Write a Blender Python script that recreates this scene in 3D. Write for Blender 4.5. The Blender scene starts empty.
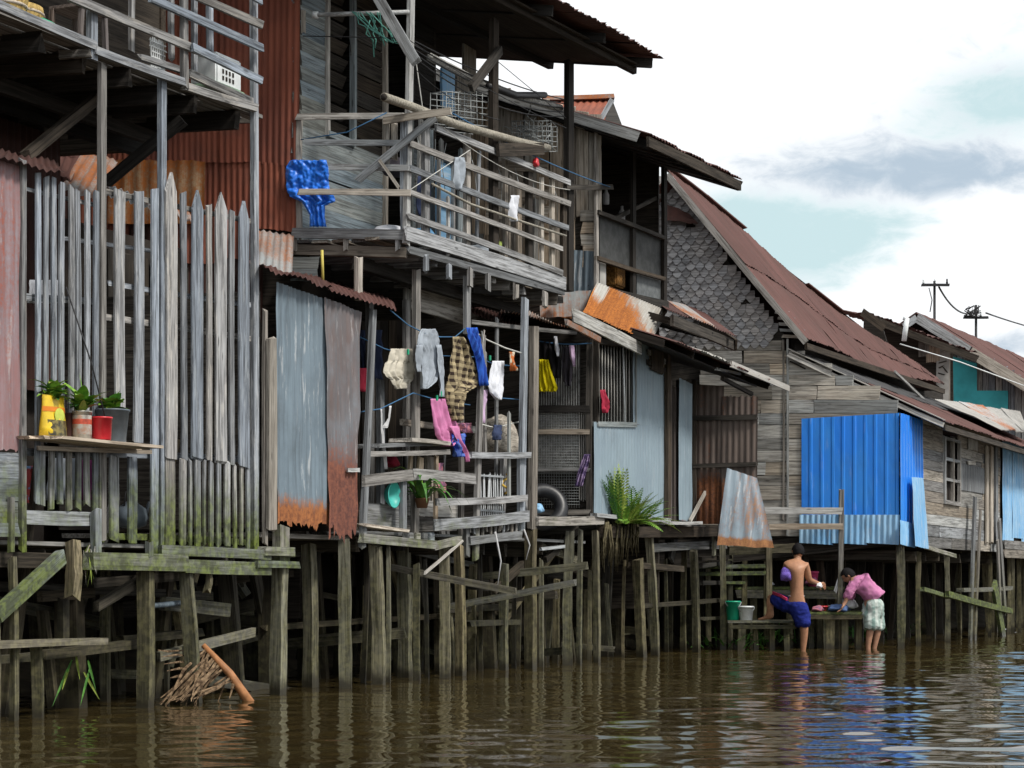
import bpy, bmesh, math, random
import numpy as np
from mathutils import Vector, Matrix

scene = bpy.context.scene
COL = scene.collection
rnd = random.Random(7)
V = Vector

# ------------------------------------------------------------------ camera
F_PX, CX, CY = 2000.0, 512.0, 578.0          # focal length in pixels, principal column, horizon row
EYE = V((0, 0, 1.0))
cam_d = bpy.data.cameras.new('camera')
cam = bpy.data.objects.new('camera', cam_d)
COL.objects.link(cam)
cam.location = EYE
cam.rotation_euler = (math.pi / 2, 0, 0)
cam_d.sensor_width = 36.0
cam_d.lens = 36.0 * F_PX / 1024
cam_d.shift_y = (CY - 384) / 1024
cam_d.clip_start = 0.1
cam_d.clip_end = 3000
scene.camera = cam

# ------------------------------------------------------------------ light
SUN_EL, SUN_AZ = math.radians(50), math.radians(126)   # azimuth clockwise from +Y: over the river, from the right and a little behind the camera
sd = bpy.data.lights.new('sun', 'SUN')
so = bpy.data.objects.new('sun', sd)
COL.objects.link(so)
sd.energy = 2.9
sd.angle = math.radians(11)
sd.color = (1.0, 0.95, 0.87)
sv = V((math.sin(SUN_AZ) * math.cos(SUN_EL), math.cos(SUN_AZ) * math.cos(SUN_EL), math.sin(SUN_EL)))
so.rotation_euler = sv.to_track_quat('Z', 'Y').to_euler()

scene.view_settings.view_transform = 'Standard'
scene.view_settings.look = 'None'
scene.view_settings.exposure = 0.18
scene.view_settings.gamma = 1.0
scene.render.engine = 'CYCLES'
scene.cycles.max_bounces = 6
scene.cycles.diffuse_bounces = 3
scene.cycles.glossy_bounces = 3
scene.cycles.use_denoising = True
scene.cycles.use_adaptive_sampling = True
scene.cycles.adaptive_threshold = 0.02


class NT:
    """small helper for node trees"""
    def __init__(self, tree):
        self.t = tree
        tree.nodes.clear()

    def n(self, typ, **kw):
        nd = self.t.nodes.new(typ)
        for k, v in kw.items():
            if k.startswith('i_'):
                key = k[2:]
                key = int(key) if key.isdigit() else key.replace('_', ' ')
                self.put(nd.inputs[key], v)
            else:
                setattr(nd, k, v)
        return nd

    def put(self, sock, v):
        if isinstance(v, bpy.types.NodeSocket):
            self.t.links.new(v, sock)
        elif isinstance(v, bpy.types.Node):
            self.t.links.new(v.outputs[0], sock)
        else:
            sock.default_value = v if not (isinstance(v, tuple) and len(v) == 3 and sock.type == 'RGBA') else (*v, 1)

    def math(self, op, a, b=None, c=None, clamp=False):
        m = self.n('ShaderNodeMath', operation=op, use_clamp=clamp)
        self.put(m.inputs[0], a)
        if b is not None:
            self.put(m.inputs[1], b)
        if c is not None:
            self.put(m.inputs[2], c)
        return m.outputs[0]

    def mix(self, f, a, b, blend='MIX'):
        m = self.n('ShaderNodeMix', data_type='RGBA', blend_type=blend)
        self.put(m.inputs[0], f)
        self.put(m.inputs[6], a)
        self.put(m.inputs[7], b)
        return m.outputs[2]

    def ramp(self, f, stops, interp='LINEAR'):
        r = self.n('ShaderNodeValToRGB')
        r.color_ramp.interpolation = interp
        el = r.color_ramp.elements
        while len(el) < len(stops):
            el.new(0.5)
        for e, (p, c) in zip(el, stops):
            e.position = p
            e.color = (c, c, c, 1) if isinstance(c, (int, float)) else (*c, 1)
        self.put(r.inputs[0], f)
        return r.outputs[0]

    def smooth(self, x, a, b):
        m = self.n('ShaderNodeMapRange', interpolation_type='SMOOTHSTEP')
        self.put(m.inputs[0], x)
        m.inputs[1].default_value, m.inputs[2].default_value = a, b
        return m.outputs[0]

    def noise(self, vec, scale, detail=4, rough=.55, dist=0.0):
        m = self.n('ShaderNodeTexNoise')
        if vec is not None:
            self.put(m.inputs['Vector'], vec)
        m.inputs['Scale'].default_value = scale
        m.inputs['Detail'].default_value = detail
        m.inputs['Roughness'].default_value = rough
        m.inputs['Distortion'].default_value = dist
        return m.outputs[0]

    def mapping(self, vec, scale=(1, 1, 1), loc=None):
        m = self.n('ShaderNodeMapping')
        self.put(m.inputs[0], vec)
        m.inputs['Scale'].default_value = scale
        if loc is not None:
            self.put(m.inputs['Location'], loc)
        return m.outputs[0]


# ------------------------------------------------------------------ world: sky with broken cloud
world = bpy.data.worlds.new('World')
scene.world = world
world.use_nodes = True
w = NT(world.node_tree)
sky = w.n('ShaderNodeTexSky', sky_type='NISHITA', sun_disc=False, sun_elevation=SUN_EL, sun_rotation=SUN_AZ)
sky.air_density, sky.dust_density = 1.0, 2.5
tc = w.n('ShaderNodeTexCoord')
sep = w.n('ShaderNodeSeparateXYZ', i_0=tc.outputs['Generated'])
az = w.math('ARCTAN2', sep.outputs[0], sep.outputs[1])
el = w.math('ARCSINE', sep.outputs[2])
cv = w.n('ShaderNodeCombineXYZ', i_0=w.math('MULTIPLY', az, 1.0), i_1=w.math('MULTIPLY', el, 2.0), i_2=0.37)
nz = w.noise(cv.outputs[0], 9.0, 8, .58, .25)
nz2 = w.noise(cv.outputs[0], 34.0, 8, .62, .5)


def blob(px, py, rx, ry, amp):
    """a soft patch of sky centred on a bearing and a height"""
    a0, e0 = (px - CX) / F_PX, (CY - py) / F_PX
    da = w.math('DIVIDE', w.math('SUBTRACT', az, a0), rx / F_PX)
    de = w.math('DIVIDE', w.math('SUBTRACT', el, e0), ry / F_PX)
    r2 = w.math('ADD', w.math('MULTIPLY', da, da), w.math('MULTIPLY', de, de))
    return w.math('MULTIPLY', w.math('EXPONENT', w.math('MULTIPLY', r2, -1.0)), amp)


def add(*xs):
    s = xs[0]
    for x in xs[1:]:
        s = w.math('ADD', s, x)
    return s


# cover: 1 = cloud, 0 = clear
cover = add(w.math('MULTIPLY', w.math('SUBTRACT', nz, .5), .9), w.math('MULTIPLY', w.math('SUBTRACT', nz2, .5), 1.0), .60,
            blob(840, 255, 150, 52, -.60), blob(1005, 118, 90, 34, -.50), blob(740, 215, 70, 40, -.25), blob(965, 318, 85, 62, 1.15), blob(1035, 262, 62, 66, 1.0), blob(700, 250, 90, 70, -.2), blob(880, 190, 190, 22, .45),
            blob(640, 60, 200, 120, .3))
cover = w.smooth(cover, .08, .66)
# thick grey undersides
shade = add(w.math('MULTIPLY', w.math('SUBTRACT', nz, .52), 1.0), w.math('MULTIPLY', w.math('SUBTRACT', nz2, .5), 1.5), .10, blob(915, 186, 180, 25, .62), blob(1010, 194, 90, 24, .3), blob(800, 172, 130, 36, .28), blob(930, 150, 150, 40, .2),
            blob(960, 300, 100, 60, -.8), blob(1000, 350, 70, 16, .8), blob(975, 262, 60, 40, -.5), blob(640, 60, 240, 110, -.6), blob(940, 95, 130, 50, .12))
shade = w.smooth(shade, .0, .95)
cloud = w.mix(shade, (10.0, 10.2, 10.4), (4.6, 5.6, 6.6))
clear = w.mix(.9, sky.outputs[0], (6.1, 7.9, 8.15))
col = w.mix(cover, clear, cloud)
bg = w.n('ShaderNodeBackground', i_Color=col, i_Strength=0.095)
wo = w.n('ShaderNodeOutputWorld', i_Surface=bg.outputs[0])
from mathutils import noise as mnoise


# ------------------------------------------------------------------ frame of the waterfront
# d runs away along the bank, e runs from the bank out over the river
d = V((.459, 1, 0)).normalized()
e = V((1, -.25, 0)).normalized()
O = V((-2.8, 15.5, 0))
UP = V((0, 0, 1))


def Pt(u, v, z):
    """u metres along the bank, v metres inland of the front line, z above the water"""
    return O + d * u - e * v + UP * z


def on(pl, px, py):
    """the point of a vertical plane seen at a pixel: ('R',v) river-facing, ('S',u) across the bank, ('Y',depth)"""
    k, a = pl
    ray = V(((px - CX) / F_PX, 1, (CY - py) / F_PX))
    if k == 'Y':
        return EYE + ray * a
    if k == 'R':
        p0, D = O - e * a, d
    else:
        p0, D = O + d * a, e
    N = V((-D.y, D.x, 0))
    t = (p0 - EYE).dot(N) / ray.dot(N)
    return EYE + ray * t


def axis(pl):
    return {'R': d, 'S': e, 'Y': V((1, 0, 0))}[pl[0]]


def nrm(pl):
    a = axis(pl)
    return V((a.y, -a.x, 0))                 # points to the river / to the viewer


def off(pl, out):
    """the plane moved out towards the viewer"""
    return (pl[0], pl[1] - out / (1 if pl[0] == 'Y' else .983))


def m_px(pl, px, py):
    return (on(pl, px, py).y) / F_PX


def u_of(px, v=0.0):
    p = on(('R', v), px, CY) - O + e * v
    return p.dot(d)


WM = {}


def link(o, M, parent=None):
    COL.objects.link(o)
    if parent is not None:
        o.parent = parent
        o.matrix_parent_inverse = WM[parent.name].inverted()
    o.matrix_basis = M
    WM[o.name] = M.copy()
    return o


def thing(name, label, cat, loc, group=None):
    o = bpy.data.objects.new(name, None)
    o.empty_display_size = .1
    link(o, Matrix.Translation(loc))
    o['label'], o['category'] = label, cat
    if group:
        o['group'] = group
    return o


def tag(o, label, cat, group=None):
    o['label'], o['category'] = label, cat
    if group:
        o['group'] = group
    return o


def mesh_obj(name, verts, faces, mat, M=None, parent=None, smooth=False):
    me = bpy.data.meshes.new(name)
    me.from_pydata([tuple(v) for v in verts], [], faces)
    me.update()
    if smooth:
        me.polygons.foreach_set('use_smooth', [True] * len(me.polygons))
    o = bpy.data.objects.new(name, me)
    if mat is not None:
        me.materials.append(mat)
    return link(o, M if M is not None else Matrix.Identity(4), parent)


def frame(o, x, y):
    x = x.normalized()
    z = x.cross(y).normalized()
    y = z.cross(x)
    return Matrix(((x.x, y.x, z.x, o.x), (x.y, y.y, z.y, o.y), (x.z, y.z, z.z, o.z), (0, 0, 0, 1)))


def board(par, name, p0, p1, wdir, wd, th, mat, n=3, bow=None, point=0.0, rag=.022, taper=1.0, jit=.05):
    """a sawn board or post from p0 to p1; local x runs along the grain"""
    L = (p1 - p0).length
    if L < .01:
        L = .01
    M = frame(p0, p1 - p0, wdir)
    vs, fs = [], []
    bow = rnd.uniform(-1, 1) * min(.012, L * .006) if bow is None else bow
    bz = rnd.uniform(-1, 1) * min(.006, L * .003)
    for i in range(n + 1):
        s = i / n
        b = bow * 4 * s * (1 - s)
        k = 1 + (taper - 1) * s
        hw, ht = wd / 2 * k * (1 + rnd.uniform(-jit, jit)), th / 2 * k
        for (sy, sz) in ((-1, -1), (1, -1), (1, 1), (-1, 1)):
            x = s * L
            if i in (0, n):
                x += rnd.uniform(-rag, rag)
            if i == n and point:
                x -= point
            vs.append((x, sy * hw + b, sz * ht + bz * 4 * s * (1 - s)))
    for i in range(n):
        a = i * 4
        for j in range(4):
            k = (j + 1) % 4
            fs.append((a + j, a + k, a + 4 + k, a + 4 + j))
    fs.append((3, 2, 1, 0))
    a = n * 4
    if point:
        vs += [(L, rnd.uniform(-.1, .1) * wd, -th / 2), (L, rnd.uniform(-.1, .1) * wd, th / 2)]
        t0, t1 = len(vs) - 2, len(vs) - 1
        fs += [(a, a + 1, t0), (a + 3, t1, a + 2), (a + 1, a + 2, t1, t0), (a, t0, t1, a + 3)]
    else:
        fs.append((a, a + 1, a + 2, a + 3))
    return mesh_obj(name, vs, fs, mat, M, par)


def vb(par, name, pl, x0, x1, yt, yb, mat, th=.028, dx=0.0, out=0.0, **kw):
    """an upright board, by its left and right columns, top and bottom rows on a plane; built bottom to top"""
    xm = (x0 + x1) / 2
    pl = off(pl, out)
    b, t = on(pl, xm, yb), on(pl, xm + dx, yt)
    wd = (on(pl, x1, (yt + yb) / 2) - on(pl, x0, (yt + yb) / 2)).length
    # the edge of the board shows beside its face: the two together span the columns
    k = {'R': .92, 'S': .40, 'Y': 0}[pl[0]] / m_px(pl, xm, (yt + yb) / 2) / (x1 - x0)
    if th < .02:
        k *= .7
    if k * th > .5:
        th = .5 / k
    return board(par, name, b, t, axis(pl), wd * (1 - k * th), th, mat, **kw)


def hb(par, name, pl, x0, y0, x1, y1, h, mat, th=.028, out=0.0, **kw):
    """a rail or sloping board between two pixels of a plane, h pixels high"""
    pl = off(pl, out)
    a, b = on(pl, x0, y0), on(pl, x1, y1)
    wd = h * m_px(pl, (x0 + x1) / 2, (y0 + y1) / 2)
    dirv = (b - a).normalized()
    wdir = nrm(pl).cross(dirv)
    return board(par, name, a, b, wdir, wd, th, mat, **kw)


def pile(par, name, pl, x0, x1, yt, mat, lean=0.0, zb=-.5, sq=1.0, twist=None, **kw):
    """a squared timber pile that stands in the water below its pixel columns; lean moves its top by so many pixels"""
    xm = (x0 + x1) / 2
    b = on(pl, xm, CY)
    t = on(pl, xm + lean + rnd.uniform(-1.2, 1.2), yt)
    b = V((b.x, b.y, zb))
    wd = (x1 - x0) * m_px(pl, xm, CY) / 1.5
    tw = rnd.uniform(-.3, .3) if twist is None else twist
    wdir = V((math.cos(tw - .3), math.sin(tw - .3), 0))
    kw.setdefault('taper', rnd.uniform(.86, 1.04))
    kw.setdefault('bow', rnd.uniform(-.03, .03))
    return board(par, name, b, t, wdir, wd, wd * sq * rnd.uniform(.75, 1.0), mat, n=7, jit=.13, rag=.03, **kw)


def slab(par, name, quad, th, mat):
    """a flat plate with the given corners, th thick behind its face"""
    q = [V(p) for p in quad]
    N = (q[1] - q[0]).cross(q[-1] - q[0]).normalized()
    c = sum(q, V()) / len(q)
    M = frame(c, q[1] - q[0], q[-1] - q[0])
    Mi = M.inverted()
    k = len(q)
    vs = [Mi @ p for p in q] + [Mi @ (p - N * th) for p in q]
    fs = [tuple(range(k)), tuple(range(2 * k - 1, k - 1, -1))] + [(i, k + i, k + (i + 1) % k, (i + 1) % k) for i in range(k)]
    return mesh_obj(name, vs, fs, mat, M, par)


def box(par, name, c, x, y, sx, sy, sz, mat, bev=0.0):
    """an upright box on its centre, with its own x and y directions"""
    M = frame(V(c), V(x), V(y))
    bm = bmesh.new()
    bmesh.ops.create_cube(bm, size=1)
    bmesh.ops.scale(bm, vec=(sx, sy, sz), verts=bm.verts)
    if bev:
        bmesh.ops.bevel(bm, geom=bm.edges[:], offset=bev, segments=2, affect='EDGES')
    me = bpy.data.meshes.new(name)
    bm.to_mesh(me)
    bm.free()
    me.materials.append(mat)
    return link(bpy.data.objects.new(name, me), M, par)


def sheet(par, name, c00, c10, c11, c01, mat, pitch=.08, amp=.010, nl=5, jit=.006, rag_b=0.0, rag_t=0.0, prof='sine', curl=0.0, sag=0.0):
    """corrugated sheet metal over four corners (top left, top right, bottom right, bottom left); the ribs run from top to bottom"""
    L = ((c01 - c00).length + (c11 - c10).length) / 2
    W = ((c10 - c00).length + (c11 - c01).length) / 2
    M = frame(c00, c01 - c00, c10 - c00)
    Mi = M.inverted()
    q = [Mi @ p for p in (c00, c10, c11, c01)]
    nr = max(1, round(W / pitch))
    if prof == 'sine':
        cols = [(i / (nr * 4), math.sin(2 * math.pi * i / 4) * amp) for i in range(nr * 4 + 1)]
    else:
        cols = []
        for i in range(nr):
            for f, h in ((0, 0), (.62, 0), (.72, amp), (.9, amp)):
                cols.append(((i + f) / nr, h))
        cols.append((1, 0))
    vs, fs = [], []
    low = [[rnd.uniform(-1, 1) for _ in range(6)] for _ in range(nl + 1)]
    rb = [rnd.uniform(0, 1) ** 2 for _ in range(len(cols) + 8)]
    rs = [rnd.uniform(0, 1) for _ in range(8)]
    for i in range(nl + 1):
        t = i / nl
        for j, (s, h) in enumerate(cols):
            p = q[0] * (1 - s) * (1 - t) + q[1] * s * (1 - t) + q[2] * s * t + q[3] * (1 - s) * t
            k = s * 5
            a = int(min(k, 4.999))
            wv = low[i][a] * (1 - (k - a)) + low[i][a + 1] * (k - a)
            z = p.z + h + wv * jit + curl * (t ** 3) + sag * 4 * t * (1 - t)
            x = p.x
            if i == nl and rag_b:
                kk = s * 6.99
                a2 = int(kk)
                x += rag_b * (rb[j] * .6 + (rs[a2] * (1 - kk + a2) + rs[min(7, a2 + 1)] * (kk - a2)) - .6)
            if i == 0 and rag_t:
                x -= rag_t * rb[j]
            vs.append((x, p.y, z))
    c = len(cols)
    for i in range(nl):
        for j in range(c - 1):
            fs.append((i * c + j, i * c + j + 1, (i + 1) * c + j + 1, (i + 1) * c + j))
    return mesh_obj(name, vs, fs, mat, M, par, smooth=(prof == 'sine'))


def lerp(a, b, t):
    return a * (1 - t) + b * t


def sheets(par, name, c00, c10, c11, c01, mat, n, lift=.012, lap=.06, **kw):
    """n overlapping corrugated sheets side by side"""
    out = []
    for i in range(n):
        s0, s1 = max(0, (i - lap) / n), min(1, (i + 1 + lap) / n)
        a, b = lerp(c00, c10, s0), lerp(c00, c10, s1)
        c, dd = lerp(c01, c11, s1), lerp(c01, c11, s0)
        N = (c01 - c00).cross(c10 - c00).normalized()
        o = N * (lift * (i % 2) + rnd.uniform(0, .004))
        ex = (c01 - c00).normalized() * rnd.uniform(-.03, .05)
        m = rnd.choice(mat) if isinstance(mat, (list, tuple)) else mat
        out.append(sheet(par, name, a + o, b + o, c + o + ex, dd + o + ex, m, **kw))
    return out


def tube(par, name, pts, r, mat, sides=6, r1=None, cap=True, smooth=True):
    """a round bar, pipe, rope or cane through the points"""
    pts = [V(p) for p in pts]
    c = pts[0]
    vs, fs = [], []
    n = len(pts)
    prev = None
    for i, p in enumerate(pts):
        t = (pts[min(i + 1, n - 1)] - pts[max(i - 1, 0)]).normalized()
        a = UP if abs(t.z) < .9 else V((1, 0, 0))
        x = t.cross(a).normalized() if prev is None else (prev - t * prev.dot(t)).normalized()
        prev = x
        y = t.cross(x)
        rr = r if r1 is None else r + (r1 - r) * i / (n - 1)
        for k in range(sides):
            an = 2 * math.pi * k / sides
            vs.append(p - c + x * math.cos(an) * rr + y * math.sin(an) * rr)
    for i in range(n - 1):
        for k in range(sides):
            k2 = (k + 1) % sides
            fs.append((i * sides + k, i * sides + k2, (i + 1) * sides + k2, (i + 1) * sides + k))
    if cap:
        fs.append(tuple(range(sides - 1, -1, -1)))
        fs.append(tuple((n - 1) * sides + k for k in range(sides)))
    return mesh_obj(name, vs, fs, mat, Matrix.Translation(c), par, smooth=smooth)


def sagline(a, b, sag, n=10):
    return [lerp(a, b, i / n) - UP * sag * 4 * (i / n) * (1 - i / n) for i in range(n + 1)]


def lathe(par, name, c, prof, mat, seg=20, closed=True, smooth=True, M=None):
    """a turned shape from (radius, height) pairs"""
    vs, fs = [], []
    for (r, z) in prof:
        for k in range(seg):
            an = 2 * math.pi * k / seg
            vs.append((r * math.cos(an), r * math.sin(an), z))
    for i in range(len(prof) - 1):
        for k in range(seg):
            k2 = (k + 1) % seg
            fs.append((i * seg + k, i * seg + k2, (i + 1) * seg + k2, (i + 1) * seg + k))
    if closed:
        fs.append(tuple(range(seg - 1, -1, -1)))
        fs.append(tuple((len(prof) - 1) * seg + k for k in range(seg)))
    return mesh_obj(name, vs, fs, mat, M if M is not None else Matrix.Translation(V(c)), par, smooth=smooth)


def cloth(name, label, cat, pl, rows, mat, out=0.0, folds=4, depth=.02, parent=None, group=None, nx=24, sub=6):
    """hanging cloth: rows are (y, left column, right column) in pixels on a plane, folded in depth"""
    dense = []
    for (a, b) in zip(rows[:-1], rows[1:]):
        for k in range(sub):
            t = k / sub
            dense.append(tuple(a[i] * (1 - t) + b[i] * t for i in range(3)))
    dense.append(rows[-1])
    nn = nrm(pl)
    ph, ph2 = rnd.uniform(0, 6), rnd.uniform(0, 6)
    pts = []
    ny = len(dense)
    for i, (y, l, r) in enumerate(dense):
        t = i / (ny - 1)
        for j in range(nx + 1):
            s = j / nx
            p = on(pl, l + (r - l) * s, y + rnd.uniform(-.25, .25))
            o = out + 1.5 * depth * (.35 + .65 * t) * (math.sin(folds * 2 * math.pi * s + ph + t * 1.3) * .7 + .45 * math.sin(folds * 3.7 * s + ph2 - t * 4)) + rnd.uniform(-.002, .002)
            o += depth * .55 * mnoise.noise(V((s * 5 + ph, t * 7, ph2))) + depth * .3 * mnoise.noise(V((s * 14 + ph, t * 16, ph2)))
            pts.append(p + nn * o)
    c = pts[0].copy()
    fs = []
    for i in range(ny - 1):
        for j in range(nx):
            a = i * (nx + 1) + j
            fs.append((a, a + 1, a + nx + 2, a + nx + 1))
    M = frame(c, -UP, axis(pl))
    Mi = M.inverted()
    o = mesh_obj(name, [Mi @ p for p in pts], fs, mat, M, parent, smooth=True)
    sm = o.modifiers.new('thick', 'SOLIDIFY')
    sm.thickness = .003
    if cat:
        tag(o, label, cat, group)
    return o


def leaf_pts(p, dirv, up, L, wd, droop, n=4, fold=.15):
    """a strap leaf as a strip of quads; returns verts, faces"""
    vs, fs = [], []
    side = dirv.cross(up).normalized()
    cur = p.copy()
    dv = dirv.normalized()
    for i in range(n + 1):
        t = i / n
        k = math.sin(math.pi * min(.98, .12 + .88 * t) ** .8) if i < n else .02
        vs += [cur - side * wd / 2 * k + up * wd * fold * k, cur.copy(), cur + side * wd / 2 * k + up * wd * fold * k]
        cur = cur + dv * (L / n)
        dv = (dv - UP * droop / n).normalized()
    for i in range(n):
        a = i * 3
        fs += [(a, a + 1, a + 4, a + 3), (a + 1, a + 2, a + 5, a + 4)]
    return vs, fs


def merge(parts):
    vs, fs = [], []
    for v, f in parts:
        o = len(vs)
        vs += v
        fs += [tuple(i + o for i in q) for q in f]
    return vs, fs


def mesh_at(name, vs, fs, mat, parent=None, smooth=False, c=None):
    """mesh from world coordinates, with its origin at c (or its first point)"""
    c = V(vs[0]) if c is None else V(c)
    return mesh_obj(name, [V(v) - c for v in vs], fs, mat, Matrix.Translation(c), parent, smooth)
# ------------------------------------------------------------------ materials
def new_mat(name):
    m = bpy.data.materials.new(name)
    m.use_nodes = True
    return m, NT(m.node_tree)


def finish(t, col, rough=.8, spec=.3, bump=None, bstr=.3, bdist=.004, metal=0.0):
    p = t.n('ShaderNodeBsdfPrincipled')
    t.put(p.inputs['Base Color'], col)
    t.put(p.inputs['Roughness'], rough)
    t.put(p.inputs['Specular IOR Level'], spec)
    t.put(p.inputs['Metallic'], metal)
    if bump is not None:
        b = t.n('ShaderNodeBump')
        b.inputs['Strength'].default_value = bstr
        b.inputs['Distance'].default_value = bdist
        t.put(b.inputs['Height'], bump)
        t.put(p.inputs['Normal'], b.outputs[0])
    t.n('ShaderNodeOutputMaterial', i_Surface=p.outputs[0])


def obj_coords(t):
    """local coordinates shifted by a different amount for each object"""
    tcn = t.n('ShaderNodeTexCoord')
    oi = t.n('ShaderNodeObjectInfo')
    sh = t.n('ShaderNodeCombineXYZ', i_0=t.math('MULTIPLY', oi.outputs['Random'], 37.0), i_1=t.math('MULTIPLY', oi.outputs['Random'], 91.0), i_2=t.math('MULTIPLY', oi.outputs['Random'], 53.0))
    ad = t.n('ShaderNodeVectorMath', operation='ADD', i_0=tcn.outputs['Object'], i_1=sh.outputs[0])
    return ad.outputs[0], oi.outputs['Random'], tcn


def wood(name, light, dark, algae=0.0, stain=.5, var=.45, white=0.0, zmax=1.3, warm=0.0, wet=True, tk=1.0, lo=.3, moss=False):
    m, t = new_mat(name)
    co, r, tcn = obj_coords(t)
    g = t.noise(t.mapping(co, (1.6, 42, 42)), 1.0, 6, .65, .6)
    g2 = t.noise(t.mapping(co, (4, 130, 130)), 1.0, 3, .6)
    blot = t.noise(t.mapping(co, (1.2, 5, 5)), 1.6, 6, .62)
    gm = t.math('ADD', t.math('MULTIPLY', g, .7), t.math('MULTIPLY', g2, .3))
    col = t.mix(t.smooth(gm, .38, .60), tuple(c * .85 for c in dark), tuple(min(.7, c * 1.08) for c in light))
    # cracks
    crack = t.smooth(t.noise(t.mapping(co, (1.1, 70, 70)), 1.0, 2, .5, .3), .66, .72)
    col = t.mix(t.math('MULTIPLY', crack, .75), col, tuple(c * .25 for c in dark))
    # weather stains and knots
    col = t.mix(t.math('MULTIPLY', t.smooth(blot, .48, .72), stain), col, tuple(c * .45 for c in dark))
    if white:
        wn = t.noise(t.mapping(co, (2.2, 14, 14)), 1.5, 7, .7)
        col = t.mix(t.math('MULTIPLY', t.smooth(wn, .52, .62), white), col, (.55, .55, .54))
    if warm:
        wn = t.noise(t.mapping(co, (.8, 3, 3)), 1.3, 4, .6)
        col = t.mix(t.math('MULTIPLY', t.smooth(wn, .5, .7), warm), col, (.16, .09, .045))
    kn = t.n('ShaderNodeTexVoronoi', i_Vector=t.mapping(co, (2.2, 9, 9)), i_Scale=1.0)
    col = t.mix(t.math('MULTIPLY', t.smooth(kn.outputs['Distance'], .13, .05), .7), col, tuple(c * .3 for c in dark))
    # board to board differences
    k = t.math('ADD', 1 - var * .68, t.math('MULTIPLY', r, var * 1.35))
    r2 = t.math('FRACT', t.math('MULTIPLY', r, 17.3))
    tint = t.mix(r2, (1 - .08 * tk, 1.0, 1 + .09 * tk), (1 + .12 * tk, 1.0, 1 - .14 * tk))
    vm = t.n('ShaderNodeVectorMath', operation='SCALE', i_0=tint)
    t.put(vm.inputs['Scale'], k)
    col = t.mix(1.0, col, vm.outputs[0], 'MULTIPLY')
    rough = .85
    geo = t.n('ShaderNodeNewGeometry')
    z = t.n('ShaderNodeSeparateXYZ', i_0=geo.outputs['Position']).outputs[2]
    wn = t.noise(geo.outputs['Position'], 6.0, 5, .6)
    if algae:
        zz = t.math('ADD', z, t.math('MULTIPLY', t.math('SUBTRACT', wn, .5), .9))
        am = t.math('MULTIPLY', t.smooth(zz, zmax, zmax * lo), algae)
        gcol = t.mix(t.smooth(t.noise(geo.outputs['Position'], 16.0, 4, .6), .4, .65), (.045, .055, .016) if moss else (.045, .046, .022), (.13, .165, .032) if moss else (.15, .142, .062))
        col = t.mix(am, col, gcol)
    if wet:
        zz = t.math('ADD', z, t.math('MULTIPLY', t.math('SUBTRACT', wn, .5), .18))
        wm = t.smooth(zz, .16, .03)
        col = t.mix(t.math('MULTIPLY', wm, .85), col, (.028, .024, .016))
        rough = t.math('SUBTRACT', .88, t.math('MULTIPLY', wm, .45))
    finish(t, col, rough, .25, gm, .55, .006)
    return m


def metal(name, base, base2, rust=.3, rcol=(.22, .075, .03), rcol2=(.09, .03, .02), bottom=0.0, top=0.0, streak=.5, rough=.55, var=.25, met=0.0, white=0.0, dirt=.35):
    """sheet metal: paint or zinc, rust in patches, streaks down the ribs, rust creeping from the ends"""
    m, t = new_mat(name)
    co, r, tcn = obj_coords(t)
    gen = t.n('ShaderNodeSeparateXYZ', i_0=tcn.outputs['Generated'])
    big = t.noise(t.mapping(co, (.8, 1.0, 1.0)), 1.3, 6, .62)
    st = t.noise(t.mapping(co, (.55, 16, 4)), 1.0, 6, .65)
    fine = t.noise(co, 26.0, 6, .7)
    col = t.mix(t.smooth(big, .35, .65), base, base2)
    col = t.mix(t.math('MULTIPLY', t.smooth(st, .42, .7), streak), col, tuple(c * .5 for c in base2))
    if white:
        col = t.mix(t.math('MULTIPLY', t.smooth(t.noise(t.mapping(co, (1.2, 12, 6)), 1.7, 7, .7), .56, .66), white), col, (.62, .63, .64))
    col = t.mix(t.math('MULTIPLY', t.smooth(t.noise(co, 2.3, 7, .68), .5, .75), dirt), col, (.05, .045, .04))
    # rust
    rn = t.math('ADD', t.math('MULTIPLY', big, .5), t.math('ADD', t.math('MULTIPLY', st, .35), t.math('MULTIPLY', fine, .3)))
    mask = t.math('ADD', rn, rust - .5)
    if bottom:
        mask = t.math('ADD', mask, t.math('MULTIPLY', t.smooth(gen.outputs[0], 1 - bottom, 1.02), .75))
    if top:
        mask = t.math('ADD', mask, t.math('MULTIPLY', t.smooth(gen.outputs[0], top, -.02), .7))
    mk = t.smooth(mask, .52, .76)
    rc = t.mix(t.smooth(t.math('ADD', t.math('MULTIPLY', fine, .6), t.math('MULTIPLY', st, .4)), .38, .62), rcol2, rcol)
    col = t.mix(mk, col, rc)
    k = t.math('ADD', 1 - var * .5, t.math('MULTIPLY', r, var))
    vm = t.n('ShaderNodeVectorMath', operation='SCALE', i_0=col)
    t.put(vm.inputs['Scale'], k)
    ro = t.math('ADD', rough, t.math('MULTIPLY', mk, .9 - rough), clamp=True)
    finish(t, vm.outputs[0], ro, .35, fine, .25, .004, met)
    return m


def plain(name, c, rough=.7, var=.12, spec=.3, scale=9.0, c2=None, bstr=.15, metal=0.0):
    m, t = new_mat(name)
    co, r, tcn = obj_coords(t)
    n1 = t.noise(co, scale, 5, .6)
    col = t.mix(t.smooth(n1, .35, .68), tuple(x * (1 - var) for x in c), c2 if c2 else tuple(min(.95, x * (1 + var)) for x in c))
    finish(t, col, rough, spec, n1, bstr, .004, metal)
    return m


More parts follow.
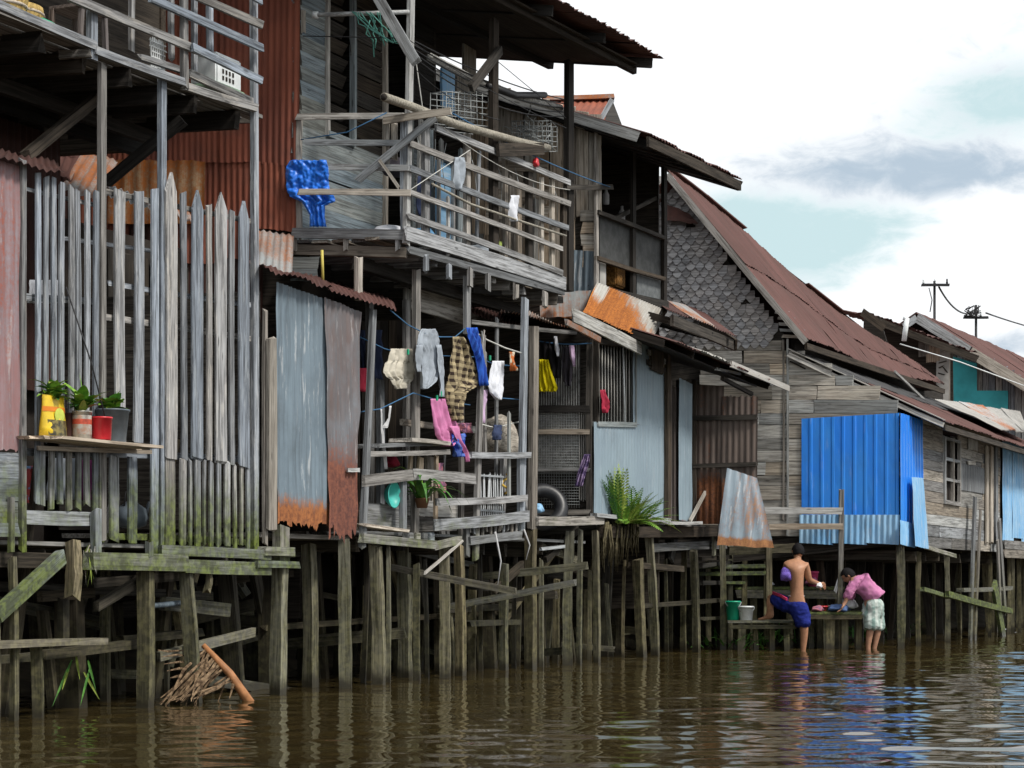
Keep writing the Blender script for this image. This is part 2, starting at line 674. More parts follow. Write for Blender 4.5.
def fabric(name, c, c2=None, stripes=None):
    m, t = new_mat(name)
    co, r, tcn = obj_coords(t)
    n1 = t.noise(co, 7.0, 5, .6)
    wv = t.noise(co, 320.0, 2, .5)
    col = t.mix(t.smooth(n1, .35, .7), tuple(x * .82 for x in c), tuple(min(.92, x * 1.08) for x in c))
    loc = t.n('ShaderNodeSeparateXYZ', i_0=tcn.outputs['Object'])
    if stripes:
        kind, c2, per = stripes
        a = t.smooth(t.math('PINGPONG', loc.outputs[0], per), per * .45, per * .55)
        b = t.smooth(t.math('PINGPONG', loc.outputs[1], per), per * .45, per * .55)
        if kind == 'check':
            f = t.math('MULTIPLY', t.math('ADD', a, b), .5)
        elif kind == 'down':
            f = b
        else:
            f = a
        col = t.mix(f, col, c2)
    elif c2:
        col = t.mix(t.smooth(t.noise(co, 14.0, 3, .5), .5, .55), col, c2)
    finish(t, col, .9, .15, wv, .2, .002)
    return m


GREY = wood('weathered grey timber', (.35, .36, .375), (.13, .13, .132), algae=.9, zmax=1.75, lo=.5, moss=True, white=.12)
PALE = wood('bleached pale timber', (.44, .44, .43), (.22, .21, .20), algae=0, white=.55, stain=.35)
FENCE = wood('silver fence timber', (.30, .32, .35), (.115, .12, .13), algae=1.0, zmax=2.0, lo=.58, moss=True, white=.32, stain=.45)
DRAB = wood('drab grey timber', (.245, .24, .235), (.10, .097, .093), algae=.6, zmax=1.7)
BROWN = wood('tan weathered timber', (.56, .49, .41), (.31, .26, .205), warm=.35, stain=.5)
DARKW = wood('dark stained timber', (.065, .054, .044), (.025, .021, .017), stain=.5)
SHADEW = wood('timber darkened for shade', (.032, .028, .025), (.014, .012, .010), stain=.4)  # near-black colour carries the shade under floors, roofs and balconies
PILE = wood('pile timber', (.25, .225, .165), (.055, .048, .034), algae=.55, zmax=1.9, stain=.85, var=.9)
PILEB = wood('pile timber with shade in its colour', (.055, .048, .038), (.02, .018, .014), algae=.3, zmax=1.0, stain=.7, var=.8)  # darker copy of the pile timber, under-house shade put into its colour
WALL = wood('grey wall timber', (.40, .38, .345), (.19, .178, .16), stain=.65, var=.55, white=.2, warm=.15)
BLUEW = wood('faded blue painted boards', (.27, .315, .335), (.15, .17, .18), stain=.35, var=.3, white=.15)
SHING = wood('ironwood shingle', (.36, .355, .36), (.17, .165, .168), stain=.35, var=.32, tk=.3)
DOORW = wood('old door timber', (.19, .16, .15), (.085, .07, .06), stain=.5)
BAMBOO = wood('pale cane', (.36, .355, .32), (.22, .21, .185), stain=.25, var=.2)

RUSTRED = metal('rust red sheet', (.31, .095, .055), (.20, .062, .04), rust=.3, rcol=(.36, .105, .03), rcol2=(.07, .025, .018), streak=.5, rough=.8)
RUSTDK = metal('dark rusted sheet', (.075, .03, .024), (.05, .022, .018), rust=.2, rcol=(.15, .055, .03), rcol2=(.035, .016, .013), streak=.5, rough=.85)
RUSTROOF = metal('maroon roof sheet', (.118, .052, .045), (.092, .042, .035), rust=.16, rcol=(.155, .066, .04), rcol2=(.09, .038, .034), streak=.3, rough=.7, var=.2, dirt=.25)
ORANGE = metal('orange rusted zinc', (.62, .48, .30), (.52, .24, .07), rust=.66, rcol=(.42, .13, .025), rcol2=(.22, .062, .018), streak=.3, rough=.7, white=.35)
ORANGE2 = metal('rusted zinc roof sheet', (.34, .37, .38), (.42, .40, .37), rust=.56, rcol=(.40, .14, .045), rcol2=(.20, .06, .022), streak=.3, rough=.65, white=.3)
ZINC = metal('old blue grey zinc', (.175, .228, .272), (.115, .15, .18), rust=.2, rcol=(.36, .14, .05), rcol2=(.16, .06, .03), bottom=.28, streak=.8, white=.45, rough=.5)
ZINCR = metal('half rusted zinc', (.14, .105, .10), (.20, .23, .26), rust=.44, rcol=(.22, .085, .055), rcol2=(.10, .042, .035), bottom=.5, streak=.7, white=.35, rough=.6)
ZINCSP = metal('zinc sheet with rust spots', (.28, .345, .40), (.22, .28, .34), rust=.50, rcol=(.40, .19, .08), rcol2=(.24, .11, .055), bottom=.16, streak=.6, white=.6, rough=.5)
BLUEGREY = metal('pale blue grey wall sheet', (.25, .325, .375), (.215, .28, .33), rust=.02, streak=.3, rough=.55, white=.18, bottom=.06, dirt=.18)
AWN = metal('rust fading zinc', (.46, .45, .42), (.40, .36, .31), rust=.24, rcol=(.48, .17, .035), rcol2=(.26, .085, .022), bottom=1.0, streak=.45, rough=.65, white=.35)
GATE = metal('rust stained gate sheet', (.17, .13, .11), (.11, .085, .075), rust=.44, rcol=(.23, .085, .035), rcol2=(.09, .04, .025), bottom=.45, streak=.6, rough=.7)
BLUE = metal('bright blue sheet', (.015, .21, .80), (.03, .25, .76), rust=-.02, streak=.2, rough=.42, var=.12, dirt=.12, white=.10)
LBLUE = metal('faded light blue sheet', (.17, .42, .72), (.33, .55, .76), rust=.04, rcol=(.3, .16, .1), streak=.3, rough=.5, white=.5, var=.15, dirt=.12)
ZINCROOF = metal('pale zinc roof sheet', (.42, .40, .37), (.36, .345, .32), rust=.26, rcol=(.36, .20, .10), rcol2=(.2, .11, .07), streak=.35, rough=.6, white=.3)
PINKM = metal('pink painted sheet', (.30, .16, .16), (.30, .28, .31), rust=.50, rcol=(.34, .075, .035), rcol2=(.2, .05, .035), streak=.6, rough=.7, white=.4)

BLUEPL = plain('blue plastic tarpaulin', (.02, .19, .82), .38, .12, .5)
TEAL = plain('teal wall paint', (.05, .38, .42), .7, .12, .3, 3.0)
GREENP = plain('green bucket plastic', (.01, .33, .19), .35, .1, .5)
TEALP = plain('turquoise basin plastic', (.05, .42, .37), .4, .12, .5)
WHITEP = plain('white plastic', (.72, .75, .76), .45, .1, .5)
REDP = plain('red plastic', (.60, .025, .035), .35, .12, .5)
PINKP = plain('pink plastic', (.75, .09, .24), .4, .12, .5)
BLACKP = plain('black rubber', (.022, .023, .026), .42, .2, .5)
TUBP = plain('slate grey tub plastic', (.10, .125, .15), .45, .2, .5)
POUCH = plain('yellow pouch film', (.80, .55, .03), .3, .15, .5)
POUCHG = plain('dark pouch print', (.06, .055, .03), .4, .5, .4, 22.0, (.25, .2, .06))
ORANGEP = plain('orange print', (.72, .22, .02), .4, .1)
GREENL = plain('bottle green plastic', (.02, .42, .22), .3, .1, .5)
TINLAB = plain('tin label', (.62, .60, .54), .5, .3, .4, 30.0, (.40, .24, .17))
TINTXT = plain('tin label red print', (.55, .09, .05), .5, .2, .4, 40.0)
TIN = plain('tin', (.45, .43, .38), .4, .25, .5, 14.0, None, .15, .6)
WIRE = plain('thin wire', (.34, .36, .36), .5, .2, .4)
CABLE = plain('black cable', (.02, .02, .022), .5, .1)
ROPEB = plain('blue rope', (.05, .14, .27), .8, .15)
ROPEW = plain('white cord', (.55, .55, .52), .8, .15)
NETG = plain('green netting cord', (.12, .33, .28), .8, .15)
WICK = plain('wicker', (.40, .28, .10), .8, .4, .2, 30.0)
YELB = plain('yellow cane', (.50, .42, .10), .6, .15)
MUD = plain('river mud', (.055, .043, .028), .85, .35, .3, 2.2, (.085, .07, .045), .6)
DARKIN = plain('boards darkened as unlit interior', (.04, .034, .03), .9, .3, .1, 3.0)  # near-black base colour stands in for the missing light inside
MESHM = plain('rusty wire mesh', (.24, .235, .225), .7, .3, .3, 18.0)
SCREEN = plain('dusty screen cloth', (.13, .14, .145), .8, .2, .2, 12.0)
CONC = plain('grey cement render', (.34, .33, .31), .85, .25, .2, 2.4, (.42, .41, .385), .3)
BALLP = plain('purple scrubber netting', (.20, .13, .55), .6, .35, .3, 60.0)
SOAPY = plain('soap suds', (.75, .76, .78), .5, .05)
SKIN = plain('tanned skin', (.42, .21, .12), .5, .1, .4, 20.0)
SKIN2 = plain('brown skin', (.38, .20, .125), .55, .1, .4, 20.0)
HAIR = plain('black hair', (.010, .009, .010), .75, .3, .15, 90.0)
LEAF = plain('bright leaf', (.13, .32, .035), .5, .35, .4, 14.0, (.26, .46, .06))
LEAFD = plain('deep green leaf', (.05, .17, .03), .5, .35, .4, 14.0, (.09, .25, .04))
LEAFY = plain('yellow green leaf', (.26, .34, .06), .5, .3, .4, 14.0)
ROOTS = plain('hanging root mat', (.10, .085, .05), .9, .4, .1, 22.0)
PALMD = plain('dead palm leaf', (.10, .058, .03), .8, .5, .2, 16.0, (.25, .17, .10))
PALMS = plain('palm stalk', (.36, .165, .07), .55, .25, .3, 10.0)

F_CREAM = fabric('cream cotton', (.60, .56, .47))
F_GREY = fabric('grey blue cotton', (.34, .38, .43))
F_PLAID = fabric('plaid cotton', (.44, .36, .22), stripes=('check', (.035, .024, .02), .034))
F_ROYAL = fabric('royal blue cloth', (.035, .12, .52), stripes=('down', (.02, .06, .32), .03))
F_WHITE = fabric('white cotton', (.72, .74, .80))
F_PINK = fabric('pink cotton', (.62, .22, .42))
F_LILAC = fabric('lilac cotton', (.58, .42, .60))
F_BLUEP = fabric('blue print cotton', (.03, .07, .38), c2=(.12, .2, .55))
F_NAVY = fabric('navy cotton', (.045, .06, .12))
F_BLACK = fabric('black cotton', (.014, .013, .015))
F_DKGREY = fabric('charcoal cotton', (.05, .045, .055))
F_YEL = fabric('yellow cloth', (.72, .60, .01))
F_RED = fabric('crimson cloth', (.36, .03, .06))
F_PURP = fabric('violet print cloth', (.30, .22, .38), c2=(.1, .07, .16))
F_ROSE = fabric('pink print cloth', (.52, .2, .25), c2=(.25, .12, .2))
F_SHIRT = fabric('pink striped shirt cotton', (.60, .24, .42), stripes=('down', (.52, .19, .37), .02))
F_SHORT = fabric('navy sports shorts', (.018, .028, .20))
F_STRIP = fabric('red side stripe', (.62, .06, .14))
F_CHECKW = fabric('white check shorts cotton', (.60, .66, .62), stripes=('check', (.24, .35, .32), .045))
F_WASHB = fabric('denim washing', (.10, .16, .33))
F_WASHW = fabric('pale washing', (.55, .55, .56))
# ------------------------------------------------------------------ river and bank
def axis_steps(lo, hi, step_lo, step_hi, outer):
    a, x, n = [], lo, 0
    while x < hi:
        a.append(x)
        x += step_lo + (step_hi - step_lo) * (x - lo) / (hi - lo)
    return np.array([-v for v in outer[0]] + a + outer[1])


xs = axis_steps(-6.5, 15, .055, .055, ([900, 300, 100, 40, 18, 10], [15.2, 17, 22, 35, 60, 120, 300, 900]))
ys = axis_steps(8.5, 42, .030, .13, ([400, 100, 30, 5, -3, -6, -7.5], [43, 46, 55, 80, 130, 300, 900, 2500]))
X, Y = np.meshgrid(xs, ys)
Z = np.zeros_like(X)
r_ = np.random.RandomState(4)
for wl, amp, num, spread in ((2.6, .0024, 7, .6), (1.2, .0023, 9, .6), (.62, .0018, 14, .7), (.33, .0009, 18, 1.0)):
    for _ in range(num):
        L = wl * r_.uniform(.75, 1.35)
        th = math.radians(78) + r_.uniform(-1, 1) * spread
        kx, ky = 2 * math.pi / L * math.cos(th), 2 * math.pi / L * math.sin(th)
        env = .6 + .4 * np.sin(X * r_.uniform(.15, .5) + Y * r_.uniform(.15, .5) + r_.uniform(0, 6))
        Z += amp * r_.uniform(.5, 1) * env * np.sin(kx * X + ky * Y + r_.uniform(0, 6.3))
# calmer close to the piles on the left, livelier out on the open water
s_ = np.clip((X + 1.5) / 6.0, 0, 1)
Z *= .85 + .40 * s_
fade = np.clip((X + 6.5) / 1.0, 0, 1) * np.clip((15 - X) / 1.0, 0, 1) * np.clip((Y - 8.5) / .5, 0, 1) * np.clip((42 - Y) / 2, 0, 1)
Z *= fade
nxv, nyv = len(xs), len(ys)
idx = np.arange(nxv * nyv).reshape(nyv, nxv)
fq = np.stack([idx[:-1, :-1], idx[:-1, 1:], idx[1:, 1:], idx[1:, :-1]], -1).reshape(-1, 4)
me = bpy.data.meshes.new('river')
me.vertices.add(nxv * nyv)
me.vertices.foreach_set('co', np.stack([X, Y, Z], -1).ravel())
me.loops.add(fq.size)
me.loops.foreach_set('vertex_index', fq.ravel())
me.polygons.add(len(fq))
me.polygons.foreach_set('loop_start', np.arange(0, fq.size, 4))
me.polygons.foreach_set('loop_total', np.full(len(fq), 4))
me.polygons.foreach_set('use_smooth', np.ones(len(fq), bool))
me.update(calc_edges=True)
m, t = new_mat('brown river water')
geo = t.n('ShaderNodeNewGeometry')
pos = geo.outputs['Position']
n1 = t.noise(t.mapping(pos, (3.2, 9.0, 1)), 1.0, 4, .55, .4)
n2 = t.noise(t.mapping(pos, (.5, 1.3, 1)), 1.0, 3, .5)
silt = t.noise(t.mapping(pos, (.35, .8, 1)), 1.0, 5, .6)
col = t.mix(t.smooth(silt, .35, .65), (.034, .024, .009), (.05, .037, .014))
hgt = t.math('ADD', t.math('MULTIPLY', n1, .55), t.math('MULTIPLY', n2, .45))
p = t.n('ShaderNodeBsdfPrincipled')
t.put(p.inputs['Base Color'], col)
p.inputs['Roughness'].default_value = .045
p.inputs['IOR'].default_value = 1.333
p.inputs['Specular IOR Level'].default_value = .5
b = t.n('ShaderNodeBump')
b.inputs['Strength'].default_value = .13
b.inputs['Distance'].default_value = .012
t.put(b.inputs['Height'], hgt)
t.put(p.inputs['Normal'], b.outputs[0])
t.n('ShaderNodeOutputMaterial', i_Surface=p.outputs[0])
me.materials.append(m)
river = bpy.data.objects.new('river', me)
link(river, Matrix.Identity(4))
river['kind'] = 'structure'

# bank: mud that rises from under the water behind the front rows of piles
us = [-60, -30, -15] + [x * .5 for x in range(-20, 90)] + [50, 70, 120, 300]
prof = [(.6, -.8), (1.4, -.35), (2.2, -.05), (2.8, .16), (3.6, .4), (4.6, .75), (6, 1.15), (8, 1.35), (14, 1.5), (40, 1.6), (300, 1.7)]
vs, fs = [], []
for i, u in enumerate(us):
    sh = -2.6 * min(1, max(0, (u - 14) / 3))
    for j, (v, z) in enumerate(prof):
        far = 1 if v < 9 else 0
        vs.append(Pt(u + rnd.uniform(-.1, .1) * far, v + sh * far + rnd.uniform(-.14, .14) * far, z + rnd.uniform(-.06, .06) * far))
c = len(prof)
for i in range(len(us) - 1):
    for j in range(c - 1):
        fs.append((i * c + j, i * c + j + 1, (i + 1) * c + j + 1, (i + 1) * c + j))
bank = mesh_at('riverbank', vs, fs, MUD, smooth=True)
bank['kind'] = 'structure'


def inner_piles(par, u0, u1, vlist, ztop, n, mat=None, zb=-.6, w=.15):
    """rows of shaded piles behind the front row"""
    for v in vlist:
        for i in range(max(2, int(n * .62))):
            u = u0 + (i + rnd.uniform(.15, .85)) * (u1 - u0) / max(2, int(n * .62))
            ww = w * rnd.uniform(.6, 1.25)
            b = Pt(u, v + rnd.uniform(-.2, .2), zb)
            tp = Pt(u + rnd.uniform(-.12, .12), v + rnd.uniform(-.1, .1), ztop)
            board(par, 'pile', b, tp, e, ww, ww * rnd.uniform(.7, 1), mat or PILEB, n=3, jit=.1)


LOOSE = [0]


def loose_planks(par, u0, u1, n, z0=.15, z1=1.15):
    """stray planks, braces and poles lodged among the piles"""
    for i in range(n):
        u, v = rnd.uniform(u0, u1), rnd.uniform(.12, 1.6)
        z = rnd.uniform(z0, z1)
        L = rnd.uniform(.5, 1.8)
        k = rnd.random()
        if k < .45:
            dv = (d * rnd.choice((-1, 1)) + UP * rnd.uniform(-.15, .15)).normalized()
        elif k < .75:
            dv = (d * rnd.uniform(-.8, .8) + UP * rnd.uniform(.6, 1.2) - e * rnd.uniform(-.3, .3)).normalized()
        else:
            dv = (e * rnd.choice((-1, 1)) + UP * rnd.uniform(-.2, .2)).normalized()
        a = Pt(u, v, z)
        board(par, 'loose_plank', a, a + dv * L, UP if abs(dv.z) < .6 else d, rnd.uniform(.05, .12), rnd.uniform(.025, .06), rnd.choice([PILE, DRAB, PILEB]), n=2, jit=.1)
    for i in range(n // 2):
        u, v = rnd.uniform(u0, u1), rnd.uniform(.3, 1.2)
        w_ = rnd.uniform(.035, .08)
        a = Pt(u, v, -.5)
        board(par, 'thin_pile', a, Pt(u + rnd.uniform(-.12, .12), v + rnd.uniform(-.1, .1), rnd.uniform(.7, 1.3)), e, w_, w_, rnd.choice([PILE, PILEB]), n=4, jit=.14, bow=rnd.uniform(-.03, .03))


def joists(par, u0, u1, v0, v1, z, n, mat, h=.14, w=.06):
    for i in range(n):
        u = u0 + (i + .5) * (u1 - u0) / n + rnd.uniform(-.06, .06)
        board(par, 'joist', Pt(u, v1, z), Pt(u, v0, z + rnd.uniform(-.02, .02)), UP, h, w, mat, n=2)


def deck(par, u0, u1, v0, v1, z, mat, bw=.16, name='deck_board'):
    """boards laid along the bank, each one its own piece"""
    n = max(1, int((v1 - v0) / bw))
    for i in range(n):
        v = v0 + (i + .5) * (v1 - v0) / n
        board(par, name, Pt(u0 + rnd.uniform(-.06, .03), v, z + rnd.uniform(-.006, .006)), Pt(u1 + rnd.uniform(-.03, .06), v, z + rnd.uniform(-.006, .006)), e, bw * .93, .03, mat, n=3)
# ------------------------------------------------------------------ far left house: upper balcony over a fenced porch
R0 = ('R', 0.0)
h1 = thing('stilt_house', 'dark timber stilt house at the far left, upper balcony over a fenced porch', 'house', Pt(-1, 3, 0), 'stilt houses along the river')
uE = u_of(262)
# body and roof
uW = u_of(176, 1.4)
slab(h1, 'upper_wall', [Pt(-9, 1.5, 4.9), Pt(uW, 1.5, 4.9), Pt(uW, 1.5, 7.6), Pt(-9, 1.5, 7.6)], .1, DARKW)
for i in range(14):
    u = -2.6 + i * .22
    board(h1, 'wall_board', Pt(u, 1.47, 4.95), Pt(u, 1.47, 7.5), d, .2, .025, SHADEW, n=2)
slab(h1, 'end_wall', [Pt(uW, 1.5, 4.9), Pt(uW, 6.5, 4.9), Pt(uW, 6.5, 7.6), Pt(uW, 1.5, 7.6)], .1, DARKW)
slab(h1, 'back_wall', [Pt(-9, 6.5, .6), Pt(uW, 6.5, .6), Pt(uW, 6.5, 7.6), Pt(-9, 6.5, 7.6)], .1, DARKW)
uL = u_of(60, 1.6)
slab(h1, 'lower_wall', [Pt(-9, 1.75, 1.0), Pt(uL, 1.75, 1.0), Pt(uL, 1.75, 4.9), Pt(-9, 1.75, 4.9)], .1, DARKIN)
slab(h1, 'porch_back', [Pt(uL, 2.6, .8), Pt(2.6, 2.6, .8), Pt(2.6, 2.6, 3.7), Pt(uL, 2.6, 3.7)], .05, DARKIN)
sheets(h1, 'wall_sheet', Pt(-4.5, 1.6, 4.75), Pt(uL, 1.6, 4.75), Pt(uL, 1.6, 2.6), Pt(-4.5, 1.6, 2.6), RUSTDK, 5)
slab(h1, 'roof', [Pt(-9, -.6, 7.3), Pt(uE + .1, -.6, 7.3), Pt(uE + .1, 6.9, 9.4), Pt(-9, 6.9, 9.4)], .06, RUSTDK)  # out-of-view house roof, its wide overhang added for shade
# upper floor, seen from underneath
zf = 4.93
deck(h1, -4, uE, .02, 1.6, zf, DRAB, .15, 'floor_board')
joists(h1, -4, uE - .1, .05, 1.6, zf - .1, 11, SHADEW, .15, .06)
for v in (1.1,):
    board(h1, 'beam', Pt(-4, v, zf - .24), Pt(uE, v, zf - .24), UP, .13, .08, SHADEW)
# lower deck
zl = 1.25
deck(h1, -4, uE, .05, 1.7, zl, DRAB, .2, 'floor_board')
joists(h1, -4, uE, .1, 1.7, zl - .1, 7, PILEB)
# long posts
hp = dict(jit=.04)
vb(h1, 'post', R0, 97, 107, 66, 541, DRAB, .09, out=.0, **hp)
vb(h1, 'post', R0, 156, 166, 70, 556, FENCE, .09, out=.005, dx=1, **hp)
vb(h1, 'post', R0, 250, 259, -30, 556, FENCE, .10, out=.0, dx=-1, **hp)
vb(h1, 'post', R0, 18, 27, 160, 551, FENCE, .09, out=.02, **hp)
# braces under the balcony
hb(h1, 'brace', ('S', .7), 107, 182, 182, 121, 10, SHADEW, .07)
hb(h1, 'brace', ('R', .5), 26, 156, 97, 98, 10, DARKW, .07)
hb(h1, 'cross_beam', ('R', .9), 63, 117, 252, 119, 9, DARKW, .09)
# balcony edge
bal = board(h1, 'balcony', Pt(-4, .8, zf - .22), Pt(uE - .2, .8, zf - .22), UP, .12, .06, SHADEW)
o_ = .05
hb(bal, 'fascia', R0, -4, 4, 95, 46, 9, FENCE, .04, out=o_)
hb(bal, 'fascia', R0, 94, 50, 183, 82, 8, FENCE, .04, out=o_ + .01)
hb(bal, 'fascia', R0, 184, 86, 256, 108, 8, FENCE, .04, out=o_)
hb(bal, 'fascia', R0, 140, 57, 184, 71, 6, FENCE, .04, out=.02)
hb(bal, 'fascia', R0, 189, 73, 254, 103, 8, FENCE, .035, out=.0)
hb(bal, 'rail', R0, 68, -4, 204, 53, 9, FENCE, .03, out=.09)
hb(bal, 'rail', R0, 192, 47, 262, 81, 8, FENCE, .03, out=.125)
hb(bal, 'rail', R0, 150, -2, 262, 48, 8, FENCE, .03, out=.09)
hb(bal, 'rail', R0, 192, -6, 262, 25, 8, FENCE, .03, out=.09)
hb(bal, 'rail', R0, 246, -8, 262, 1, 8, FENCE, .03, out=.09)
vb(bal, 'baluster', R0, 86, 98, 10, 58, FENCE, .06, out=.03)
vb(bal, 'baluster', R0, 128, 135, -60, 50, FENCE, .05, out=-.03)
vb(bal, 'baluster', R0, 168, 175, -60, 60, FENCE, .05, out=-.02)
vb(bal, 'baluster', R0, 180, 189, -60, 88, FENCE, .05, out=.06)
vb(bal, 'baluster', R0, 191, 198, -60, 76, FENCE, .05, out=-.02)
vb(bal, 'baluster', R0, 206, 214, -60, 52, FENCE, .05, out=-.05)
hb(bal, 'loose_plank', ('S', u_of(86)), 60, 55, 92, 53, 8, DRAB, .04, out=.02)
# far left lower wall with peeling pink sheet
pk = sheets(h1, 'pink_sheet', on(R0, -60, 146), on(R0, 18, 166), on(R0, 18, 449), on(R0, -60, 452), PINKM, 2, pitch=.11, amp=.008, rag_b=.04, jit=.012)
hb(h1, 'wall_board', R0, -50, 464, 18, 466, 26, FENCE, .03, out=-.01)
hb(h1, 'wall_board', R0, -50, 489, 18, 490, 24, FENCE, .03, out=-.012)
hb(h1, 'wall_board', R0, -50, 512, 18, 513, 22, FENCE, .03, out=.0)
hb(h1, 'wall_board', R0, -50, 530, 18, 530, 14, GREY, .03, out=.01)
vb(h1, 'post', R0, 7, 15, 500, 552, GREY, .08, out=.03)
# ragged little roof edge over it
sheet(h1, 'eave_sheet', on(('R', .5), -20, 146), on(('R', .5), 58, 163), on(('R', -.1), 64, 174), on(('R', -.1), -30, 149), RUSTDK, rag_b=.08, jit=.02)
# beams at deck level
hb(h1, 'beam', R0, 88, 561, 184, 563, 17, GREY, .09, out=.07)
hb(h1, 'beam', R0, 180, 566, 268, 569, 13, GREY, .09, out=.03)
hb(h1, 'beam', R0, 160, 550, 268, 555, 10, GREY, .06, out=.05)
hb(h1, 'beam', R0, 20, 517, 90, 519, 14, GREY, .05, out=-.02)
hb(h1, 'beam', ('R', .1), -20, 559, 94, 561, 15, PILEB, .09)
hb(h1, 'beam', ('R', .5), -20, 586, 210, 596, 9, PILEB, .07)
hb(h1, 'beam', ('R', .25), 90, 583, 188, 575, 9, PILEB, .07)
vb(h1, 'post', R0, 145, 154, 543, 556, GREY, .08, out=.1)
vb(h1, 'post', R0, 90, 102, 510, 553, GREY, .06, out=.04)
# piles
for (x0, x1, yt, lean, kw) in ((28, 44, 640, 0, {}), (63, 81, 541, 0, dict(zb=.85)), (132, 153, 571, 2, {}), (190, 208, 566, -14, {}), (202, 211, 570, 2, dict(zb=.9)), (268, 288, 560, 2, {}), (5, 16, 560, 1, {}), (-12, -2, 560, 1, {})):
    pile(h1, 'pile', R0, x0, x1, yt, PILE, lean, **kw)
vb(h1, 'pile', ('R', .1), 57, 70, 600, 640, PILEB, .1)
hb(h1, 'brace', R0, -4, 616, 61, 557, 15, GREY, .06, out=.06)
hb(h1, 'brace', R0, 96, 607, 148, 575, 9, PILEB, .05, out=-.1)
hb(h1, 'low_beam', R0, -10, 645, 101, 641, 7, DRAB, .12, out=.07)
hb(h1, 'low_beam', ('R', .15), 40, 655, 134, 644, 9, PILEB, .1)
hb(h1, 'low_beam', ('R', .2), -10, 660, 60, 654, 8, PILEB, .1)
hb(h1, 'low_beam', ('R', .4), 120, 640, 200, 632, 8, PILEB, .08)
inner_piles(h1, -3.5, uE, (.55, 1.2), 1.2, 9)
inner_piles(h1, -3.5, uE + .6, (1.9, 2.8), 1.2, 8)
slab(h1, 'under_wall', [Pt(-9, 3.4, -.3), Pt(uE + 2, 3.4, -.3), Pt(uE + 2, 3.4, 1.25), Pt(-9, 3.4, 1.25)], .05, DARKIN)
loose_planks(h1, -2.2, 1.8, 16, .1, 1.0)
tube(h1, 'pipe', [on(('R', .12), 150, 606), on(('R', .12), 181, 603), on(('R', .12), 185, 610), on(('R', .1), 190, 660)], .022, ZINC, 8)

# ---------------- picket fence of the porch
fence = thing('picket_fence', 'tall silver grey picket fence round the porch, pointed pickets at its right end', 'fence', Pt(0, 0, 1.2))
LP = [(37, 172), (45, 176), (54, 179), (62, 183), (70, 187), (78, 189), (86, 191), (95, 193)]
for i, (x, yt) in enumerate(LP):
    full = i in (0, 7)
    vb(fence, 'slat', R0, x - 3, x + 3, yt, 503 if i == 0 else 529 if i == 7 else 441 + rnd.uniform(-3, 2), FENCE, .017, out=.015 + rnd.uniform(-.004, .004), dx=rnd.uniform(-1.5, 1.5))
for x, yb in ((42, 506), (51, 509), (60, 503), (69, 512), (78, 510), (87, 505)):
    vb(fence, 'slat', R0, x - 3.2, x + 3.2, 450, yb, FENCE, .017, out=.012, dx=rnd.uniform(-1, 1))
for x0, x1, yt, yb in ((115, 126, 191, 441), (133, 143, 191, 441), (150, 158, 190, 553)):
    vb(fence, 'plank', R0, x0, x1, yt, yb, FENCE, .017, out=.02, dx=rnd.uniform(-1, 1))
for x0, x1, yt, yb in ((109, 119, 457, 541), (127, 137, 457, 541), (98, 104, 455, 540)):
    vb(fence, 'plank', R0, x0, x1, yt, yb, FENCE, .017, out=.01)
PK = [(165, 177, 172, 1), (181, 187.5, 193, 0), (191, 203, 190, 1), (206, 212, 205, 0), (215, 227, 192, 1), (229, 235, 211, 0), (238.5, 249.5, 201, 1)]
for x0, x1, yt, pt in PK:
    vb(fence, 'picket', R0, x0, x1, yt, 456 + (x0 - 165) * .12 + rnd.uniform(-2, 2), FENCE, .017, out=.03 + pt * .012, point=.16 if pt else 0, dx=rnd.uniform(-1.2, .6), n=5)
for x0, x1 in ((164, 175), (179, 186), (188, 192), (194.5, 201), (202.5, 206), (208.5, 213.5), (216, 221), (224, 230.5), (233, 237), (239, 243), (245.5, 250)):
    vb(fence, 'slat', R0, x0, x1, 457 + (x0 - 165) * .1, 546 + (x0 - 165) * .02 + rnd.uniform(-1, 1.5), FENCE, .017, out=.028, dx=rnd.uniform(-.6, .6))
for (x0, y0, x1, y1, h, o) in ((104, 191, 255, 222, 5, 0), (108, 283, 258, 306, 5, 0), (98, 316, 258, 340, 6, 0), (24, 297, 104, 302, 7, -.01), (22, 188, 100, 206, 4, -.01), (24, 452, 258, 460, 7, -.012), (96, 536, 256, 543, 6, -.01), (60, 238, 160, 252, 4, -.3)):
    hb(fence, 'rail', R0, x0, y0, x1, y1, h, FENCE, .017, out=o - .02)
# white sacks and cloth seen through the slats are left to the porch
p_ = on(('R', .35), 45, 300)
cloth('hanging_cloth', 'pale cloth hanging on the porch behind the thin slats', 'cloth', ('R', .3), [(280, 28, 62), (303, 26, 60)], F_WHITE, folds=2)
cloth('hanging_cloth', 'printed red and blue cloth low behind the slats under the plant shelf', 'cloth', ('R', .2), [(466, 20, 40), (485, 19, 41), (503, 20, 42)], fabric('red white and blue print', (.55, .1, .1), c2=(.2, .35, .6)), folds=3)
cloth('hanging_cloth', 'slate blue cloth hanging behind the slats under the plant shelf', 'cloth', ('R', .3), [(458, 48, 80), (500, 48, 78)], F_GREY, folds=5)
cloth('hanging_cloth', 'dark magenta cloth hanging behind the slats beside the slate blue one', 'cloth', ('R', .28), [(460, 81, 94), (500, 80, 92)], fabric('magenta cloth', (.16, .03, .12)), folds=2)

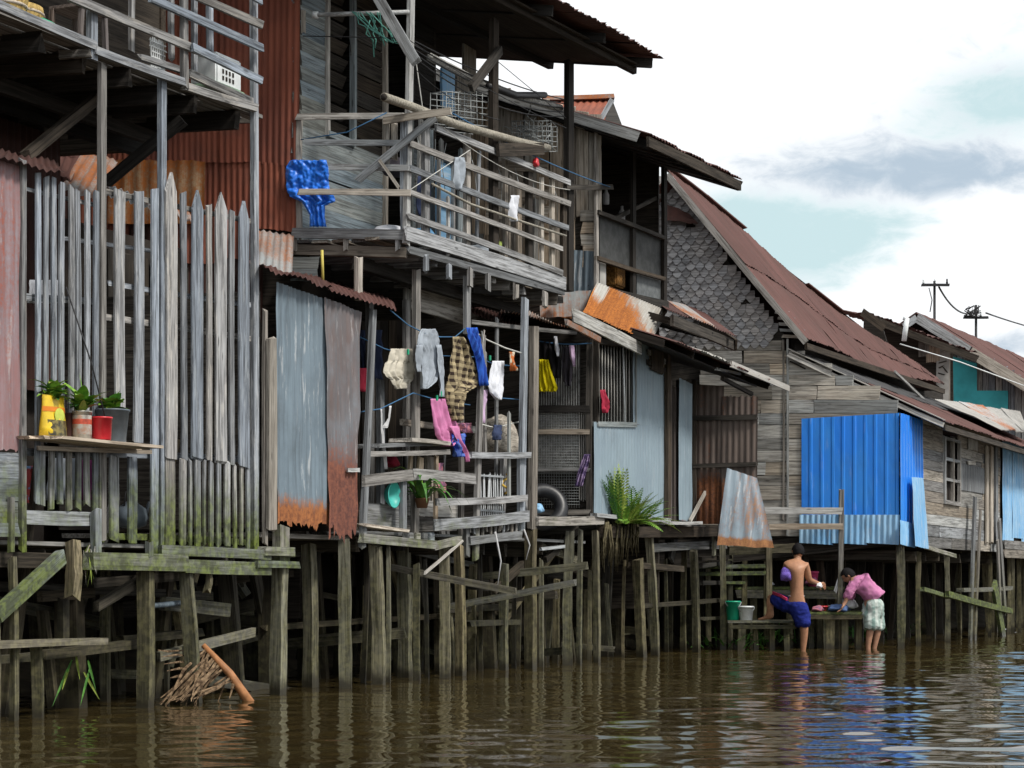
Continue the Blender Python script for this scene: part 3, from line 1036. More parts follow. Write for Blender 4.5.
# shelf of plants
sh = thing('plant_shelf', 'narrow board shelf tied to the fence carrying potted plants', 'shelf', on(R0, 90, 442))
uS0, uS1 = u_of(41, -.17), u_of(147, -.17)
zs = on(('R', -.17), 92, 441).z
for i, v in enumerate((-.06, -.17, -.28)):
    board(sh, 'shelf_board', Pt(uS0 + rnd.uniform(-.05, .1), v, zs - .012), Pt(uS1 + rnd.uniform(-.1, .1), v, zs - .014 + .003 * i), e, .105, .022, BROWN, n=4)
hb(sh, 'support', R0, 38, 448, 150, 452, 4, BROWN, .03, out=.1)
tube(sh, 'hanger', [on(('R', -.28), 111, 441), on(('R', -.15), 92, 365), on(('R', -.06), 66, 287)], .006, CABLE, 5)
plY = lambda px: on(('R', -.17), px, 437)


def pot(name, label, cat, px, ybot, ytop, wpx, wtop, mat, v=-.17, rim=True):
    c = on(('R', v), px, ybot)
    c.z = zs + .004
    s = c.y / F_PX
    r0, r1, h = wpx * s / 2, wtop * s / 2, (ybot - ytop) * s
    t_ = thing(name, label, cat, c, 'pots on the shelf')
    lathe(t_, 'pot', c, [(r0 * .96, 0), (r0, .005), (r1, h), (r1 * (1.06 if rim else 1), h + .001), (r1 * (1.06 if rim else 1), h + .014), (r1 * .92, h + .014), (r1 * .88, h - .03), (r1 * .8, h - .035)], mat, 24)
    return t_, c, s, r1, h


def foliage(par, c, h, n, L, wd, mat, spread, droop, name='leaf'):
    for i in range(n):
        an = i * 2.4 + rnd.uniform(-.3, .3)
        tilt = rnd.uniform(.15, 1.0) * spread
        dv = V((math.cos(an) * tilt, math.sin(an) * tilt, 1)).normalized()
        vs, fs = leaf_pts(V(c) + UP * (h + rnd.uniform(-.02, .05)), dv, UP if abs(dv.z) < .98 else V((1, 0, 0)), L * rnd.uniform(.6, 1.1), wd * rnd.uniform(.7, 1.2), droop * rnd.uniform(.6, 1.4))
        mesh_at(name, vs, fs, mat, par, smooth=True)


# plant in a yellow refill pouch
c = on(('R', -.15), 53, 437)
c.z = zs + .004
s = c.y / F_PX
pp = thing('potted_plant', 'leafy seedling growing in an upright yellow and black refill pouch', 'potted plant', c, 'pots on the shelf')
vs, fs = [], []
W2, H2 = 17 * s, 41 * s
for i in range(6):
    t_ = i / 5
    for k in range(12):
        an = 2 * math.pi * k / 12
        dp = (.075 * (1 - t_) + .025 * t_)
        vs.append(c + d * (math.cos(an) * W2 * (1 + .04 * math.sin(7 * t_))) - e * (-math.sin(an) * dp) + UP * (t_ * H2))
for i in range(5):
    for k in range(12):
        fs.append((i * 12 + k, i * 12 + (k + 1) % 12, (i + 1) * 12 + (k + 1) % 12, (i + 1) * 12 + k))
fs.append(tuple(range(11, -1, -1)))
po = mesh_at('pouch', vs, fs, POUCH, pp, True, c)
for nm, y0, y1, mt in (('pouch_print', .01, .40, POUCHG), ('pouch_band', .60, .72, ORANGEP)):
    q = []
    for t_ in (y0, (y0 + y1) / 2, y1):
        for k in range(7):
            an = math.pi * 2 * (k / 12) - math.pi
            dp = (.075 * (1 - t_) + .025 * t_) + .003
            q.append(c + d * (math.cos(an) * W2 * 1.0) - e * (math.sin(an) * dp) + UP * (t_ * H2))
    ff = [(r * 7 + k, r * 7 + k + 1, (r + 1) * 7 + k + 1, (r + 1) * 7 + k) for r in range(2) for k in range(6)]
    mesh_at(nm, q, ff, mt, pp, True, c)
lathe(pp, 'pouch_roundel', None, [(.0, 0), (.05, .002), (.058, .0)], plain('lime print', (.55, .62, .10), .4), 16, True, M=frame(c + UP * H2 * .5 + e * .052, d, UP))
foliage(pp, c, H2 - .03, 22, .15, .09, LEAF, 1.3, 1.3)
foliage(pp, c, H2 - .03, 12, .15, .08, LEAFD, 1.5, 1.4)
foliage(pp, c, H2 - .02, 6, .24, .05, LEAFY, 1.2, 1.4)
# plant in a labelled tin
pp, c, s, r1, h = pot('potted_plant', 'broad leaved plant in a round tin with a torn pale label', 'potted plant', 82, 439, 413, 19, 19, TIN, -.2)
lathe(pp, 'label_band', c, [(r1 * 1.005, .03), (r1 * 1.012, .031), (r1 * 1.012, h - .02), (r1 * 1.005, h - .019)], TINLAB, 24, False)
lathe(pp, 'label_print', c, [(r1 * 1.016, h * .55), (r1 * 1.02, h * .56), (r1 * 1.02, h * .74), (r1 * 1.016, h * .75)], TINTXT, 24, False)
foliage(pp, c, h, 10, .31, .065, LEAF, 1.1, 1.2)
foliage(pp, c, h + .02, 16, .18, .10, LEAF, 1.3, 1.3)
foliage(pp, c, h, 8, .2, .09, LEAFD, 1.5, 1.4)
foliage(pp, c, h - .02, 5, .24, .05, LEAFY, 1.4, 1.0)
# rusty tin beside it
pp, c, s, r1, h = pot('old_tin', 'small rusty tin wedged between the pouch and the labelled tin', 'tin', 68, 438, 414, 9, 9, RUSTDK, -.12)
# red pot, slate tub
pp, c, s, r1, h = pot('flower_pot', 'small bright red plastic pot at the front of the plant shelf', 'pot', 101.5, 440, 419, 19, 21, REDP, -.26)
pp, c, s, r1, h = pot('potted_plant', 'round leaved plant in a wide slate grey tub behind the red pot', 'potted plant', 112, 439, 407, 27, 34, TUBP, -.10)
foliage(pp, c, h - .02, 14, .15, .14, LEAF, 1.5, 1.3)
foliage(pp, c, h, 10, .15, .13, LEAFD, 1.0, 1.0)
foliage(pp, c, h - .02, 5, .2, .1, LEAFY, 1.3, 1.4)
# goose necked kettle low behind the planks
kt = thing('kettle', 'round dull metal kettle on the porch floor behind the gap in the planks', 'kettle', on(('R', .25), 131, 530))
c = on(('R', .25), 131, 528)
lathe(kt, 'body', c, [(.07, 0), (.12, .02), (.14, .08), (.12, .15), (.06, .19), (.05, .2), (.015, .22)], TUBP, 18)
tube(kt, 'spout', [c + d * .1 + UP * .06, c + d * .2 + UP * .13, c + d * .25 + UP * .21], .022, TUBP, 8, .014)
tube(kt, 'handle', [c - d * .09 + UP * .17, c - d * .07 + UP * .28, c + d * .07 + UP * .28, c + d * .09 + UP * .17], .008, CABLE, 6)

# things kept on the upper balcony
def basket(name, label, c, r, h, mat):
    t_ = thing(name, label, 'basket', c, 'baskets on the upper balcony')
    pr = [(r * .7, 0), (r * .85, h * .3), (r, h * .75), (r * .97, h), (r * .9, h), (r * .85, h * .7), (r * .6, .03)]
    lathe(t_, 'basket_wall', c, pr, mat, 20)
    for k in range(3):
        lathe(t_, 'hoop', c, [(r * (.86 + .07 * k), h * (.28 + .24 * k)), (r * (.93 + .05 * k), h * (.30 + .24 * k)), (r * (.93 + .05 * k), h * (.34 + .24 * k)), (r * (.86 + .07 * k), h * (.36 + .24 * k))], BROWN, 20, False)
zt = zf + .02
basket('wicker_basket', 'pale wicker basket at the left of the upper balcony', Pt(u_of(46), .35, zt), .19, .30, WICK)
basket('wicker_basket', 'broad wicker basket on the upper balcony behind the green bottle', Pt(u_of(76), .5, zt), .22, .26, WICK)
bt = thing('plastic_bottle', 'green plastic bottle lying at the edge of the upper balcony', 'bottle', Pt(u_of(60), .12, zt + .045))
Mb = frame(Pt(u_of(52), .1, zt + .05), d * 1 - UP * .02, e)
Mb = Mb @ Matrix.Rotation(math.pi / 2, 4, 'Y')
lathe(bt, 'bottle_body', None, [(.0, 0), (.042, .003), (.045, .02), (.045, .14), (.03, .19), (.015, .2), (.015, .225)], GREENL, 14, True, M=Mb)
cr = thing('plastic_crate', 'white plastic crate with a slotted side at the right end of the upper balcony', 'crate', Pt(u_of(233), .1, zt))
c = Pt(u_of(234), .16, zt + .24)
box(cr, 'crate_body', c, d, -e, .38, .26, .26, WHITEP, .015)
for i in range(4):
    for j in range(3):
        box(cr, 'slot', c + d * (-.12 + i * .05) + e * .132 + UP * (-.07 + j * .055), d, -e, .022, .012, .035, DARKIN)
lathe(cr, 'print_roundel', None, [(.0, 0), (.03, .002), (.034, 0)], plain('grey print', (.3, .28, .32), .5), 14, True, M=frame(c + d * .09 + UP * .05 + e * .132, d, UP))
wb = thing('wire_basket', 'white wire mesh basket beside the balcony post', 'basket', Pt(u_of(172), .1, zt))
for i in range(7):
    board(wb, 'wire', Pt(u_of(166) + i * .028, .12, zt + .02), Pt(u_of(166) + i * .028 - .02, .12, zt + .30), d, .009, .009, WHITEP, n=1)
for j in range(7):
    board(wb, 'wire', Pt(u_of(166) - .02, .118, zt + .03 + j * .04), Pt(u_of(166) + .19, .118, zt + .03 + j * .04), UP, .009, .009, WHITEP, n=1)
st = thing('plastic_stool', 'pale green plastic stool under the white crate', 'stool', Pt(u_of(236), .1, zt))
box(st, 'seat', Pt(u_of(234), .16, zt + .10), d, -e, .44, .3, .025, plain('pale green plastic', (.42, .60, .42), .5), .008)
for a in (-.18, .18):
    for b_ in (.05, .27):
        board(st, 'leg', Pt(u_of(234) + a, b_, zt), Pt(u_of(234) + a * .85, b_ , zt + .09), d, .035, .035, bpy.data.materials['pale green plastic'], n=1)
ch = thing('wooden_stool', 'low dark wooden stool near the middle of the upper balcony', 'stool', Pt(u_of(115), .3, zt))
box(ch, 'seat', Pt(u_of(115), .3, zt + .34), d, -e, .34, .3, .03, DOORW, .005)
for a in (-.14, .14):
    for b_ in (.18, .42):
        board(ch, 'leg', Pt(u_of(115) + a * 1.2, b_, zt), Pt(u_of(115) + a, b_, zt + .33), d, .035, .035, DOORW, n=1)
# ------------------------------------------------------------------ middle house: rust red side wall, broken balcony, shed and laundry deck
U2 = u_of(405)
UB = u_of(566)                         # far end of the balcony
S2 = ('S', U2)
VW = 1.13                              # the upper wall stands this far behind the balcony edge
R2 = ('R', VW)
h2 = thing('stilt_house', 'two storey stilt house with rust red corrugated side wall and broken grey balcony', 'house', Pt(U2 + 2, 3, 0), 'stilt houses along the river')
zb2 = on(R0, 405, 240).z
# side wall of rust red sheets
vL = (lambda p: -(p - (O + d * U2)).dot(e))(on(S2, 55, 100))
vR = VW + .0
def s2(px, py, out=.0):
    return on(S2, px, py) + nrm(S2) * out
for (row, y0, y1, mats, o) in ((0, -40, 163, [RUSTRED, RUSTDK, RUSTRED], .02), (1, 150, 262, [RUSTRED, RUSTRED, RUSTDK], .0), (2, 255, 420, [RUSTDK, RUSTRED], -.02)):
    sheets(h2, 'wall_sheet', s2(40, y0, o), s2(262, y0, o), s2(262, y1, o), s2(40, y1, o), mats, 5, pitch=.062, amp=.009, rag_b=.02)
sheet(h2, 'wall_sheet', s2(258, -60, .035), s2(302, -60, .035), s2(300, 168, .035), s2(256, 164, .035), RUSTRED, pitch=.062, amp=.010)
sheet(h2, 'wall_sheet', s2(258, 162, .03), s2(300, 166, .03), s2(298, 233, .03), s2(258, 228, .03), RUSTRED, pitch=.062, amp=.010, rag_b=.02)
slab(h2, 'side_wall', [Pt(U2 + .06, 6.5, .6), Pt(U2 + .06, VW - .02, .6), Pt(U2 + .06, VW - .02, 7.1), Pt(U2 + .06, 6.5, 7.6)], .06, DARKW)
slab(h2, 'back_wall', [Pt(U2, 6.5, .5), Pt(UB + .6, 6.5, .5), Pt(UB + .6, 6.5, 7.6), Pt(U2, 6.5, 7.6)], .1, DARKW)
slab(h2, 'far_wall', [Pt(7.3, VW, 3.9), Pt(7.3, 6.5, 3.9), Pt(7.3, 6.5, 7.6), Pt(7.3, VW, 7.1)], .08, DARKW)
sheet(h2, 'patch_sheet', s2(112, 162, .07), s2(208, 163, .07), s2(207, 225, .07), s2(110, 225, .07), ORANGE, pitch=.15, amp=.014, rag_t=.02)
sheet(h2, 'patch_sheet', s2(60, 112, .09), s2(114, 116, .09), s2(112, 150, .09), s2(58, 152, .09), ORANGE, pitch=.10, amp=.012, jit=.02)
sheet(h2, 'slid_sheet', on(('S', U2 - .3), 84, 150), on(('S', U2 - .3), 118, 162), on(('S', U2 - 1.5), 98, 200), on(('S', U2 - 1.5), 58, 190), ORANGE2, pitch=.075, amp=.010, jit=.02)
sheet(h2, 'slid_sheet', on(('S', U2 - .2), 60, 150), on(('S', U2 - .2), 84, 152), on(('S', U2 - 1.2), 72, 182), on(('S', U2 - 1.2), 52, 172), RUSTROOF, pitch=.075, amp=.010, jit=.02)
sheet(h2, 'low_roof_sheet', on(('R', 1.5), 100, 182), on(('R', 1.5), 192, 214), on(('R', .75), 194, 222), on(('R', .75), 100, 194), ORANGE2, pitch=.09, amp=.012, jit=.01)
vb(h2, 'loose_board', ('S', U2 - .5), 52, 58, 136, 164, PALE, .02)
hb(h2, 'loose_board', ('S', U2 - .5), 60, 132, 84, 140, 6, PALE, .02)
sheet(h2, 'lower_awning_sheet', s2(258, 231, .06), s2(296, 236, .06), on(('S', U2 - .85), 292, 278) , on(('S', U2 - .85), 252, 262), ORANGE2, pitch=.075, amp=.011, rag_b=.03)
hb(h2, 'wall_board', S2, 292, 263, 318, 263, 12, BLUEW, .03)
hb(h2, 'wall_board', S2, 292, 275, 318, 275, 12, BLUEW, .03)

# upper wall to the river: lapped boards, a window, a door
zt2 = 7.1
slab(h2, 'upper_wall', [Pt(U2, VW + .1, zb2 - .1), Pt(u_of(325, VW), VW + .1, zb2 - .1), Pt(u_of(325, VW), VW + .1, zt2), Pt(U2, VW + .1, zt2)], .05, DARKW)
uw0, uw1, ud0, ud1, uw2 = u_of(325, VW), u_of(351, VW), u_of(382, VW), u_of(408, VW), 7.25
zw0 = on(R2, 335, 138).z
H = .148
i = 0
z = zb2 + .08
while z < zt2:
    segs = [(U2 - .02, uw0)] if z > zw0 else [(U2 - .02, ud0 - .02 if z < zw0 - .0 else uw0)]
    for (a, b_) in segs:
        board(h2, 'wall_board', Pt(a, VW, z), Pt(b_, VW - .004, z + rnd.uniform(-.006, .006)), UP + e * .1, H * .99, .022, BLUEW, n=3)
    i += 1
    z += H
# dark board panel between window and door, then beyond the door
z = zw0
while z < zt2:
    board(h2, 'wall_board', Pt(uw1, VW, z), Pt(ud0, VW, z), UP, .16, .022, DARKW, n=2)
    z += .17
z = zb2 + .1
while z < zt2:
    a = ud1 if z > zb2 else ud0
    board(h2, 'wall_board', Pt(a, VW, z), Pt(uw2, VW, z), UP, .17, .022, SHADEW if z > zb2 + 1.4 else BLUEW, n=2)
    z += .178
slab(h2, 'dark_room', [Pt(U2 + .1, VW + 1.2, zb2 - .1), Pt(7.2, VW + 1.2, zb2 - .1), Pt(7.2, VW + 1.2, zt2), Pt(U2 + .1, VW + 1.2, zt2)], .05, DARKIN)
wf = board(h2, 'window', Pt(uw0, VW - .02, zw0), Pt(uw1, VW - .02, zw0), UP, .06, .07, BLUEW)
board(wf, 'frame', Pt(uw0, VW - .02, zw0 - .03), Pt(uw0, VW - .02, zt2), d, .05, .06, PALE)
board(wf, 'frame', Pt(uw1, VW - .02, zw0 - .03), Pt(uw1, VW - .02, zt2), d, .05, .06, BLUEW)
for k in range(9):
    zz = zw0 + .12 + k * .17
    board(wf, 'louvre', Pt(uw0 + .03, VW + .06, zz), Pt(uw1 - .03, VW + .06, zz), UP + e * .7, .13, .012, DARKW, n=1)
df = board(h2, 'door_frame', Pt(ud0, VW - .02, zb2), Pt(ud0, VW - .02, zt2), d, .05, .07, BROWN)
board(h2, 'door_frame', Pt(ud1, VW - .02, zb2), Pt(ud1, VW - .02, zt2), d, .05, .07, BLUEW)
# pale shutters and panes further along
for (x0, x1, y0, y1, mt) in ((440, 455, 70, 108, LBLUE), (455, 475, 78, 120, WALL), (462, 476, 40, 90, WALL)):
    vb(h2, 'shutter', ('R', VW - .05), x0, x1, y0, y1, mt, .03)
# roof
eF = on(('R', -1.0), 666, 59)
eN = on(('R', -.55), 530, -1)
eN = V((eN.x, eN.y, eN.z))
dirE = (eF - eN)
eN2 = eN - dirE * .9
eN2.z = eF.z + .25
sl = -e * 1.0 + UP * .12
rN, rF = eN2 + sl * 5.6, eF + sl * 5.6
dm = (eF - eN2).length
sheets(h2, 'roof_sheet', rN, rF, eF, eN2, [RUSTDK, RUSTROOF], 9, pitch=.09, amp=.013, rag_b=.07, nl=3)
slab(h2, 'roof_lining', [rF + UP * -.16, rN + UP * -.16, eN2 + UP * -.1 + sl * .25, eF + UP * -.1 + sl * .25 - dirE * .06], .02, SHADEW)
for k in range(6):
    a = lerp(eN2, eF, k / 5 * .97 + .005)
    board(h2, 'rafter', a + sl * .1 - UP * .09, a + sl * 3.5 - UP * .09, UP, .11, .05, SHADEW, n=2)
for k in (.35, 1.35):
    board(h2, 'purlin', eN2 + sl * k - UP * .16, eF + sl * k - UP * .16 - dirE * .01, UP, .09, .06, SHADEW, n=2)
# roof posts
vb(h2, 'roof_post', R0, 489, 499, 20, 262, SHADEW, .09)
vb(h2, 'roof_post', ('R', .06), 502, 508, 150, 262, DRAB, .07)
vb(h2, 'roof_post', R0, 564, 574, 60, 292, SHADEW, .10)
vb(h2, 'roof_post', R0, 402, 410, -60, 245, PALE, .09, out=.02, dx=6)
hb(h2, 'roof_brace', R0, 471, 88, 500, 50, 8, DARKW, .06, out=.06)

# balcony
deck(h2, U2, UB, .03, VW, zb2 + .02, DRAB, .16, 'floor_board')
joists(h2, U2 + .1, UB, .02, VW, zb2 - .09, 9, DRAB, .13, .06)
bal = board(h2, 'balcony', Pt(U2, .5, zb2 - .2), Pt(UB, .5, zb2 - .2), UP, .12, .08, SHADEW)
hb(bal, 'fascia', R0, 405, 233, 565, 284, 14, GREY, .04, out=.04, n=6)
hb(bal, 'fascia', R0, 408, 250, 563, 292, 7, DRAB, .05, out=.02)
hb(bal, 'fascia', S2, 291, 233, 408, 235, 10, GREY, .05, out=.03)
hb(bal, 'fascia', S2, 292, 250, 407, 253, 10, DRAB, .08, out=-.03)
for x in (426, 449, 470, 488, 516, 545):
    yy = 258 + (x - 406) * .30
    vb(bal, 'joist_end', R0, x - 3, x + 3, yy - 8, yy + 8, GREY, .05, out=.05)
for x in (295, 346, 398):
    vb(bal, 'joist_end', S2, x - 3, x + 3, 239, 250, GREY, .05, out=.02)
# near end rails
for (x0, y0, x1, y1, h) in ((297, 117, 404, 116, 6), (305, 142, 402, 143, 6), (328, 167, 410, 168, 6), (298, 192, 410, 193, 6)):
    hb(bal, 'rail', S2, x0, y0, x1, y1, h, PALE, .03, out=(.17 if y0 > 180 else .05) + rnd.uniform(0, .006))
tube(bal, 'rail_pole', [on(S2, 313, 15), on(S2, 360, 13.5), on(S2, 409, 12)], .022, PALE, 8)
tube(bal, 'pole_tip', [on(S2, 313, 15) - e * .0, on(S2, 318, 14.9)], .036, WHITEP, 8)
vb(bal, 'end_post', S2, 296, 303, 118, 232, GREY, .06, out=.01)
vb(bal, 'end_post', S2, 301, 306, 10, 32, PALE, .05, out=.02)
vb(bal, 'end_post', S2, 400, 410, 118, 240, GREY, .07, out=.0)
vb(bal, 'baluster', S2, 386, 390, 120, 170, PALE, .03, out=.0)
vb(bal, 'baluster', S2, 391, 398, 124, 160, PALE, .03, out=-.03)
# river rails
for (x0, y0, x1, y1, h, mt) in ((409, 143, 570, 204, 6, GREY), (436, 128, 570, 183, 6, GREY), (409, 168, 568, 228, 6, GREY), (409, 192, 562, 249, 5, GREY), (408, 216, 562, 273, 6, GREY)):
    hb(bal, 'rail', R0, x0, y0, x1, y1, h, mt, .028, out=.06 + rnd.uniform(-.004, .004), n=5)
tube(bal, 'cane', [on(('R', -.1), 432, 184), on(('R', -.11), 470, 204), on(('R', -.1), 520, 221), on(('R', -.1), 566, 236)], .013, BAMBOO, 6)
for (x0, x1, y0, y1, mt) in ((421, 430, 124, 248, GREY), (463, 471, 134, 262, GREY), (525, 533, 171, 268, SHADEW), (539, 544, 176, 272, PALE), (549, 555, 181, 276, PALE), (560, 567, 190, 284, DARKW), (446, 450, 196, 256, PALE)):
    vb(bal, 'baluster', R0, x0, x1, y0, y1, mt, .045, out=.01)
# loose broken planks and poles
hb(bal, 'broken_plank', S2, 377, -4, 416, 62, 11, PALE, .035, out=.14)
hb(bal, 'broken_plank', S2, 357, 181, 436, 117, 7, PALE, .03, out=.10)
hb(bal, 'broken_plank', S2, 384, 121, 451, 111, 7, PALE, .03, out=.17)
hb(bal, 'broken_plank', S2, 380, 161, 399, 188, 3, BROWN, .02, out=.12)
hb(bal, 'dark_plank', R0, 497, 150, 543, 149, 12, DARKW, .04, out=.12)
hb(bal, 'dark_plank', R0, 565, 187, 612, 187, 5, DARKW, .04, out=.05)
pp_ = tube(bal, 'water_pipe', [on(('R', -.12), 384, 97), on(('R', -.12), 410, 106), on(('R', -.12), 455, 124), on(('R', -.1), 520, 142), on(('R', -.1), 548, 148)], .042, BAMBOO, 12)
tube(bal, 'pipe_mouth', [on(('R', -.12), 383.6, 96.8), on(('R', -.12), 386, 97.8)], .034, DARKIN, 10)
tube(bal, 'water_pipe', [on(('R', .1), 430, 57), on(('R', .1), 474, 80), on(('R', .1), 520, 97), on(('R', .1), 560, 108)], .042, WALL, 10)
for k in range(5):
    yy = 66 + k * 3
    tube(bal, 'line', sagline(on(('R', .05), 412, 40 + k * 4), on(('R', .05), 566, 100 + k * 4), .06 + k * .03), .007, CABLE, 5)
tube(bal, 'rolled_net', [on(('R', .02), 488, 86), on(('R', .02), 515, 95), on(('R', .02), 545, 95)], .035, CABLE, 8)
# second smaller line and cloth peg lines
tube(bal, 'line', [on(S2, 303, 141) + nrm(S2) * .06, on(S2, 350, 134) + nrm(S2) * .08, on(S2, 390, 115) + nrm(S2) * .1], .006, ROPEB, 5)
tube(bal, 'line', sagline(on(('R', -.1), 450, 112), on(('R', -.08), 610, 187), .05), .007, ROPEB, 5)
tube(bal, 'line', sagline(on(R0, 415, 55), on(R0, 423, 112), .0), .006, ROPEW, 4)
# tangle of green netting on the top pole
nt = thing('netting', 'loose tangle of green net cord hanging from the top pole of the balcony', 'net', on(S2, 370, 14))
for k in range(9):
    x0 = 354 + rnd.uniform(0, 28)
    pts = [on(S2, x0, 13) + nrm(S2) * .03]
    for j in range(5):
        x0 += rnd.uniform(1, 9)
        pts.append(on(S2, min(x0, 404), 16 + j * 5 + rnd.uniform(-3, 6) + (x0 - 354) * .2) + nrm(S2) * rnd.uniform(.02, .08))
    tube(nt, 'cord', pts, .006, NETG, 4)
for k in range(2):
    tube(nt, 'cord', [on(S2, 370 + k * 5, 20), on(S2, 366 + k * 7, 34), on(S2, 373 + k * 3, 40), on(S2, 374 + k, 57 - k * 9)], .007, NETG, 4)
tube(nt, 'cord', [on(S2, 354, 13) + nrm(S2) * .05, on(S2, 374, 32) + nrm(S2) * .08, on(S2, 397, 46) + nrm(S2) * .12], .008, NETG, 5)
# blue tarpaulin over the near rail
tp = cloth('tarpaulin', 'crumpled bright blue tarpaulin slung over the corner of the broken balcony', 'tarpaulin', S2,
           [(162, 293, 329), (168, 289, 331), (176, 288, 332), (184, 289, 331), (192, 290, 333), (198, 293, 337), (203, 304, 338), (207, 307, 328), (216, 312, 327), (228, 312, 329)], BLUEPL, out=.07, folds=4, depth=.012, nx=44, sub=7)
for v_ in tp.data.vertices:                          # crumple it
    a_ = v_.co
    v_.co.z += .05 * abs(mnoise.noise(V((a_.x * 6, a_.y * 9, 1.7)))) + .03 * abs(mnoise.noise(V((a_.x * 15, a_.y * 19, 4.1)))) + .012 * mnoise.noise(V((a_.x * 40, a_.y * 40, 2.2)))
# wire racks
def wire_rack(name, label, cat, pl, x0, x1, y0, y1, out, nx_, ny_, dep, group=None):
    t_ = thing(name, label, cat, on(pl, (x0 + x1) / 2, y1) + nrm(pl) * out, group)
    nn = nrm(pl)
    for k in (0, 1):
        o2 = nn * (out - dep * k)
        for i in range(nx_):
            x = x0 + (x1 - x0) * i / (nx_ - 1)
            tube(t_, 'wire', [on(pl, x, y0 + rnd.uniform(-1, 1)) + o2, on(pl, x + rnd.uniform(-1, 1), y1) + o2], .0045, WIRE, 4)
        for j in range(ny_):
            y = y0 + (y1 - y0) * j / (ny_ - 1)
            tube(t_, 'wire', [on(pl, x0, y) + o2, on(pl, x1, y + (x1 - x0) * .12 * (pl[0] == 'R')) + o2], .0055, WIRE, 4)
    for i in range(4):
        x = x0 + (x1 - x0) * i / 3
        for y in (y0, y1):
            tube(t_, 'cross_wire', [on(pl, x, y) + nn * out, on(pl, x, y) + nn * (out - dep)], .005, WIRE, 4)
    return t_
wire_rack('wire_rack', 'twisted grey wire rack tied above the broken balcony rails', 'rack', ('R', .1), 442, 484, 92, 128, .05, 8, 7, .18)
wr = wire_rack('wire_cage', 'small square wire cage hanging by a hook under the balcony roof', 'cage', ('S', UB - .6), 512, 551, 121, 146, .0, 10, 6, .3)
tube(wr, 'hook', [on(('S', UB - .6), 531, 104), on(('S', UB - .6), 530, 110), on(('S', UB - .6), 527, 116), on(('S', UB - .6), 533, 121)], .006, WIRE, 5)
for k in range(26):
    a = on(('S', UB - .65), 514 + rnd.uniform(0, 34), 122 + rnd.uniform(0, 20))
    tube(wr, 'wire', [a, a + V((rnd.uniform(-.15, .15), rnd.uniform(-.1, .1), rnd.uniform(-.08, .08))), a + V((rnd.uniform(-.2, .2), rnd.uniform(-.1, .1), rnd.uniform(-.05, .1)))], .004, WIRE, 4)
# oddments stored on the balcony
def bundle(name, label, cat, c, r, mat, sq=(1, .8, .7), group=None):
    bm = bmesh.new()
    bmesh.ops.create_icosphere(bm, subdivisions=3, radius=r)
    for v_ in bm.verts:
        q = v_.co
        k = 1 + .16 * math.sin(q.x * 9 / r * .35 + 1) * math.cos(q.y * 7 / r * .4) + .1 * math.sin(q.z * 14 / r * .4 + q.x * 5 / r) + rnd.uniform(-.03, .03)
        v_.co = V((q.x * sq[0] * k, q.y * sq[1] * k, max(q.z, -r * .55) * sq[2] * k))
    me_ = bpy.data.meshes.new(name)
    bm.to_mesh(me_)
    bm.free()
    me_.polygons.foreach_set('use_smooth', [True] * len(me_.polygons))
    me_.materials.append(mat)
    o = bpy.data.objects.new(name, me_)
    link(o, frame(V(c) + UP * r * .5 * sq[2], d, -e))
    return tag(o, label, cat, group)
zk = zb2 + .04
bundle('cloth_bundle', 'pale bundle of cloth on the balcony floor beside the corner post', 'bundle', Pt(U2 + .25, .25, zk), .2, F_WHITE, (1.5, .8, .5))
bundle('plastic_sack', 'sky blue sack behind the balcony rails', 'sack', Pt(u_of(452), .3, zk), .17, LBLUE, (1.2, .8, 1.0))
bundle('cloth_bundle', 'small crimson bundle behind the bottom balcony rail', 'bundle', Pt(u_of(467), .2, zk), .10, F_RED)
bundle('plastic_sack', 'grey sack at the far end of the balcony under a yellow packet', 'sack', Pt(u_of(512), .35, zk), .25, F_GREY, (1.5, .9, .8))
bundle('plastic_packet', 'yellow packet lying on the grey sack on the balcony', 'packet', Pt(u_of(517), .2, zk + .27), .07, LEAFY, (1.5, .8, .8))
bundle('cloth_bundle', 'dark bundle on a shelf behind the middle balcony rails', 'bundle', Pt(u_of(440), .45, zk + .75), .16, F_DKGREY)
bundle('red_reel', 'small red reel hung on the far corner of the balcony rail', 'reel', on(('R', -.1), 536, 166), .05, REDP, (1, .7, 1.2))
pn = thing('window_pane', 'pale blue glazed frame leaning behind the balcony rails near the dark post', 'window', Pt(u_of(481), .35, zk))
slab(pn, 'pane', [Pt(u_of(474), .4, zk + .1), Pt(u_of(488), .4, zk + .1), Pt(u_of(488), .4, zk + 1.05), Pt(u_of(474), .4, zk + 1.05)], .02, LBLUE)
for (a, b_) in (((474, .1), (474, 1.1)), ((488, .1), (488, 1.1)), ((474, .1), (488, .1)), ((474, 1.08), (488, 1.08)), ((474, .6), (488, .6))):
    board(pn, 'frame', Pt(u_of(a[0]), .38, zk + a[1]), Pt(u_of(b_[0]), .38, zk + b_[1]), UP if a[0] != b_[0] else d, .04, .03, PALE, n=1)

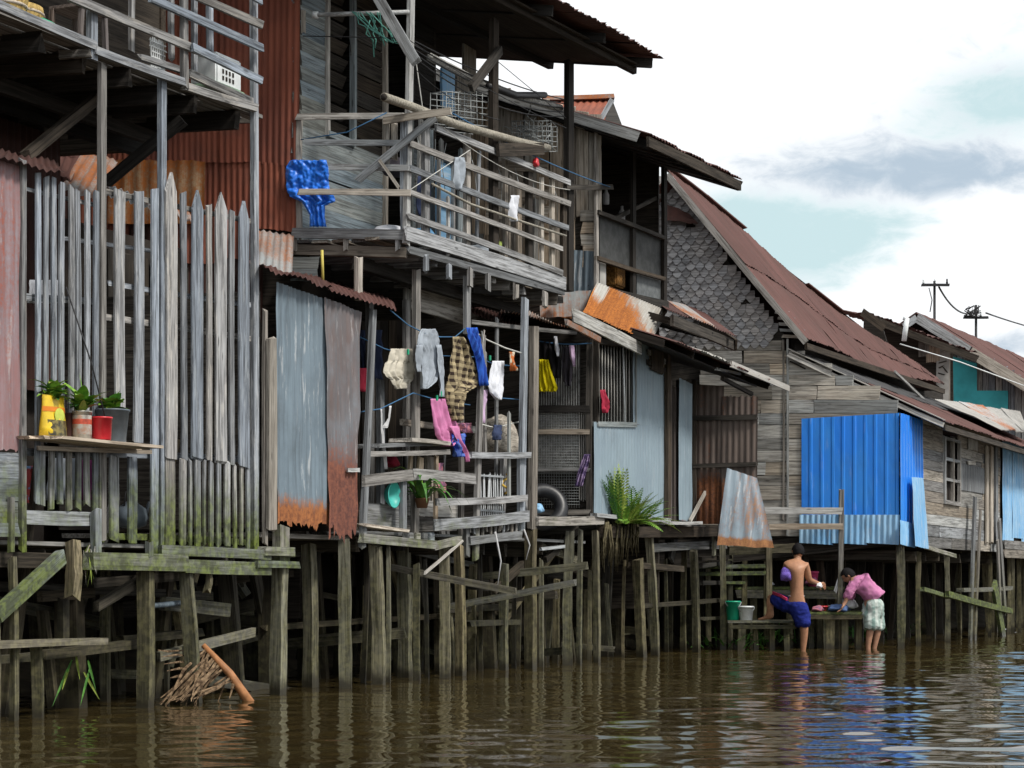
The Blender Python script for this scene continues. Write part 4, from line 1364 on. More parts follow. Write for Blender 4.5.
# more lumber, wires and rags leaning and hanging about the balcony
for (x0, x1, y0, y1, mt, v) in ((428, 434, 130, 236, BLUEW, .6), (441, 446, 140, 244, WALL, .7), (455, 462, 150, 250, BLUEW, .8), (474, 478, 150, 262, GREY, .5), (507, 514, 176, 268, WALL, .6), (516, 522, 190, 268, BROWN, .5), (415, 420, 118, 230, WALL, .5), (532, 538, 200, 274, WALL, .7)):
    vb(bal, 'stored_plank', ('R', v), x0, x1, y0, y1, mt, .025, dx=rnd.uniform(-5, 5), n=2)
for k in range(9):
    x = 418 + k * 16 + rnd.uniform(-5, 5)
    y = 130 + (x - 410) * .36
    a = on(('R', .05), x, y)
    tube(bal, 'wire', [a, a + V((rnd.uniform(-.05, .1), rnd.uniform(-.1, .1), -.2)), a + V((rnd.uniform(-.1, .15), rnd.uniform(-.1, .1), -rnd.uniform(.3, .6)))], .004, WIRE, 4)
for (xa, ya, xb, yb, sg) in ((303, 36, 402, 38, .0), (409, 40, 566, 128, .05), (416, 70, 500, 120, .08), (440, 125, 570, 190, .12), (496, 60, 566, 118, .0), (410, 190, 470, 150, .0)):
    tube(bal, 'line', sagline(on(('R', -.08) if xa > 400 else ('S', U2 - .1), xa, ya), on(('R', -.08) if xa > 400 else ('S', U2 - .1), xb, yb), sg), .005, CABLE if ya < 100 else ROPEW, 4)
cloth('balcony_rag', 'pale grey rag thrown over the middle balcony rail', 'rag', R0, [(158, 446, 456), (166, 445, 457), (182, 446, 456), (190, 448, 454)], F_GREY, folds=2, out=.09)
cloth('balcony_rag', 'white rag hanging on the balcony beside the dark roof post', 'rag', R0, [(196, 503, 511), (208, 502, 511), (222, 504, 509)], F_WHITE, folds=2, out=.09)
cloth('balcony_rag', 'navy cloth hanging inside the balcony above the pale bundle', 'cloth', ('R', .4), [(176, 418, 430), (200, 417, 431), (216, 419, 429)], F_NAVY, folds=2)
# ---------------- ground storey behind shed and laundry deck
zd = 1.42
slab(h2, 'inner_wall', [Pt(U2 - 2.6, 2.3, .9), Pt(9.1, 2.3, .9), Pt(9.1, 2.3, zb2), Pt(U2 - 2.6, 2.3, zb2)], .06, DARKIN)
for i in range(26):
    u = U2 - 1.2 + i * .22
    board(h2, 'inner_board', Pt(u, 2.26, zd), Pt(u + rnd.uniform(-.03, .03), 2.26, zb2 - .2), d, .2, .02, DARKW if rnd.random() < .7 else SHADEW, n=2)
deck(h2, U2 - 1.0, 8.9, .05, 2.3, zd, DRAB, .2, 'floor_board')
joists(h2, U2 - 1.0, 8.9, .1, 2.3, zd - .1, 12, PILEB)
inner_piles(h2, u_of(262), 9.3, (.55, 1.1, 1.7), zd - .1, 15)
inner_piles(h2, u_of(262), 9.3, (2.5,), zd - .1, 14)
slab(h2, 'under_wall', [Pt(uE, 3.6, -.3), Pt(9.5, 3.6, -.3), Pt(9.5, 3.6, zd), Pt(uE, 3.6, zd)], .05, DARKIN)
# posts under the balcony
vb(h2, 'post', ('R', .35), 354, 363, 258, 300, GREY, .09)
vb(h2, 'post', ('R', .15), 410, 419, 270, 545, DRAB, .08, dx=2)
vb(h2, 'post', ('R', .5), 402, 410, 300, 480, DRAB, .05)
vb(h2, 'post', ('R', .0), 463, 471, 277, 335, DRAB, .08)
vb(h2, 'post', ('R', .2), 494, 498, 318, 520, DRAB, .05, dx=1)
vb(h2, 'post', ('R', .0), 517, 525, 298, 530, GREY, .08, dx=4)
vb(h2, 'post', ('R', -.02), 527, 537, 327, 530, DRAB, .10, dx=2)
vb(h2, 'post', ('R', .35), 458, 464, 380, 540, DRAB, .05)
vb(h2, 'post', ('R', .9), 365, 374, 300, 520, DRAB, .06)
hb(h2, 'low_board', ('R', .75), 412, 296, 466, 312, 26, PALE, .03)
vb(h2, 'hanging_board', ('R', .70), 403, 411, 288, 350, WALL, .02)
sheet(h2, 'awning_sheet', on(('R', 1.4), 470, 303), on(('R', 1.4), 545, 326), on(('R', .4), 540, 332), on(('R', .4), 470, 314), RUSTROOF, pitch=.09, amp=.012, jit=.02)
sheet(h2, 'awning_sheet', on(('R', 1.2), 505, 303), on(('R', 1.2), 575, 322), on(('R', .3), 568, 328), on(('R', .3), 500, 310), ORANGE2, pitch=.09, amp=.012, jit=.03)
hb(h2, 'awning_beam', ('R', .3), 470, 289, 560, 300, 7, SHADEW, .08)
hb(h2, 'awning_beam', ('R', .2), 470, 322, 575, 333, 4, DRAB, .06)

# ---------------- shed of old zinc
shed = thing('zinc_shed', 'tall narrow shed of dented blue grey and rusted corrugated sheets under a curling rusty eave', 'shed', Pt(2.4, .5, zd))
zS = on(R0, 300, 300).z
def r0(px, py, out=0.0):
    return on(('R', -out), px, py)
sheet(shed, 'wall_sheet', r0(276, 282, .04), r0(329, 300, .04), r0(329, 526, .05), r0(277, 522, .05), ZINC, pitch=.075, amp=.010, rag_b=.10, jit=.012, nl=9)
sheet(shed, 'wall_sheet', r0(325, 297, .06), r0(361, 312, .05), r0(357, 536, .07), r0(329, 528, .08), ZINCR, pitch=.075, amp=.010, rag_b=.16, jit=.014, nl=9)
vb(shed, 'corner_board', R0, 266, 277, 338, 530, WALL, .03, out=.06)
vb(shed, 'corner_board', R0, 262, 268, 310, 545, DRAB, .05, out=.02)
us0, us1 = u_of(266), u_of(360)
slab(shed, 'end_wall', [Pt(us1 - .02, .05, zd), Pt(us1 - .02, 1.9, zd), Pt(us1 - .02, 1.9, zS), Pt(us1 - .02, .05, zS - .1)], .04, DARKW)
slab(shed, 'near_wall', [Pt(us0, .05, zd), Pt(us0, 1.9, zd), Pt(us0, 1.9, zS), Pt(us0, .05, zS)], .04, DARKW)
slab(shed, 'back_wall', [Pt(us0, 1.9, zd), Pt(us1, 1.9, zd), Pt(us1, 1.9, zS), Pt(us0, 1.9, zS)], .04, DARKW)
slab(shed, 'floor', [Pt(us0, .1, zd - .03), Pt(us1, .1, zd - .03), Pt(us1, 1.9, zd - .03), Pt(us0, 1.9, zd - .03)], .04, DRAB)
for k in range(2):
    a, b_ = (262, 330)[k], (334, 398)[k]
    sheet(shed, 'eave_sheet', on(('R', 1.2), a - 18, 272 + (a - 262) * .25 - 11), on(('R', 1.2), b_ - 18, 272 + (b_ - 262) * .25 - 12), on(('R', -.18), b_, 267 + (b_ - 262) * .262 + k * 2), on(('R', -.18), a, 264 + (a - 262) * .30), RUSTROOF, pitch=.09, amp=.010, jit=.03, rag_b=.06, curl=-.02 - .03 * k)
vb(shed, 'leaning_post', ('R', -.06), 358, 366, 310, 548, DRAB, .09, dx=11)
hb(shed, 'latch', R0, 348, 470, 358, 470, 4, PALE, .02, out=.09)
tube(shed, 'cane_stump', [on(('R', .4), 323, 285), on(('R', .4), 322, 250)], .014, YELB, 7)
for (x0, x1, yt, lean, kw) in ((299, 317, 545, 0, {}), (336, 356, 541, -2, {}), (369, 387, 545, -4, {}), (384, 391, 546, 0, {}), (395, 413, 545, 0, {}), (413, 423, 563, -2, dict()), (437, 453, 546, 0, {}), (453, 466, 546, -2, {}), (468, 480, 566, 0, {}), (499, 511, 565, 0, {}), (523, 538, 530, 0, {}), (539, 545, 560, 0, {}), (562, 576, 531, 0, {}), (576, 583, 530, 0, {}), (585, 592, 570, 0, {})):
    yy = yt
    pile(h2, 'pile', ('R', 0.0 if x0 not in (299, 395, 468, 585) else .35), x0, x1, yy, PILE, lean, **kw)
for (x0, x1, yt, lean) in ((357, 364, 548, 8), (512, 518, 548, 0), (478, 484, 548, 0), (424, 430, 560, -3)):
    pile(h2, 'pile', ('R', .2), x0, x1, yt, PILEB, lean)
hb(h2, 'beam', R0, 262, 551, 292, 552, 9, GREY, .08, out=.06)
hb(h2, 'beam', R0, 252, 564, 295, 565, 7, GREY, .1, out=.05)
vb(h2, 'post', R0, 272, 290, 527, 562, GREY, .08, out=.0)
loose_planks(h2, 1.9, 9.0, 34, .1, 1.25)
# low washing ledge among the piles
hb(h2, 'low_beam', ('R', .1), 462, 624, 512, 622, 5, PILEB, .2)
hb(h2, 'low_beam', ('R', .4), 440, 610, 512, 606, 6, PILEB, .1)
hb(h2, 'low_beam', ('R', .6), 262, 628, 520, 612, 5, PILEB, .1)
hb(h2, 'brace', ('R', .05), 494, 590, 522, 565, 8, PILEB, .05)
hb(h2, 'brace', R0, 425, 573, 462, 541, 2.5, PALE, .02, out=.1)
# ---------------- laundry deck: rails, fascias, lines and washing
ld = thing('laundry_deck', 'small timber deck hung with washing, its grey rails nailed between leaning posts', 'deck', Pt(u_of(440), .6, zd))
hb(ld, 'floor_edge', R0, 361, 538, 436, 545, 9, GREY, .05, out=.08)
hb(ld, 'floor_edge', R0, 434, 546, 460, 540, 8, GREY, .05, out=.08)
hb(ld, 'floor_edge', R0, 468, 541, 520, 535, 8, DRAB, .05, out=.04)
hb(ld, 'step_board', R0, 361, 525, 404, 531, 3, PALE, .12, out=.06)
hb(ld, 'rail', R0, 363, 481, 418, 474, 11, GREY, .03, out=.07)
hb(ld, 'rail', R0, 412, 474, 475, 479, 11, GREY, .03, out=.075)
hb(ld, 'rail', R0, 366, 454, 448, 452, 5, GREY, .05, out=.05)
hb(ld, 'rail', R0, 470, 455, 530, 455, 6, GREY, .035, out=.07)
hb(ld, 'rail', R0, 436, 502, 527, 498, 7, GREY, .03, out=.07)
hb(ld, 'rail', R0, 434, 525, 528, 516, 11, GREY, .03, out=.08, n=5)
hb(ld, 'wall_board', ('R', .1), 361, 513, 404, 517, 22, GREY, .03)
hb(ld, 'wall_board', ('R', .25), 404, 508, 456, 510, 16, WALL, .03)
hb(ld, 'wall_board', ('R', .3), 404, 524, 456, 524, 14, DRAB, .03)
hb(ld, 'shelf_board', ('R', .1), 366, 446, 420, 444, 4, DRAB, .3)
hb(ld, 'shelf_board', ('R', .0), 400, 440, 440, 444, 4, PALE, .25)
hb(ld, 'shelf_board', ('R', .3), 402, 422, 432, 426, 6, PALE, .05)
hb(ld, 'shelf_board', ('R', .3), 446, 424, 474, 430, 7, WALL, .05)
vb(ld, 'post', R0, 399, 407, 480, 530, GREY, .06, out=.03)
vb(ld, 'post', R0, 472, 479, 335, 560, GREY, .07, out=.02, dx=7)
vb(ld, 'post', R0, 463, 470, 520, 556, DRAB, .07, out=.02)
vb(ld, 'post', ('R', .1), 498, 505, 457, 530, GREY, .06, dx=2)
vb(ld, 'post', ('R', .0), 507, 511, 412, 500, BAMBOO, .035)
vb(ld, 'post', R0, 517, 524, 458, 525, GREY, .06, out=.01)
vb(ld, 'post', ('R', .3), 376, 385, 380, 505, DRAB, .06)
vb(ld, 'pole', ('R', .15), 483, 487, 352, 455, DRAB, .03)
for (x0, x1, y0, y1) in ((425, 434, 456, 475), (416, 423, 457, 476), (433, 438, 456, 520), (407, 412, 455, 475)):
    vb(ld, 'baluster', ('R', .1), x0, x1, y0, y1, rnd.choice([DRAB, BROWN]), .03, dx=rnd.uniform(-2, 2))
# drying rack of thin white slats
for i in range(13):
    x = 477 + i * 2.1
    vb(ld, 'rack_slat', ('R', .05), x - .5, x + .5, 474 + rnd.uniform(-2, 4), 516, WHITEP, .012, dx=rnd.uniform(-1.5, 1.5), n=2)
for y in (476, 502, 511):
    hb(ld, 'rack_rail', ('R', .03), 475, y - 1, 504, y + 1, 2, PALE, .015)
for i in range(12):
    x = 470 + i * 4.2
    vb(ld, 'edge_slat', ('R', .0), x - 1.2, x + 1.2, 522, 535 + rnd.uniform(-4, 2), DRAB, .015, out=.04, n=2, dx=rnd.uniform(-1, 1))
for (x, y0, y1) in ((495, 532, 590), (524, 530, 560)):
    tube(ld, 'rag_strip', [on(('R', -.06), x, y0), on(R0, x - .5, (y0 + y1) / 2) + e * .07, on(('R', -.05), x + 2, y1)], .014, F_WASHW, 5, .004)
for i in range(9):                                  # jumble stored on the deck floor
    x = 404 + i * 4.5
    vb(ld, 'stored_board', ('R', .45), x, x + rnd.uniform(2.5, 5), 456 + rnd.uniform(-6, 12), 520, rnd.choice([DRAB, BROWN, WALL, SHADEW]), .03, dx=rnd.uniform(-4, 4), n=2)
bs = thing('basin', 'round turquoise plastic basin hung behind the deck rail', 'basin', on(('R', .02), 389, 498))
Mz = frame(on(('R', .04), 389, 495) , d, UP)
lathe(bs, 'bowl', None, [(.0, -.02), (.075, -.015), (.115, .03), (.123, .055), (.13, .058), (.118, .062), (.108, .03), (.0, .0)], TEALP, 24, False, M=Mz)
bundle('red_cloth', 'dark red cloth stuffed behind the deck rail', 'cloth', on(('R', .3), 391, 466), .1, F_RED)
ct = bundle('food_sack', 'lumpy tan sack behind the thin rack of white slats', 'sack', on(('R', .6), 497, 455), .32, WALL, (1.2, .8, .9))
tube(ld, 'coiled_hose', [on(('R', .05), 505 + 3 * math.sin(k), 474 + k * 2.2) + e * .02 * math.cos(k) for k in range(10)], .014, plain('yellow hose', (.55, .36, .06), .5), 6)

# pot plant with strap leaves on the deck
pl_ = thing('potted_plant', 'strap leaved green plant spilling from a brown pot on the laundry deck', 'potted plant', on(('R', .0), 425, 520))
c = on(('R', .0), 422, 508)
lathe(pl_, 'pot', c, [(.05, 0), (.075, .09), (.08, .095), (.06, .09)], plain('brown clay', (.16, .08, .04), .8), 16)
for i in range(26):
    an = i * 2.4 + rnd.uniform(-.3, .3)
    tl = rnd.uniform(.3, 1.6)
    dv = V((math.cos(an) * tl, math.sin(an) * tl, 1.0)).normalized()
    vs, fs = leaf_pts(c + UP * .09 + V((rnd.uniform(-.05, .05), 0, 0)), dv, UP if abs(dv.z) < .97 else V((1, 0, 0)), rnd.uniform(.35, .68), rnd.uniform(.035, .055), rnd.uniform(1.6, 3.2))
    mesh_at('leaf', vs, fs, rnd.choice([LEAFD, LEAFD, LEAF]), pl_, True)
pl2 = on(('R', -.03), 425, 545)
for i in range(4):
    bx = on(('R', -.02), 408 + i * 7, 537)
    tag(box(None, 'brick', bx, d, -e, .10, .08, .085, GREY if i % 2 else DRAB, .006), ['mossy wooden block first on the deck edge beside the post', 'grey block second along the deck edge', 'mossy block under the strap leaved plant', 'end block on the deck edge right of the strap leaved plant'][i], 'block', 'blocks on the deck edge')

# lines
cl1 = thing('clothesline', 'upper blue clothesline sagging from the rusty eave across the deck', 'clothesline', on(R0, 392, 310), 'clotheslines of the deck')
tube(cl1, 'rope', [on(R0, 390, 310), on(R0, 408, 325), on(R0, 424, 333), on(R0, 440, 337), on(R0, 455, 337), on(R0, 467, 327)], .0065, ROPEB, 5)
tube(cl1, 'rope', [on(R0, 467, 327), on(R0, 487, 340), on(R0, 505, 348), on(R0, 521, 353)], .009, ROPEW, 5)
cl2 = thing('clothesline', 'second clothesline behind the cream shirt and grey shirt', 'clothesline', on(('R', .25), 362, 338), 'clotheslines of the deck')
tube(cl2, 'rope', [on(('R', .22), 360, 337), on(('R', .2), 385, 349), on(('R', .2), 412, 356), on(('R', .2), 445, 356), on(('R', .18), 478, 357)], .006, ROPEB, 5)
tube(cl2, 'rope', [on(('R', .18), 478, 357), on(('R', .15), 495, 365), on(('R', .1), 525, 366)], .0065, ROPEB, 5)
cl3 = thing('clothesline', 'low blue clothesline rising to a peak above the pink towel', 'clothesline', on(('R', .05), 361, 411), 'clotheslines of the deck')
tube(cl3, 'rope', [on(('R', .05), 360, 412), on(('R', .05), 380, 409), on(('R', .05), 413, 393), on(('R', .03), 440, 401), on(('R', .0), 470, 405)], .006, ROPEB, 5)
tube(cl3, 'rope', [on(('R', .1), 500, 398), on(('R', .1), 512, 399), on(('R', .08), 526, 400)], .0065, ROPEB, 5)
tube(cl3, 'rope', [on(('R', .1), 476, 423), on(('R', .1), 495, 428), on(('R', .1), 522, 421)], .008, ROPEW, 5)

WG = 'washing on the deck lines'
C = lambda n, l, c, v, rows, m, **k: cloth(n, l, c, ('R', v), rows, m, group=WG, **k)
C('hanging_shirt', 'cream T-shirt hung upside down at the left of the line', 'shirt', .2, [(349, 386.5, 408), (354, 385.5, 409), (361, 384.5, 409), (364, 381, 409.5), (372, 379, 409.5), (377, 382, 409), (379.5, 386.5, 409), (384, 388, 404), (389, 391, 402.5)], F_CREAM, folds=5, depth=.018, out=.05)
gs = C('hanging_shirt', 'grey shirt with long sleeves hung by its shoulders', 'shirt', 0, [(329, 420, 435), (336, 417, 437), (344, 415.5, 438), (352, 420, 438.5), (364, 419, 439), (372, 419, 438), (380, 419.5, 434), (385, 419.5, 430), (389, 420, 425)], F_GREY, folds=5, depth=.02, out=.01)
cloth('sleeve', '', '', ('R', 0), [(345, 433.5, 438), (365, 434, 440), (385, 435, 441), (397, 435, 441)], F_GREY, folds=1, depth=.02, out=.03, parent=gs, nx=8)
cloth('sleeve', '', '', ('R', 0), [(345, 415, 421), (358, 415, 420), (372, 416, 420)], F_GREY, folds=1, depth=.02, out=.02, parent=gs, nx=8)
C('hanging_skirt', 'brown and cream checked skirt with deep pleats', 'skirt', 0, [(337, 450, 460), (350, 448, 466), (365, 446, 471), (380, 445, 476), (386, 444, 473), (393, 444, 461), (405, 445, 456), (421, 450, 453)], F_PLAID, folds=5, depth=.045, out=.03, nx=30)
C('hanging_towel', 'royal blue ribbed towel slanting beside the checked skirt', 'towel', 0, [(328, 458, 469), (340, 462, 473), (360, 470, 478), (386, 473, 480)], F_ROYAL, folds=2, depth=.02, out=.08)
C('hanging_cloth', 'small blue corner of cloth below the checked skirt', 'cloth', .1, [(394, 456, 466), (400, 457, 464), (407, 459, 461)], F_BLUEP, folds=1)
C('hanging_pillowcase', 'white cloth with a blue edge pegged beside the pole', 'cloth', .1, [(361, 490, 502), (370, 488.5, 502), (385, 486, 501), (393, 487, 500), (400, 494, 498)], F_WHITE, folds=4, depth=.018, out=.03)
C('hanging_towel', 'lilac strip of towel hanging below the white cloth', 'towel', .12, [(390, 482, 487), (400, 481, 486), (423, 480, 485)], F_LILAC, folds=1, depth=.02)
pt = C('hanging_trousers', 'pink trousers hung on the low line', 'trousers', .02, [(399, 428, 447), (410, 429, 450), (425, 431, 455), (434, 433, 458), (441, 437, 455), (446, 441, 449)], F_PINK, folds=5, depth=.022, out=.03)
cloth('leg', '', '', ('R', 0), [(426, 444, 454), (440, 452, 456), (452, 459, 462.5), (462, 461.5, 464.5)], F_PINK, folds=1, depth=.015, out=.05, parent=pt, nx=8)
C('hanging_shorts', 'blue printed shorts under the pink trousers', 'shorts', .05, [(434, 444, 457), (442, 443, 456), (449, 447, 457), (457, 449, 456)], F_BLUEP, folds=2, depth=.03, out=.08)
C('hanging_cloth', 'small rose patterned cloth right of the pink trousers', 'cloth', .1, [(423, 457, 471), (427, 459, 472), (433, 464, 471)], F_ROSE, folds=2)
C('washed_cloth', 'navy cap shaped cloth on the white line', 'cloth', .1, [(425, 490, 499), (433, 489, 500), (440, 492, 497)], F_NAVY, folds=1, out=.03)
C('hanging_cloth', 'rose cloth hanging inside the lower rails', 'cloth', .4, [(463, 436, 444), (478, 437, 443), (486, 436, 445), (493, 439, 443)], F_ROSE, folds=1)
C('hanging_strap', 'long white cord loop dangling at the left of the low line', 'cord', .05, [(409, 380, 382), (425, 380.5, 382), (445, 382, 384), (469, 384.5, 387)], F_WASHW, folds=1, depth=.008, nx=4)
C('hanging_strap', 'short white strap folded over the low line', 'cord', .05, [(406, 389, 391.5), (418, 388, 390), (427, 382.5, 388), (428, 383, 387)], F_WASHW, folds=1, depth=.008, nx=4)
C('hanging_cloth', 'dark blue clothes in the shade behind the leaning post', 'clothes', 1.0, [(330, 360, 384), (380, 360, 380)], F_NAVY, folds=4, depth=.05)
C('hanging_cloth', 'dark red cloth in the shade behind the leaning post', 'cloth', .9, [(368, 358, 370), (392, 358, 368)], F_RED, folds=2)
C('hanging_cloth', 'orange and white rag tied on the end post of the deck', 'rag', .0, [(352, 505, 511), (362, 506, 511), (371, 509, 513)], fabric('orange rag', (.5, .14, .04), c2=(.5, .45, .35)), folds=1, out=.04)
for x, y, lb in ((408, 352, 'green peg at the right shoulder of the cream T-shirt'), (441, 394, 'green peg at the cuff of the grey shirt'), (490, 358, 'green peg holding the white cloth with the blue edge'), (437, 398, 'green peg over the pink trousers')):
    pg = tag(box(None, 'clothes_peg', on(('R', -.05), x, y), d, -e, .018, .02, .055, GREENL, .003), lb, 'peg', 'green clothes pegs')
pg = thing('wooden_peg', 'pale wooden peg sticking up from the line beside the royal blue towel', 'peg', on(R0, 483, 338))
for s_2 in (-1, 1):
    board(pg, 'prong', on(('R', -.04), 483, 341), on(('R', -.04), 483 + s_2 * 1.3, 331), d, .012, .012, PALE, n=1)
# ------------------------------------------------------------------ third house: plank end wall, screened porch, blue grey lower wall
U3 = u_of(597)
S3 = ('S', U3)
UL3 = u_of(666)
h3 = thing('stilt_house', 'plank walled stilt house, dark screened porch above a blue grey metal wall', 'house', Pt(10, 3, 0), 'stilt houses along the river')
zf3 = on(R0, 600, 514).z
zp3 = on(R0, 600, 285).z                # porch floor
xc = 485
cols = [(x, x + 13) for x in range(472, 597, 13)]
for (a, b_) in cols:
    yt = 88 + (a - 490) * .27
    vb(h3, 'wall_plank', S3, a, b_, yt, 215 + rnd.uniform(-4, 20), BROWN, .025, out=rnd.uniform(.0, .012), n=3, jit=.02)
    if a > 575:
        continue
    vb(h3, 'wall_plank', S3, a - 1, b_ - 1, 205, 300, rnd.choice([BROWN, WALL, BROWN]), .025, out=rnd.uniform(-.02, .0), n=3, jit=.02)
for y in (216, 228, 240, 251, 262):
    hb(h3, 'wall_board', S3, 582, y, 597, y, 11, BROWN, .03, out=.015)
for y, h_ in ((166, 10), (196, 14), (212, 13)):
    hb(h3, 'wall_board', S3, 488, y, 548, y + 1, h_, BROWN, .025, out=.03)
sheet(h3, 'wall_sheet', on(S3, 568, 250) + nrm(S3) * .04, on(S3, 597, 252) + nrm(S3) * .04, on(S3, 597, 322) + nrm(S3) * .04, on(S3, 562, 318) + nrm(S3) * .04, ZINC, pitch=.076, amp=.01)
sheet(h3, 'flashing_sheet', on(S3, 545, 297) + nrm(S3) * .3, on(S3, 594, 292) + nrm(S3) * .15, on(S3, 585, 318) + nrm(S3) * .2, on(S3, 548, 322) + nrm(S3) * .4, ORANGE2, pitch=.2, amp=.006)
slab(h3, 'end_wall', [Pt(U3 + .05, 6.5, .6), Pt(U3 + .05, .03, .6 + 1), Pt(U3 + .05, .03, 6.3), Pt(U3 + .05, 6.5, 8.2)], .06, DARKW)
slab(h3, 'back_wall', [Pt(U3, 6.5, .5), Pt(UL3, 6.5, .5), Pt(UL3, 6.5, 8), Pt(U3, 6.5, 8)], .06, DARKW)
slab(h3, 'porch_back', [Pt(U3, 1.3, zp3), Pt(UL3, 1.3, zp3), Pt(UL3, 1.3, 7.0), Pt(U3, 1.3, 7.0)], .06, DARKIN)
for i in range(8):
    u = U3 + .1 + i * .26
    board(h3, 'porch_board', Pt(u, 1.27, zp3), Pt(u, 1.27, 6.9), d, .24, .02, DARKW, n=2)
slab(h3, 'far_wall', [Pt(UL3 - .05, 6.5, .6), Pt(UL3 - .05, .08, .6), Pt(UL3 - .05, .08, 6.5), Pt(UL3 - .05, 6.5, 8.2)], .06, DARKW)
deck(h3, U3, UL3, .05, 1.3, zp3 - .03, DARKW, .2, 'floor_board')
# porch frame and screens
pf = board(h3, 'screen_porch', on(R0, 597, 290), on(R0, 666, 306), UP, .12, .08, DARKW)
vb(pf, 'post', R0, 594, 599, 128, 320, GREY, .09, out=.01)
vb(pf, 'post', R0, 630, 636, 150, 303, SHADEW, .07)
vb(pf, 'post', R0, 661, 667, 165, 312, SHADEW, .10)
hb(pf, 'rail', R0, 597, 212, 664, 238, 4, DARKW, .05, out=.03)
hb(pf, 'rail', R0, 597, 258, 664, 279, 4, DARKW, .05, out=.03)
hb(pf, 'brace', ('R', .12), 612, 220, 660, 196, 4, DARKW, .04)
slab(pf, 'screen', [on(('R', .03), 600, 256), on(('R', .03), 662, 278), on(('R', .03), 662, 240), on(('R', .03), 600, 214)], .012, plain('dark screen cloth', (.05, .052, .052), .8, .25))
slab(pf, 'screen', [on(('R', .03), 637, 304), on(('R', .03), 662, 312), on(('R', .03), 662, 281), on(('R', .03), 637, 272)], .012, SCREEN)
slab(pf, 'screen', [on(('R', .03), 600, 290), on(('R', .03), 606, 293), on(('R', .03), 606, 263), on(('R', .03), 600, 260)], .012, CONC)
bx = thing('woven_basket', 'square woven basket on the screened porch floor behind the lower rail', 'basket', on(('R', .3), 612, 288))
box(bx, 'basket_body', on(('R', .25), 613, 276), d, -e, .30, .22, .30, plain('woven cane', (.24, .12, .035), .8, .5, .2, 40.0), .02)
lathe(bx, 'basket_rim', None, [(.15, 0), (.17, .01), (.17, .03), (.15, .04)], WICK, 16, False, M=Matrix.Translation(on(('R', .25), 613, 266)))
lp = thing('hanging_bottle', 'pale plastic bottles hanging inside the screened porch', 'bottle', on(('R', .5), 606, 215))
for (px, y0, y1) in ((606, 188, 205), (606, 214, 224), (622, 206, 222)):
    a = on(('R', .5), px, y1)
    hgt = (on(('R', .5), px, y0) - a).length
    lathe(lp, 'bottle', a, [(.01, 0), (.04, .01), (.042, hgt * .6), (.02, hgt * .8), (.018, hgt)], F_WASHW, 10)
# main roof: falls towards the river
a0 = on(S3, 490, 90) + nrm(S3) * .25
a1 = on(('S', U3 - .25), 648, 134)
b1 = on(('R', -.95), 740, 179)
slope3 = (a0 - a1)
top0 = a1 + slope3.normalized() * 6.0
top1 = b1 + slope3.normalized() * 6.0
sheets(h3, 'roof_sheet', top0, top1, b1, a1, [RUSTROOF, RUSTDK, RUSTROOF], 7, pitch=.09, amp=.012, nl=3)
board(h3, 'barge_board', a1 + slope3.normalized() * 5.0 - UP * .07, a1 + slope3.normalized() * .12 - UP * .07, UP, .12, .03, PALE, n=4)
board(h3, 'fascia', a1 - UP * .09, b1 - UP * .09, UP, .12, .03, DARKW, n=4)
for k in range(6):
    c = lerp(a1, b1, (k + .5) / 6)
    board(h3, 'rafter', c + slope3.normalized() * .06 - UP * .11, c + slope3.normalized() * 2.4 - UP * .11, UP, .10, .05, SHADEW, n=2)
board(h3, 'end_rafter', b1 - UP * .09 + slope3.normalized() * .0, b1 + slope3.normalized() * 3 - UP * .09, UP, .13, .04, SHADEW, n=2)
slab(h3, 'roof_lining', [top1 - UP * .2, top0 - UP * .2, a1 - UP * .13 + slope3.normalized() * .4, b1 - UP * .13 + slope3.normalized() * .4], .02, SHADEW)
hb(h3, 'rafter_end', S3, 576, 123, 585, 125, 8, PALE, .08, out=.12)
# small red ridge roof seen over it
rr = thing('ridge_roof', 'small rusty gabled roof peeping over the plank walled house', 'roof', Pt(12, 6, 7))
Pq = lambda px, py, Y_: on(('Y', Y_), px, py)
sheet(rr, 'roof_sheet', Pq(545, 100, 30), Pq(612, 98, 30), Pq(602, 128, 28.4), Pq(520, 118, 28.4), RUSTRED, pitch=.1, amp=.012)
slab(rr, 'gable', [Pq(600, 125, 28.6), Pq(622, 125, 28.8), Pq(612, 99, 29.9)], .4, DARKW)
hb(rr, 'ridge_cap', ('Y', 29.9), 543, 100, 614, 98, 4, ORANGE2, .3)
hb(rr, 'barge_board', ('Y', 28.5), 600, 121, 612, 100, 5, GREY, .06)

# lower wall to the river
lw = sheet(h3, 'blue_grey_wall', on(('R', -.02), 594, 422), on(('R', -.02), 666, 426), on(('R', -.02), 667, 520), on(('R', -.02), 594, 516), BLUEGREY, pitch=.10, amp=.004, prof='sine', jit=.004)
sheet(h3, 'blue_grey_wall', on(('R', -.02), 633, 335), on(('R', -.02), 667, 348), on(('R', -.024), 667, 428), on(('R', -.024), 633, 424), BLUEGREY, pitch=.10, amp=.004, jit=.004)
slab(h3, 'lower_back', [Pt(U3, .6, zf3), Pt(UL3, .6, zf3), Pt(UL3, .6, zp3), Pt(U3, .6, zp3)], .04, DARKIN)
wn = board(h3, 'barred_window', on(R0, 595, 424), on(R0, 634, 425), UP, .06, .08, BLUEW)
board(wn, 'frame', on(R0, 596, 424), on(R0, 596, 338), d, .05, .07, DARKW)
board(wn, 'frame', on(R0, 634, 425), on(R0, 634, 340), d, .04, .07, BLUEW)
board(wn, 'frame', on(R0, 595, 341), on(R0, 634, 346), UP, .06, .07, DARKW)
for i in range(12):
    x = 599 + i * 3.0
    tube(wn, 'bar', [on(('R', .02), x, 344), on(('R', .02), x + .2, 424)], .010, CONC, 5)
